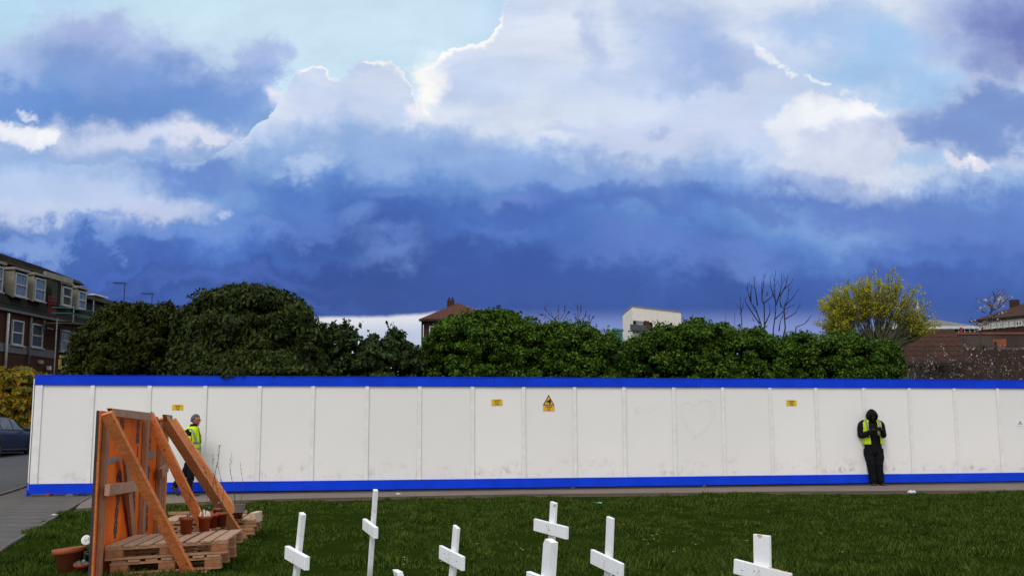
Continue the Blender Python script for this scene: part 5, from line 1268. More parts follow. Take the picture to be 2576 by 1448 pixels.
# windows
def window(xa, ya, xb, yb, off, parent=T, gl=m_gl, name='window', fr=m_wf2, bars=1):
    a = fz(xa, ya, off); c = fz(xb, yb, off); s0_ = (a - fp(0, off)).dot(fdir); s1_ = (c - fp(0, off)).dot(fdir); z1_, z0_ = a.z, c.z; w_, h_ = s1_ - s0_, z1_ - z0_
    t = .075; mb = MB(); C_ = lambda s_, z_: FP(s_, z_, off)
    for cs, cz, ww, hh in (((s0_ + s1_) / 2, z1_ - t / 2, w_, t), ((s0_ + s1_) / 2, z0_ + t / 2, w_, t), (s0_ + t / 2, (z0_ + z1_) / 2, t, h_ - 2 * t), (s1_ - t / 2, (z0_ + z1_) / 2, t, h_ - 2 * t), ((s0_ + s1_) / 2, (z0_ + z1_) / 2, w_ - 2 * t, t)):
        mb.box(C_(cs, cz), (ww, .10, hh), (fdir, fn, UP))
    f = mb.build(name, fr, parent); mb = MB(); mb.box(FP((s0_ + s1_) / 2, (z0_ + z1_) / 2, off - .02), (w_ - .02, .02, h_ - .02), (fdir, fn, UP)); mb.build('pane', gl, f)
    mb = MB(); mb.box(FP((s0_ + s1_) / 2, z0_ - .03, off + .05), (w_ + .12, .16, .06), (fdir, fn, UP)); mb.build('sill', fr, f); return s0_, s1_, z0_, z1_
for xa, ya, xb, yb, gl in ((31, 803, 56, 870, m_gl), (80, 812, 105, 876, m_gl), (154, 828, 172, 886, m_gll), (192, 832, 210, 888, m_gll), (-40, 792, -12, 862, m_gl)): window(xa, ya, xb, yb, .03, gl=gl)
def dormer(xa, ya, xb, yb, gl=m_gll):
    off = .12; s0_, s1_, z0_, z1_ = window(xa, ya, xb, yb, off, gl=gl)
    for s_, sg in ((s0_ - .02, -1), (s1_ + .02, 1)):
        mb = MB(); t = fdir * (sg * .07); mb.prism([FP(s_, z0_ - .1, off), FP(s_, z1_ + .12, off), FP(s_, z1_ + .12, -1.0), FP(s_, z0_ + .1, -.25)], t); mb.build('dormer_cheek', m_cheek, T)
    mb = MB(); mb.box(FP((s0_ + s1_) / 2, z1_ + .18, -.42), (s1_ - s0_ + .34, 1.25, .12), (fdir, fn, UP)); mb.build('dormer_roof', m_cheek, T)
dormer(39, 684, 65, 750); dormer(88, 697, 111, 760); dormer(157, 719, 178, 772); dormer(197, 730, 214, 780); dormer(-30, 662, 4, 735)
# recessed balcony
fbox('balcony_recess', 120, 702, 152, 776, -.36, .9, m_int); fbox('balcony_cheek', 112, 702, 123, 762, -.3, .9, m_olive); fbox('balcony_cheek', 146, 712, 155, 775, -.3, .9, m_olive)
for z_ in (0, .3, .6): 
    a = fz(122, 745 + z_ * 60, .5); c = fz(140, 748 + z_ * 60, .5); mb = MB(); mb.tube([a, c], .025, 5); mb.build('balcony_rail', m_red, T)
for x in (123, 127, 131, 135, 139):
    a = fz(x, 745, .5); c = fz(x, 793, .5); mb = MB(); mb.tube([a, c], .018, 4); mb.build('balcony_rail', m_red, T)
fbox('dormer_fascia', 112, 696, 182, 702, .2, .12, m_cheek)
# pipes and boxes
def pipe(xa, ya, xb, yb, off, r_, m): mb = MB(); a = fz(xa, ya, off); c = fz(xb, yb, off); c.x, c.y = a.x, a.y; mb.tube([a, c], r_, 8); mb.build('drainpipe', m, T, True)
pipe(22, 788, 10, 925, .14, .07, m_pipe); pipe(79, 798, 70, 925, .14, .06, m_gut); pipe(112, 805, 112, 838, .14, .05, m_gut)
fbox('wall_light', 121, 824, 131, 828, .15, .12, m_wf); fbox('meter_box', 99, 905, 106, 915, .1, .15, m_cheek); fbox('vent_pipe', 121, 920, 126, 930, .2, .15, m_pipe); fbox('bay_lintel', 140, 808, 200, 820, .9, 1.3, m_plk); fbox('string_course', -30, 879, 140, 882, .02, .06, m_gut)
# aerials
def aerial(x, yt, yb, xe, Y, label, n=9):
    t = at(x, yt, Y); b_ = at(x, yb, Y); b_.x = t.x; e = empty('tv_aerial', (t.x, t.y, b_.z), 0, label, 'aerial', 'television aerials on the roof'); mb = MB(); mb.tube([b_, t], .025, 5); mb.build('mast', m_fp, e)
    c_ = at(xe, yt - .5, Y); mb = MB(); mb.tube([t + Vector((.15, 0, 0)), c_], .016, 4)
    for i in range(n): p = t.lerp(c_, i / (n - 1)); mb.tube([p - Vector((0, .32, .0)), p + Vector((0, .32, .06))], .008, 4); mb.tube([p - Vector((0, 0, .1)), p + Vector((0, 0, .1))], .008, 4)
    mb.build('boom', m_fp, e)
aerial(314, 713, 768, 286, 62, 'taller television aerial above the roof end of the brick flats'); aerial(383, 739, 775, 356, 64, 'lower television aerial just above the smaller evergreen tree', 7)
# scaffold
e = empty('scaffold', (fp(180, 1.6).x, fp(180, 1.6).y, .6), 0, 'scaffold with green rails against the brick flats', 'scaffolding')
for x, yt in ((144, 800), (186, 770), (236, 756), (215, 830), (170, 838)):
    a = fz(x, yt, 1.5 if x != 186 else .9); mb = MB(); mb.tube([(a.x, a.y, .5), a], .035, 6); mb.build('pole', m_steel, e, True)
for xa, ya, xb, yb in ((130, 773, 186, 775), (184, 776, 240, 784), (130, 787, 186, 788), (186, 790, 240, 800), (176, 841, 200, 844), (196, 797, 236, 801)):
    mb = MB(); mb.tube([fz(xa, ya, 1.5), fz(xb, yb, 1.5)], .03, 6); mb.build('guard_rail', m_grn, e, True)
mb = MB(); mb.tube([fz(176, 842, 1.5), fz(196, 892, 1.5)], .03, 6); mb.build('brace', m_steel, e, True)
mb = MB(); a, c = fz(140, 812, 1.2), fz(236, 818, 1.2); mb.beam(a, c, 1.0, .05, fn); mb.build('platform', m_plk, e)
m_sy = simple('sign_panel_yellow', (.34, .26, .05), None, 4, .6); m_sg = simple('sign_mark_green', (.05, .17, .06), None, 4, .6)
e = empty('yellow_frame', fz(162, 925, 1.9), 0, 'yellow frame with green marks at the foot of the scaffold', 'framework')  # yellow panels with green marks, built as an open frame of bars
for q in ((151, 893, 176, 903), (149, 920, 174, 931), (149, 903, 152, 920), (172, 903, 176, 920)): fbox('frame_bar', *q, 1.9, .08, m_sy, e)
for q in ((158, 895, 166, 901), (157, 923, 165, 929)): fbox('green_mark', *q, 1.95, .08, m_sg, e)

# ---------------------------------------------------------------- houses beyond the hedge
def P3d(x, y, Y): return at(x, y, Y)
# hip-roofed block
Y = 90.0; T2 = empty('hip_roof_house', (at(1150, 900, Y).x, Y, 0), 0, 'brown brick house with a hipped tile roof and chimney behind the hedge', 'house')
xl = at(1066, 800, Y).x; xr = at(1236, 800, Y).x; ze = at(1060, 804, Y).z; zt_ = at(1146, 761, Y + 2.7).z; D_ = 7.5
mb = MB(); mb.box(((xl + xr) / 2, Y + D_ / 2, ze / 2), (xr - xl, D_, ze), None); mb.build('wall', m_br2, T2)
xl2, xr2 = at(1055, 804, Y).x, at(1247, 804, Y).x; xm = at(1148, 763, Y).x; mb = MB()
mb.add([(xl2, Y - .5, ze), (xr2, Y - .5, ze), (xr2, Y + D_ + .5, ze), (xl2, Y + D_ + .5, ze), (xm, Y + D_ * .36, zt_), (xm + .6, Y + D_ * .64, zt_)], [(0, 1, 4), (1, 2, 5, 4), (2, 3, 5), (3, 0, 4, 5), (3, 2, 1, 0)]); rf = mb.build('roof', m_rt, T2)
mb = MB(); c_ = at(1134, 765, Y + 2.5); mb.box((c_.x, Y + 2.5, c_.z - .2), (.62, .6, 1.1)); ch_ = mb.build('chimney', m_br2, rf)
for i in range(2): mb = MB(); mb.lathe((c_.x - .15 + .3 * i, Y + 2.5, c_.z + .34), [(.09, 0), (.08, .28)], 8); mb.build('chimney_pot', m_br2, rf)
mb = MB(); mb.box(((xl2 + xr2) / 2, Y - .52, ze - .08), (xr2 - xl2, .08, .2)); mb.build('eaves_board', m_fp, T2)
mb = MB(); mb.tube([(xl - .12, Y - .1, ze), (xl - .12, Y - .1, 0)], .08, 6); mb.build('drainpipe', m_fp, T2)
def win2(T_, x0, y0, x1, y1, Y, off=.05, fr=m_wf, gl=m_gl, nb=1):
    a, c = at(x0, y0, Y), at(x1, y1, Y); w_, h_ = c.x - a.x, a.z - c.z; f_ = MB(); t = min(.1, w_ * .12)
    for cx, cz, ww, hh in ((a.x + w_ / 2, a.z - t / 2, w_, t), (a.x + w_ / 2, c.z + t / 2, w_, t), (a.x + t / 2, (a.z + c.z) / 2, t, h_ - 2 * t), (c.x - t / 2, (a.z + c.z) / 2, t, h_ - 2 * t)) + tuple((a.x + w_ * (i + 1) / (nb + 1), (a.z + c.z) / 2, t * .8, h_ - 2 * t) for i in range(nb)):
        f_.box((cx, Y - off, cz), (ww, .1, hh))
    f = f_.build('window', fr, T_); g_ = MB(); g_.box((a.x + w_ / 2, Y - off + .03, (a.z + c.z) / 2), (w_ - .02, .03, h_ - .02)); g_.build('pane', gl, f)
win2(T2, 1080, 820, 1100, 855, Y); win2(T2, 1125, 820, 1150, 855, Y)
# white tower block
Y = 100.0; m_ren = simple('cream_render', (.86, .80, .72), (.80, .74, .66), 1.5, .8, .2, .05); m_ren2 = simple('roof_lip', (.30, .27, .24), None, 2)
T3 = empty('white_tower', (at(1640, 900, Y).x, Y, 0), 0, 'plain cream-white flat-roofed block with a small balcony', 'building')
A_ = at(1590, 772, Y); B_ = at(1713, 780, Y + 5.0); C_ = at(1566, 782, Y + 6.5); zt_ = A_.z
mb = MB(); pA, pB, pC = (A_.x, Y), (B_.x, Y + 5.0), (C_.x, Y + 6.5); pD = (B_.x + C_.x - A_.x, Y + 11.5)
zc = [A_.z, B_.z, A_.z, A_.z]
bs = [Vector((p[0], p[1], 0)) for p in (pA, pB, pD, pC)]
mb.add(bs + [v + Vector((0, 0, A_.z)) for v in bs], [(3, 2, 1, 0), (4, 5, 6, 7), (0, 1, 5, 4), (1, 2, 6, 5), (2, 3, 7, 6), (3, 0, 4, 7)]); mb.build('wall', m_ren, T3)
mb = MB(); cc_ = sum(bs, Vector()) / 4; bs2 = [cc_ + (v - cc_) * 1.015 for v in bs]; mb.add([v + Vector((0, 0, A_.z)) for v in bs2] + [v + Vector((0, 0, A_.z + .12)) for v in bs2], [(3, 2, 1, 0), (4, 5, 6, 7), (0, 1, 5, 4), (1, 2, 6, 5), (2, 3, 7, 6), (3, 0, 4, 7)]); mb.build('roof', m_ren2, T3)
wd_ = (bs[1] - bs[0]).normalized(); wn_ = Vector((wd_.y, -wd_.x, 0))
def wq(x, y, off=0): return on_plane(x, y, bs[0] + wn_ * off, wn_)
def wbox(name, x0, y0, x1, y1, off, th, m):
    a, c = wq(x0, y0, off), wq(x1, y1, off); mid = (a + c) / 2; mb = MB(); mb.box(mid, ((Vector((c.x - a.x, c.y - a.y, 0))).length, th, abs(a.z - c.z)), (wd_, wn_, UP)); return mb.build(name, m, T3)
wbox('balcony_opening', 1593, 806, 1640, 832, .02, .2, m_int); m_bg = simple('pale_glass', (.20, .27, .27), (.14, .19, .19), 2, .15, .5, 0); m_mar = simple('maroon_panel', (.10, .022, .012), None, 2)
wbox('pane', 1600, 806, 1618, 826, .15, .06, m_bg); wbox('door', 1621, 806, 1633, 828, .15, .06, m_mar); m_bal = simple('balcony_grey', (.07, .072, .072), (.055, .058, .058), 2, .5, .4)
wbox('balcony_front', 1586, 815, 1636, 834, .5, .1, m_bal); wbox('balcony_floor', 1586, 833, 1636, 835, .25, .45, m_bal)
m_te = simple('teal_cladding', (.06, .20, .20), (.05, .16, .16), 1, .6)
a, c = at(1546, 831, 96), at(1566, 831, 96); mb = MB(); mb.box(((a.x + c.x) / 2, 98, a.z / 2), (c.x - a.x, 4, a.z)); mb.prism([(a.x - .1, 95.9, a.z), (c.x + .1, 95.9, a.z), (c.x + .1, 95.9, a.z + .1), (a.x - .1, 95.9, a.z + .25)], (0, 4.2, 0)); tag(mb.build('teal_building', m_te), 'small teal clad building beside the cream-white tower', 'building')
# low tiled building right
Y = 40.0; T4 = empty('tiled_outbuilding', (at(2340, 900, Y).x, Y, 0), 0, 'low brown building with a hipped tile roof behind the wire fence', 'building')
xa, xb = at(2190, 910, Y).x, at(2448, 910, Y).x; ze = at(2340, 912, Y).z; ta, tb = at(2278, 829, Y + 1.8), at(2400, 829, Y + 1.8)
mb = MB(); mb.box(((xa + xb) / 2, Y + 2.3, ze / 2), (xb - xa - .5, 4, ze)); mb.build('wall', m_br2, T4)
mb = MB(); mb.add([(xa, Y, ze), (xb, Y, ze), (xb, Y + 4.6, ze), (xa, Y + 4.6, ze), (ta.x, ta.y, ta.z), (tb.x, tb.y, ta.z), (tb.x, tb.y + 1, ta.z), (ta.x, ta.y + 1, ta.z)], [(0, 1, 5, 4), (1, 2, 6, 5), (2, 3, 7, 6), (3, 0, 4, 7), (4, 5, 6, 7), (3, 2, 1, 0)]); rf = mb.build('roof', m_rt2, T4)
mb = MB(); mb.box(((xa + xb) / 2, Y - .03, ze - .05), (xb - xa, .1, .14)); mb.build('gutter', m_fp, T4)
win2(T4, 2280, 925, 2300, 960, Y + .28, fr=m_wf2); mb = MB(); q = at(2390, 800, 41.5); mb.tube([(q.x, 41.8, ta.z - .3), (q.x, 41.8, q.z - .4)], .012, 5); mb.build('roof_rod', m_fp, T4)
# long brown wall
Y = 47.0; a, c = at(2396, 842, Y), at(2760, 842, Y); m_gw = simple('stained_render', (.085, .065, .055), (.055, .040, .033), .8, .9, .1, .3); m_cop = simple('red_coping', (.20, .065, .05), (.15, .05, .04), 3)
e = empty('garden_wall', (a.x, Y, 0), 0, 'long stained brown wall with a red coping below the red-roofed house', 'wall'); mb = MB(); mb.box(((a.x + c.x) / 2, Y, a.z / 2), (c.x - a.x, .3, a.z)); mb.build('wall_face', m_gw, e)
mb = MB(); mb.box(((a.x + c.x) / 2, Y, a.z + .05), (c.x - a.x, .38, .1)); mb.build('coping', m_cop, e); a_, c_ = at(2492, 853, Y), at(2528, 876, Y); mb = MB(); mb.box(((a_.x + c_.x) / 2, Y - .16, (a_.z + c_.z) / 2), (c_.x - a_.x, .04, a_.z - c_.z)); mb.build('brick_patch', simple('orange_brick', (.26, .075, .03), (.2, .06, .028), 3), e)
a_, c_ = at(2455, 878, Y), at(2700, 880, Y); mb = MB(); mb.box(((a_.x + c_.x) / 2, Y - .2, a_.z), (c_.x - a_.x, .08, .10)); mb.build('pale_ledge', m_gut, e)
a_, c_ = at(2380, 880, Y - 1.5), at(2760, 880, Y - 1.5); mb = MB(); mb.box(((a_.x + c_.x) / 2, Y - 1.5, a_.z / 2), (c_.x - a_.x, .25, a_.z)); tag(mb.build('brick_wall', m_br2), 'lower brown brick wall behind the blossoming shrubs', 'wall')
# far flat building
Y = 88.0; a, c = at(2225, 832, Y), at(2458, 832, Y); T5 = empty('flat_roof_building', (a.x, Y, 0), 0, 'long low building with a white fascia on the horizon left of the red-roofed house', 'building')
m_gb = simple('grey_panels', (.09, .10, .10), (.05, .055, .055), 1.5, .5); mb = MB(); mb.box(((a.x + c.x) / 2, Y + 3, a.z / 2), (c.x - a.x, 6, a.z)); mb.build('wall', m_gb, T5)
z0_, z1_ = at(2300, 828, Y).z, at(2300, 821, Y).z; mb = MB(); mb.box(((a.x + c.x) / 2, Y + 3, (z0_ + z1_) / 2), (c.x - a.x + .6, 6.6, z1_ - z0_)); mb.build('fascia', m_wf, T5)
zt_ = at(2300, 808, Y + 5).z; mb = MB(); xm0, xm1 = at(2290, 810, Y).x, at(2440, 810, Y).x; mb.add([(a.x, Y - .2, z1_), (c.x, Y - .2, z1_), (c.x, Y + 8, z1_), (a.x, Y + 8, z1_), (xm0, Y + 3, zt_), (xm0 + 3.6, Y + 3, zt_ - .1)], [(0, 1, 5, 4), (1, 2, 5), (2, 3, 4, 5), (3, 0, 4)]); mb.build('roof', simple('grey_roof', (.17, .165, .16), (.12, .115, .11), 1.5), T5)
for x in (2388, 2400, 2412, 2427, 2440, 2452): mb = MB(); q = at(x, 832, Y - .1); mb.box((q.x, Y - .05, z0_ - .25), (.07, .1, .55)); mb.build('mullion', m_wf, T5)
mb = MB(); q = at(2418, 834, Y - .3); mb.box((q.x, Y - .3, q.z + .1), (.22, .1, .5)); mb.build('magenta_panel', simple('magenta', (.25, .01, .05), None, 3), T5)
q = at(2311, 800, 150); mb = MB(); mb.lathe((q.x, 150, 0), [(.9, 0), (.9, q.z - 1.2), (.55, q.z - 1.1), (.35, q.z + .5), (0, q.z + 3.0)], 8); tag(mb.build('spire', m_wf), 'thin white spire on the horizon behind the yellow-green tree', 'spire')
# red-roofed house at the right edge
Y = 70.0; T6 = empty('red_roof_house', (at(2540, 900, Y).x, Y, 0), 0, 'house with a red tiled hip roof, white upper wall and a row of windows', 'house')
# front wall turned towards the viewer's left: right end nearer
A_ = at(2462, 830, 74.0); B_ = at(2700, 800, 68.3)
A_.z = 0; B_.z = 0; hdr = (B_ - A_).normalized(); hnr = Vector((hdr.y, -hdr.x, 0))
if hnr.y > 0: hnr = -hnr
HLn = (B_ - A_).length
def hq(x, y, off=0): return on_plane(x, y, A_ + hnr * off, hnr)
ze = hq(2463, 805).z; zw = hq(2463, 829).z
def HP(s_, z_, off=0): p = A_ + hdr * s_ + hnr * off; return Vector((p.x, p.y, z_))
mb = MB(); mb.prism([HP(0, 0), HP(HLn, 0), HP(HLn, ze), HP(0, ze)], hnr * -8); m_hw = simple('white_render', (.70, .68, .66), (.62, .60, .58), 1.5, .7); mb.build('wall', m_hw, T6)
mb = MB(); mb.prism([HP(-.05, 0, .06), HP(HLn, 0, .06), HP(HLn, zw - .05, .06), HP(-.05, zw - .05, .06)], hnr * -8.1); mb.build('lower_wall', m_br, T6)
zt_ = ze + 1.75; mb = MB(); mb.add([HP(-.25, ze, .25), HP(HLn + .5, ze, .25), HP(HLn + .5, ze, -8.5), HP(-.25, ze, -8.5), HP(3.2, zt_, -4), HP(HLn - 2, zt_, -4)], [(0, 1, 5, 4), (1, 2, 5), (2, 3, 4, 5), (3, 0, 4), (3, 2, 1, 0)]); rf = mb.build('roof', m_rt2, T6)
mb = MB(); mb.box(HP(HLn / 2, ze - .06, .27), (HLn + 1, .08, .14), (hdr, hnr, UP)); mb.build('gutter', m_fp, T6)
q = hq(2552, 763, -2.8); s_ = (q - A_).dot(hdr); mb = MB(); mb.box(HP(s_, q.z - .25, -2.8), (.5, .5, 1.0), (hdr, hnr, UP)); mb.build('chimney', m_br2, rf)
for xa, xb in ((2466, 2478), (2480, 2492), (2496, 2508), (2510, 2522), (2526, 2538), (2541, 2552), (2556, 2574), (2578, 2600)):
    a, c = hq(xa, 815, .08), hq(xb, 828, .08); s0_, s1_ = (a - A_).dot(hdr), (c - A_).dot(hdr); z0_, z1_ = zw - .02, zw + (ze - zw) * .48; f_ = MB()
    t = .07
    for cs, cz, ww, hh in (((s0_ + s1_) / 2, z1_ - t / 2, s1_ - s0_, t), ((s0_ + s1_) / 2, z0_ + t / 2, s1_ - s0_, t), (s0_ + t / 2, (z0_ + z1_) / 2, t, z1_ - z0_ - 2 * t), (s1_ - t / 2, (z0_ + z1_) / 2, t, z1_ - z0_ - 2 * t), ((s0_ + s1_) / 2, (z0_ + z1_) / 2, t, z1_ - z0_ - 2 * t)): f_.box(HP(cs, cz, .09), (ww, .1, hh), (hdr, hnr, UP))
    f = f_.build('window', m_wf, T6); g_ = MB(); g_.box(HP((s0_ + s1_) / 2, (z0_ + z1_) / 2, .06), (s1_ - s0_ - .02, .04, z1_ - z0_ - .02), (hdr, hnr, UP)); g_.build('pane', m_gll if R.random() < .6 else m_gl, f)
# ---------------------------------------------------------------- people
def skin_body(vs, es, rad, mb_extra, name, mats, parent, root=0):
    me = bpy.data.meshes.new('tmp'); me.from_pydata([tuple(v) for v in vs], es, []); o = bpy.data.objects.new('tmp', me); col.objects.link(o)
    sk = o.modifiers.new('s', 'SKIN'); sk.use_smooth_shade = True; sb = o.modifiers.new('u', 'SUBSURF'); sb.levels = 2; sb.render_levels = 2
    L_ = me.skin_vertices[0].data
    for i, r_ in enumerate(rad): L_[i].radius = (r_, r_) if not isinstance(r_, tuple) else r_
    L_[root].use_root = True
    dg = bpy.context.evaluated_depsgraph_get(); dg.update(); m2 = bpy.data.meshes.new_from_object(o.evaluated_get(dg)); bpy.data.objects.remove(o)
    bm = bmesh.new(); bm.from_mesh(m2); base = MB(); base.v = [tuple(v.co) for v in bm.verts]; bm.verts.index_update(); base.f = [tuple(v.index for v in f.verts) for f in bm.faces]; bm.free()
    base.add(mb_extra.v, mb_extra.f); return base.build(name, mats, parent, True, world=False)
def smooth_path(p, n=4):
    p = [Vector(q) for q in p]; out = []
    for i in range(len(p) - 1):
        a, b_, c, d = p[max(i - 1, 0)], p[i], p[i + 1], p[min(i + 2, len(p) - 1)]
        for k in range(n): t = k / n; out.append(.5 * (2 * b_ + (c - a) * t + (2 * a - 5 * b_ + 4 * c - d) * t * t + (3 * b_ - a - 3 * c + d) * t ** 3))
    out.append(p[-1]); return out
def sleeve(mb, p, r, n=5, sides=12, wr=.004, seed=0):
    rr = random.Random(seed); q = smooth_path(p, n); m = len(q); rad = [float(np.interp(i / (m - 1) * (len(p) - 1), range(len(p)), r)) + rr.uniform(-wr, wr) for i in range(m)]; mb.tube(q, rad, sides)
def finger(mb, base, d, nrm, L_, curl, r=.0085):
    p = Vector(base); q = [p]; d = Vector(d).normalized(); ax = d.cross(Vector(nrm)).normalized()
    for k, f in enumerate((.45, .32, .23)):
        d = Matrix.Rotation(-curl * (.6 + .3 * k), 3, ax) @ d; p = p + d * (L_ * f); q.append(p)
    mb.tube(q, [r, r * .95, r * .85, r * .6], 7)
def hand(mb, wrist, d, nrm, side, curl, scale=1.0):
    "palm with four fingers and a thumb; nrm = direction the palm faces"
    w_ = Vector(wrist); d = Vector(d).normalized(); nrm = Vector(nrm); nrm = (nrm - d * nrm.dot(d)).normalized(); sd_ = d.cross(nrm) * side
    mb.loft([(w_ + d * t * scale, a * scale, b_ * scale, sd_, nrm) for t, a, b_ in ((-.03, .026, .020), (0, .027, .019), (.03, .038, .017), (.065, .042, .015), (.088, .040, .012), (.095, .030, .007))])
    for i, (o_, L_) in enumerate(((-.030, .070), (-.010, .080), (.010, .075), (.029, .058))):
        finger(mb, w_ + d * (.084 - abs(i - 1.3) * .003) * scale + sd_ * o_ * scale * -1, d + sd_ * (-o_ * 1.2), nrm, L_ * scale, curl * (1 + .12 * i))
    finger(mb, w_ + d * .03 * scale + sd_ * .032 * scale, (d * .7 + sd_ * .8 + nrm * .35), nrm, .062 * scale, curl * .5, .0105)
def head_mesh(mb, c, f, u, s=1.0):
    "head with face: c centre, f facing, u up"
    f = Vector(f).normalized(); u = Vector(u); u = (u - f * u.dot(f)).normalized(); r_ = f.cross(u); c = Vector(c); nu, nv = 26, 18; vs = []
    for i in range(nv + 1):
        th = PI * i / nv; zz = math.cos(th); rr = math.sin(th)
        for k in range(nu):
            ph = 2 * PI * k / nu; ff = math.cos(ph) * rr; ss = math.sin(ph) * rr
            wx = .074 * (1 - .24 * max(0, -zz) ** 1.3); wf = .094 * (1 - .10 * max(0, -zz)) if ff > 0 else .098 * (1 - .35 * max(0, -zz))
            p = Vector((ff * wf, ss * wx, zz * .118))
            if ff > .5 and abs(ss) < .45 and -.15 < zz < .22: p.x -= .006 * (1 - abs(zz - .03) / .2)       # eye hollow
            vs.append(c + (f * p.x + r_ * p.y + u * p.z) * s)
    mb.add(vs, [(i * nu + k, (i + 1) * nu + k, (i + 1) * nu + (k + 1) % nu, i * nu + (k + 1) % nu) for i in range(nv) for k in range(nu)])
    P_ = lambda a, b_, z: c + (f * a + r_ * b_ + u * z) * s
    mb.add([P_(.088, 0, .022), P_(.090, .010, -.026), P_(.090, -.010, -.026), P_(.114, 0, -.020), P_(.098, .016, -.030), P_(.098, -.016, -.030), P_(.092, 0, -.034)], [(0, 3, 1), (0, 2, 3), (3, 4, 1), (3, 2, 5), (3, 6, 4), (3, 5, 6)])
    for k in (-1, 1):
        mb.ell(P_(-.004, k * .076, -.012), (.020 * s, .007 * s, .031 * s), 9, 7, (f, r_, u))
    mb.ell(P_(.088, 0, -.055), (.010 * s, .024 * s, .006 * s), 9, 6, (f, r_, u)); mb.ell(P_(.087, 0, -.067), (.010 * s, .020 * s, .006 * s), 9, 6, (f, r_, u)); mb.ell(P_(.070, 0, -.096), (.022 * s, .026 * s, .018 * s), 9, 6, (f, r_, u))
    return P_, f, r_, u
m_cloth = simple('black_cloth', (.006, .006, .007), (.010, .010, .011), 14, .9, .12, .5, bd=.01); m_trs = simple('black_trousers', (.005, .0055, .007), (.009, .010, .012), 10, .9, .1, .6, bd=.012)
m_shoe = simple('boot_leather', (.012, .012, .012), (.02, .02, .022), 20, .5, .4); m_hv = simple('hi_vis_yellow', (.56, .78, .010), (.44, .66, .008), 16, .75, .15, .5, bd=.012); m_hvg = simple('reflective_grey', (.24, .25, .26), (.18, .19, .20), 30, .4, .5, .2)
m_skd = simple('dark_skin', (.032, .015, .010), (.026, .012, .008), 12, .55, .3, .1); m_skl = simple('ruddy_skin', (.42, .17, .115), (.36, .13, .09), 12, .5, .35, .1); m_hair = simple('grey_hair', (.14, .14, .14), (.05, .05, .055), 60, .8, .2, .9, bd=.01, stretch=(1, 1, .3))
m_eye = simple('eye_white_shaded', (.16, .15, .14), None, 5, .3, .5, 0); m_iris = simple('eye_dark', (.02, .015, .012), None, 5, .3, .5, 0); m_lens = simple('glasses_frame', (.02, .02, .025), None, 5, .3, .5, 0)  # eye whites greyed to suggest shadow under the hood, on both people
def eyes(P_, f, r_, u, parent, s=1.0):
    for k in (-1, 1):
        mb = MB(); mb.ell(P_(.080, k * .031, .016), (.009, .014, .008), 9, 6, (f, r_, u)); e_ = mb.build('eye', m_eye, parent, True, world=False)
        mb = MB(); mb.ell(P_(.0875, k * .031, .016), (.003, .006, .006), 8, 5, (f, r_, u)); mb.build('iris', m_iris, e_, True, world=False)
def shoe(mb, heel, toe, up_=Vector((0, 0, 1)), w_=.05, h_=.055):
    heel, toe = Vector(heel), Vector(toe); d = (toe - heel).normalized(); L_ = (toe - heel).length; s_ = d.cross(up_).normalized(); un = s_.cross(d).normalized()
    mb.loft([(heel + d * (L_ * t) + un * (hh * .5), ww, hh * .5, s_, un) for t, ww, hh in ((-.02, w_ * .4, h_ * .7), (.02, w_ * .72, h_ * 1.3), (.2, w_ * .8, h_ * 1.9), (.36, w_ * .84, h_ * 1.7), (.52, w_ * .98, h_ * 1.15), (.75, w_ * 1.05, h_ * .95), (.93, w_ * .85, h_ * .75), (1.0, w_ * .4, h_ * .45))])
def shell(rings, a0, a1, mask=None, n=40, gap=0.0):
    "open shell around rings [(c, rx, ry, ax, ay)], angles a0..a1 degrees; mask(angle, i) -> keep"
    mb = MB(); m = len(rings); A_ = [math.radians(a0 + (a1 - a0) * k / n) for k in range(n + 1)]; vs = []
    for r_ in rings:
        c = Vector(r_[0]); ax = Vector(r_[3]) if len(r_) > 3 else Vector((1, 0, 0)); ay = Vector(r_[4]) if len(r_) > 4 else Vector((0, 1, 0))
        vs += [c + ax * (r_[1] * math.cos(a)) + ay * (r_[2] * math.sin(a)) for a in A_]
    fs = [(i * (n + 1) + k, i * (n + 1) + k + 1, (i + 1) * (n + 1) + k + 1, (i + 1) * (n + 1) + k) for i in range(m - 1) for k in range(n) if mask is None or mask(math.degrees(A_[k]), i)]
    return mb.add(vs, fs)
def interp_rings(keys, n):
    out = []
    for i in range(n):
        t = i / (n - 1) * (len(keys) - 1); k = min(int(t), len(keys) - 2); u = t - k; a, c = keys[k], keys[k + 1]
        out.append((Vector(a[0]).lerp(Vector(c[0]), u), a[1] + (c[1] - a[1]) * u, a[2] + (c[2] - a[2]) * u))
    return out
def thicken(o, t=.004, off=1):
    s_ = o.modifiers.new('thickness', 'SOLIDIFY'); s_.thickness = t; s_.offset = off; return o

# --- man in the black hood, facing the viewer
fpx = ground(2201, 1221); A = empty('person', (fpx.x, fpx.y + .0, 0), 0, 'person in a black hood and open yellow vest, looking down at a phone', 'person')
A.scale = (1.0, 1.0, 1.0)
v = [(.02, .04, .95), (.01, .05, 1.12), (0, .05, 1.32), (0, .03, 1.45), (0, -.01, 1.53), (0, -.05, 1.60),
     (-.17, .05, 1.48), (-.27, .02, 1.21), (-.16, -.16, 1.24), (-.06, -.25, 1.31), (.17, .05, 1.48), (.27, .02, 1.21), (.20, -.16, 1.24), (.12, -.25, 1.31),
     (-.07, .03, .88), (-.07, -.02, .50), (-.03, .0, .10), (.11, .03, .88), (.11, -.02, .50), (.15, .0, .10)]
ed = [(0, 1), (1, 2), (2, 3), (3, 4), (4, 5), (3, 6), (6, 7), (7, 8), (8, 9), (3, 10), (10, 11), (11, 12), (12, 13), (0, 14), (14, 15), (15, 16), (0, 17), (17, 18), (18, 19)]
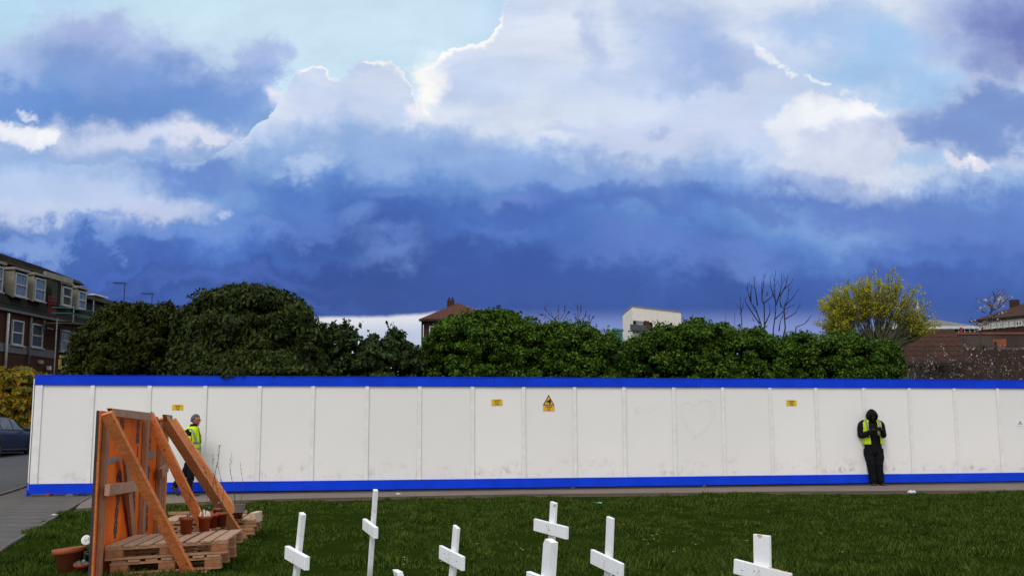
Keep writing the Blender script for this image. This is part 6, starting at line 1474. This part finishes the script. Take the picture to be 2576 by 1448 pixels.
rd = [.12, .12, .13, .09, .055, .05, .05, .042, .035, .026, .05, .042, .035, .026, .08, .055, .04, .08, .055, .04]
ex = MB(); P_, f_, r_, u_ = head_mesh(ex, (0, -.075, 1.635), (0, -.80, -.60), (0, -.3, 1), .98)
hand(ex, (-.06, -.262, 1.31), (.9, -.25, .1), (0, -.2, 1), 1, .55); hand(ex, (.13, -.262, 1.31), (-.8, -.35, .15), (0, -.2, 1), -1, .6)
body = skin_body(v, ed, rd, ex, 'body', m_skd, A); eyes(P_, f_, r_, u_, body)
tor = [((.02, .04, .86), .195, .135), ((.02, .04, .95), .20, .145), ((.01, .045, 1.08), .205, .15), ((0, .05, 1.22), .215, .15), ((0, .05, 1.38), .225, .145), ((0, .05, 1.48), .205, .12), ((0, .045, 1.53), .15, .10), ((0, .02, 1.55), .10, .10), ((0, -.01, 1.555), .088, .10), ((0, -.03, 1.59), .07, .09)]
rg = interp_rings(tor, 26); rr = random.Random(2)
j = MB(); j.loft([(c, a + rr.uniform(-.003, .003), b_ + rr.uniform(-.003, .003)) for c, a, b_ in rg])
sleeve(j, [(-.14, .05, 1.49), (-.232, .04, 1.42), (-.265, .02, 1.21), (-.235, -.06, 1.185), (-.13, -.19, 1.25), (-.055, -.252, 1.305)], [.07, .085, .078, .072, .058, .045], seed=1)
sleeve(j, [(.14, .05, 1.49), (.232, .04, 1.42), (.262, .02, 1.21), (.245, -.06, 1.19), (.19, -.18, 1.25), (.135, -.25, 1.305)], [.07, .085, .076, .070, .058, .045], seed=2)
j.build('jacket', m_cloth, A, True, world=False)
h = MB(); n_, m_ = 28, 20; c0_ = Vector((0, -.05, 1.645)); vs = []
for i in range(m_ + 1):
    th = PI * i / m_
    for k in range(n_):
        ph = 2 * PI * k / n_; p = Vector((math.sin(th) * math.cos(ph) * .132, math.sin(th) * math.sin(ph) * .138, math.cos(th) * .150)); 
        p.x *= 1 - .26 * max(0, math.cos(th)); p.y += .02 * max(0, math.cos(th)); vs.append(c0_ + p)
fs = []
for i in range(m_):
    for k in range(n_):
        ph = 2 * PI * (k + .5) / n_; th = PI * (i + .5) / m_
        if math.sin(ph) < -.72 and 1.62 < th < 2.5: continue
        fs.append((i * n_ + k, (i + 1) * n_ + k, (i + 1) * n_ + (k + 1) % n_, i * n_ + (k + 1) % n_))
h.add(vs, fs); thicken(h.build('hood', m_cloth, A, True, world=False), .008, 1)
t = MB(); t.loft([((.02, .04, .98), .185, .13), ((.02, .04, .90), .20, .14), ((.02, .035, .82), .228, .145), ((.02, .03, .74), .215, .13), ((.02, .02, .72), .10, .08)])
sleeve(t, [(-.085, .035, .86), (-.085, .02, .70), (-.065, -.015, .50), (-.045, .0, .28), (-.03, .01, .07)], [.128, .126, .104, .092, .084], seed=3, wr=.008)
sleeve(t, [(.125, .035, .86), (.13, .02, .70), (.115, -.015, .50), (.13, .0, .28), (.15, .01, .07)], [.132, .126, .102, .090, .084], seed=4, wr=.008)
t.build('trousers', m_trs, A, True, world=False)
for a_, b_ in (((-.03, .06, .0), (-.06, -.20, .0)), ((.15, .06, .0), (.20, -.19, .0))): s_ = MB(); shoe(s_, a_, b_); s_.build('boot', m_shoe, A, True, world=False)
vk = [((.02, .04, .965), .232, .17), ((.015, .045, 1.08), .235, .175), ((0, .05, 1.22), .238, .172), ((0, .05, 1.38), .262, .162), ((0, .05, 1.47), .262, .14), ((0, .05, 1.52), .20, .125), ((0, .045, 1.56), .13, .11)]
vr = interp_rings(vk, 22)
def vm(a, i):
    a = a % 360; front = 180 < a < 360; z_ = vr[i][0].z
    if front and abs(a - 270) < (24 if z_ > 1.15 else 24): 
        return False
    if front and a > 270 and z_ < 1.15 and a < 306: return False
    return not (1.17 < z_ < 1.45 and (a < 22 or a > 338 or 158 < a < 202))
vst = shell(vr, 0, 360, vm, 60); o = thicken(vst.build('vest', m_hv, A, True, world=False), .005)
b1_ = shell([(c, a + .008, b_ + .008) for c, a, b_ in interp_rings([((.01, .045, 1.12), .235, .175), ((.005, .047, 1.165), .237, .174)], 3)], 0, 360, lambda a, i: not (246 < a % 360 < 306), 60); thicken(b1_.build('reflective_band', m_hvg, A, True, world=False), .003)
for sx in (-1, 1):
    mb = MB(); q = [Vector((sx * x_, y_, z_)) for x_, y_, z_ in ((.112, -.115, 1.18), (.128, -.118, 1.30), (.150, -.112, 1.40), (.155, -.075, 1.485), (.150, -.0, 1.55))]
    for a_, c_ in zip(q, q[1:]):
        nv_ = Vector((sx * .022, 0, 0)); dn = Vector((0, -.014, .006)); mb.add([a_ - nv_ + dn, a_ + nv_ + dn, c_ + nv_ + dn, c_ - nv_ + dn], [(0, 1, 2, 3)])
    thicken(mb.build('reflective_strip', m_hvg, A, False, world=False), .003)
ph = MB(); ph.box(Vector((fpx.x + .035, fpx.y + .0 - .335, 1.345)), (.15, .009, .072), (Vector((1, 0, 0)), Vector((0, .7, .7)), Vector((0, -.7, .7))), .003); tag(ph.build('phone', m_shoe), 'dark phone held in both hands by the hooded person', 'phone')

# --- man walking to the right
hpw = ground(483, 1247); B_ = empty('person', (hpw.x, hpw.y - .05, 0), 0, 'grey-haired person with glasses and a yellow vest, striding right past the hoarding', 'person')
v = [(-.02, 0, .86), (-.025, 0, 1.0), (-.03, 0, 1.18), (-.02, 0, 1.36), (.0, 0, 1.44), (.02, 0, 1.50),
     (-.05, -.17, 1.33), (-.05, -.23, 1.07), (.06, -.22, .86), (.13, -.20, .78), (-.04, .17, 1.33), (-.12, .22, 1.07), (-.02, .22, .86), (.04, .21, .80),
     (-.02, -.09, .82), (.0, -.09, .46), (-.02, -.09, .10), (-.03, .09, .82), (-.17, .09, .46), (-.39, .09, .20)]
ex = MB(); P_, f_, r_, u_ = head_mesh(ex, (.035, 0, 1.565), (1, -.12, -.10), (0, 0, 1), .98)
hand(ex, (.125, -.215, .785), (.55, 0, -.85), (-.6, .6, 0), 1, .45); hand(ex, (.04, .21, .80), (.4, 0, -.9), (-.5, -.6, 0), -1, .5)
body = skin_body(v, ed, rd, ex, 'body', m_skl, B_); eyes(P_, f_, r_, u_, body)
hb = MB(); nu, nv = 26, 16; vs = []
for i in range(nv + 1):
    th = PI * i / nv
    for k in range(nu):
        ph_ = 2 * PI * k / nu; vs.append(P_(math.sin(th) * math.cos(ph_) * (.094 if math.cos(ph_) > 0 else .106) - .004, math.sin(th) * math.sin(ph_) * .082, math.cos(th) * .124 + .003))
fs = [(i * nu + k, (i + 1) * nu + k, (i + 1) * nu + (k + 1) % nu, i * nu + (k + 1) % nu) for i in range(nv) for k in range(nu) if not ((math.cos(2 * PI * (k + .5) / nu) > .15 and PI * (i + .5) / nv > .95) or PI * (i + .5) / nv > 2.0 or (math.cos(2 * PI * (k + .5) / nu) > -.35 and PI * (i + .5) / nv > 1.5))]
hb.add(vs, fs); thicken(hb.build('hair', m_hair, B_, True, world=False), .005)
gm = MB()
for k in (-1, 1):
    q = [P_(.104 + .002 * math.cos(a), k * .031 + .022 * math.cos(a), .014 + .015 * math.sin(a)) for a in np.linspace(0, 2 * PI, 13)]; gm.tube(q, .0025, 5, False); gm.tube([P_(.100, k * .054, .020), P_(.04, k * .080, .016), P_(-.01, k * .082, .012)], .0025, 5)
gm.tube([P_(.106, -.009, .018), P_(.106, .009, .018)], .0025, 5); gm.build('glasses', m_lens, B_, True, world=False)
X_, Y_ = Vector((1, 0, 0)), Vector((0, 1, 0))
tor = [((-.03, 0, .78), .135, .185), ((-.03, 0, .88), .14, .19), ((-.03, 0, 1.0), .14, .195), ((-.035, 0, 1.15), .145, .205), ((-.04, 0, 1.27), .14, .215), ((-.03, 0, 1.35), .12, .19), ((-.02, 0, 1.40), .10, .13), ((-.005, 0, 1.45), .08, .085), ((.005, 0, 1.485), .076, .078)]
rg = interp_rings(tor, 26); j = MB(); j.loft([(c, a + rr.uniform(-.003, .003), b_ + rr.uniform(-.003, .003)) for c, a, b_ in rg])
sleeve(j, [(-.05, -.13, 1.33), (-.07, -.205, 1.26), (-.06, -.245, 1.08), (-.0, -.25, .95), (.075, -.23, .86), (.125, -.215, .79)], [.07, .082, .070, .064, .055, .047], seed=5)
sleeve(j, [(-.05, .13, 1.33), (-.08, .205, 1.26), (-.11, .235, 1.08), (-.08, .235, .95), (-.03, .225, .87), (.03, .215, .80)], [.07, .08, .068, .062, .055, .047], seed=6)
j.build('jacket', m_cloth, B_, True, world=False)
t = MB(); t.loft([((-.03, 0, .90), .135, .18), ((-.03, 0, .82), .15, .19), ((-.03, 0, .74), .145, .18), ((-.03, 0, .70), .08, .1)])
sleeve(t, [(-.02, -.09, .84), (.01, -.09, .66), (.005, -.09, .46), (-.02, -.09, .28), (-.025, -.09, .07)], [.108, .100, .080, .074, .070], seed=7, wr=.006)
sleeve(t, [(-.03, .09, .84), (-.09, .09, .66), (-.175, .09, .47), (-.28, .09, .34), (-.385, .09, .21)], [.108, .100, .080, .072, .066], seed=8, wr=.006)
t.build('trousers', m_trs, B_, True, world=False)
s_ = MB(); shoe(s_, (-.07, -.09, 0), (.20, -.09, 0)); s_.build('boot', m_shoe, B_, True, world=False)
s_ = MB(); shoe(s_, (-.46, .09, .185), (-.30, .09, -.01), Vector((.75, 0, .66))); s_.build('boot', m_shoe, B_, True, world=False)
vk = [((-.035, 0, .82), .178, .222), ((-.035, 0, .95), .178, .225), ((-.04, 0, 1.15), .176, .232), ((-.045, 0, 1.27), .166, .240), ((-.035, 0, 1.34), .142, .225), ((-.03, 0, 1.39), .125, .165), ((-.015, 0, 1.43), .10, .11)]
vr2 = interp_rings(vk, 24)
def vm2(a, i):
    a = a % 360; z_ = vr2[i][0].z
    if a < 12 or a > 348: return False
    return not (1.0 < z_ < 1.30 and (abs(a - 90) < 24 or abs(a - 270) < 24))
thicken(shell(vr2, 0, 360, vm2, 60).build('vest', m_hv, B_, True, world=False), .005)
for z_ in (.955, 1.075):
    k = [((-.037, 0, z_), .178, .228), ((-.037, 0, z_ + .045), .178, .229)]
    thicken(shell([(c, a + .008, b_ + .008) for c, a, b_ in interp_rings(k, 2)], 0, 360, lambda a, i: 12 < a % 360 < 348, 60).build('reflective_band', m_hvg, B_, True, world=False), .003)
for sy in (-1, 1):
    mb = MB(); q = [Vector((x_, sy * y_, z_)) for x_, y_, z_ in ((.10, .155, 1.10), (.085, .175, 1.20), (.055, .19, 1.29), (-.0, .185, 1.36), (-.06, .185, 1.355), (-.14, .16, 1.28), (-.19, .12, 1.15))]
    q = smooth_path(q, 3)
    for a_, c_ in zip(q, q[1:]):
        d_ = (c_ - a_).normalized(); o_ = (Vector((a_.x + .04, a_.y * .8, a_.z - 1.15 if a_.z > 1.3 else 0))).normalized(); w2 = d_.cross(o_).normalized() * .020; mb.add([a_ - w2 + o_ * .018, a_ + w2 + o_ * .018, c_ + w2 + o_ * .018, c_ - w2 + o_ * .018], [(0, 1, 2, 3)])
    thicken(mb.build('reflective_strip', m_hvg, B_, False, world=False), .003)
# arm band with a blue card
mb = MB(); mb.tube([Vector((-.068, -.228, 1.225)), Vector((-.060, -.243, 1.10))], [.086, .079], 14, False); thicken(mb.build('arm_band', m_hv, B_, True, world=False), .004)
m_card = simple('blue_card', (.06, .26, .62), (.20, .45, .75), 40, .4, .4, 0); mb = MB(); mb.box((-.045, -.326, 1.165), (.062, .006, .095), (Vector((1, 0, .12)).normalized(), Vector((0, 1, 0)), Vector((-.12, 0, 1)).normalized()), .001); mb.build('arm_card', m_card, B_, world=False)
mb = MB(); mb.box((-.045, -.324, 1.165), (.074, .006, .107), (Vector((1, 0, .12)).normalized(), Vector((0, 1, 0)), Vector((-.12, 0, 1)).normalized()), .001); mb.build('card_holder', m_hvg, B_, world=False)

# ---------------------------------------------------------------- cars
def car(o, name, paint, label, right=-1):
    "local x forward = world +Y, local y to the left = world -X"
    T_ = empty(name, o, 0, label, 'car', 'cars parked by the yellow bush'); O_ = Vector(o)
    def W(x, y, z): return O_ + Vector((-y, x, z))
    st = [(0, .66, .40, .80, .82, .56), (.06, .76, .32, .88, .90, .62), (.22, .83, .26, .94, .97, .66), (.6, .87, .22, .97, 1.04, .66), (.95, .88, .20, .97, 1.24, .62), (1.3, .885, .19, .965, 1.38, .59), (1.8, .885, .18, .96, 1.445, .58), (2.3, .885, .18, .955, 1.44, .58), (2.7, .885, .18, .95, 1.36, .59), (3.05, .88, .19, .94, 1.20, .62), (3.4, .87, .20, .92, .985, .66), (3.8, .85, .21, .88, .93, .64), (4.2, .80, .24, .80, .84, .60), (4.42, .70, .30, .70, .72, .52), (4.5, .56, .38, .60, .61, .42)]
    def ring(s_):
        x, hw, zb, zt_, zr_, hr = s_; half = [(hw * .86, zb), (hw * .97, zb + .06), (hw, zb + .22), (hw, zt_ - .18), (hw * .985, zt_ - .05), (hw * .93, zt_), (hr + (hw * .93 - hr) * .5, (zt_ + zr_) / 2 + .01), (hr, zr_ - .04), (hr * .86, zr_ - .005), (hr * .4, zr_ + .012)]
        return [(-y, z) for y, z in half] + [(y, z) for y, z in half[::-1]]
    mb = MB(); n = 20
    for s_ in st: mb.v += [tuple(W(s_[0], y, z)) for y, z in ring(s_)]
    mb.f = [(i * n + k, i * n + (k + 1) % n, (i + 1) * n + (k + 1) % n, (i + 1) * n + k) for i in range(len(st) - 1) for k in range(n)] + [tuple(range(n)), tuple((len(st) - 1) * n + k for k in range(n))]
    mb.build('body', paint, T_, True)
    S_ = np.array(st)
    def side(x, t, sg, off=.012):
        hw, zt_, zr_, hr = [float(np.interp(x, S_[:, 0], S_[:, k])) for k in (1, 3, 4, 5)]; a, c, e_ = (hw * .93, zt_), (hr + (hw * .93 - hr) * .5, (zt_ + zr_) / 2 + .01), (hr, zr_ - .04)
        q = (a[0] + (c[0] - a[0]) * t * 2, a[1] + (c[1] - a[1]) * t * 2) if t < .5 else (c[0] + (e_[0] - c[0]) * (t * 2 - 1), c[1] + (e_[1] - c[1]) * (t * 2 - 1)); return W(x, sg * (q[0] + off), q[1] + off * .3)
    for sg in (-1, 1):
        for x0, x1 in ((1.0, 1.22), (1.28, 2.08), (2.16, 3.1)):
            mb = MB(); xs_ = np.linspace(x0, x1, 9); vs = []
            for x in xs_:
                hi = .95 if 1.25 < x < 2.75 else .86
                vs += [side(x, .06, sg), side(x, .45, sg), side(x, hi, sg)]
            mb.add(vs, [(3 * i + k, 3 * i + k + 1, 3 * i + 4 + k, 3 * i + 3 + k) for i in range(8) for k in range(2)]); mb.build('side_window', m_cgl, T_, True)
        mb = MB(); 
        q = [side(x, .03, sg, .016) for x in np.linspace(.95, 3.2, 12)]; mb.tube(q, .008, 4); mb.build('window_trim', m_chr, T_)
        mb = MB(); mb.box(W(1.3, sg * .895, .74), (.02, .14, .03)); mb.box(W(2.25, sg * .895, .74), (.02, .14, .03)); mb.build('door_handle', paint, T_)
        mb = MB(); mb.ell(W(2.92, sg * 1.0, 1.0), (.10, .07, .075), 10, 7); mb.build('wing_mirror', paint, T_, True)
        mb = MB(); mb.box(W(2.2, sg * .885, .27), (.02, 2.0, .06)); mb.build('sill_trim', m_chr, T_)
        for xw in (.85, 3.5):
            mb = MB(); mb.lathe(W(xw, sg * .80, .34), [(0, .098), (.36, .098), (.38, .09), (.38, .0), (0, .0)], 28, Vector((-sg, 0, 0))); mb.build('wheel_arch', m_int, T_)
            w_ = MB(); w_.lathe(W(xw, sg * .72, .315), [(.20, .19), (.27, .205), (.31, .195), (.318, .17), (.318, .02), (.20, .0)], 28, Vector((-sg, 0, 0))); wo_ = w_.build('wheel', m_tyre, T_, True)
            r_ = MB(); r_.lathe(W(xw, sg * .72, .315), [(0, .165), (.05, .17), (.07, .150), (.18, .155), (.20, .185), (.205, .15), (0, .14)], 24, Vector((-sg, 0, 0)))
            for k in range(7):
                a = 2 * PI * k / 7; dd_ = Vector((0, math.cos(a), math.sin(a))); r_.beam(W(xw, sg * .885, .315) + dd_ * .05, W(xw, sg * .885, .315) + dd_ * .19, .035, .02, dd_.cross(Vector((1, 0, 0))))
            r_.build('rim', m_rim, wo_)
    mb = MB(); mb.add([side(.62, .2, -1, .015), side(.62, .2, 1, .015), side(1.2, .93, 1, .015), side(1.2, .93, -1, .015)], [(0, 1, 2, 3)]); mb.build('rear_window', m_cgl, T_)
    mb = MB(); mb.add([side(3.38, .3, -1, .015), side(3.38, .3, 1, .015), side(2.75, .93, 1, .02), side(2.75, .93, -1, .02)], [(0, 1, 2, 3)]); mb.build('windscreen', m_cgl, T_)
    for sg in (-1, 1):
        mb = MB(); mb.ell(W(.07, sg * .62, .78), (.13, .06, .08), 10, 6); mb.build('tail_light', m_tail, T_, True); mb = MB(); mb.ell(W(4.33, sg * .60, .66), (.12, .10, .07), 10, 6); mb.build('headlight', m_rim, T_, True)
    return T_
m_cgl, b = new_mat('car_glass', .08, .6); b.inputs['Base Color'].default_value = (.012, .02, .028, 1); m_chr = simple('dark_chrome', (.06, .065, .07), None, 5, .3, .5, 0, metal=.4); m_tyre = simple('tyre', (.014, .014, .014), (.02, .02, .02), 20, .85, .2); m_rim = simple('alloy', (.35, .36, .37), (.28, .28, .29), 9, .35, .5, 0, metal=.4); m_tail = simple('tail_red', (.22, .01, .01), None, 5, .25, .5, 0)
m_navy, b = new_mat('navy_paint', .4, .3); setc(b, mixc(noise(objco(), 3), (.006, .010, .035), (.009, .013, .045))); b.inputs['Coat Weight'].default_value = .1
m_wpt, b = new_mat('white_paint', .3, .5); b.inputs['Base Color'].default_value = (.7, .7, .7, 1)
car((-19.33, 36.65, gz(-19.3, 38.5) + .0), 'parked_car', m_navy, 'dark navy saloon car parked at the left edge of the picture')
car((-21.75, 41.9, gz(-21, 44)), 'parked_car', m_wpt, 'white car parked farther off, a sliver between the navy car and the hoarding')
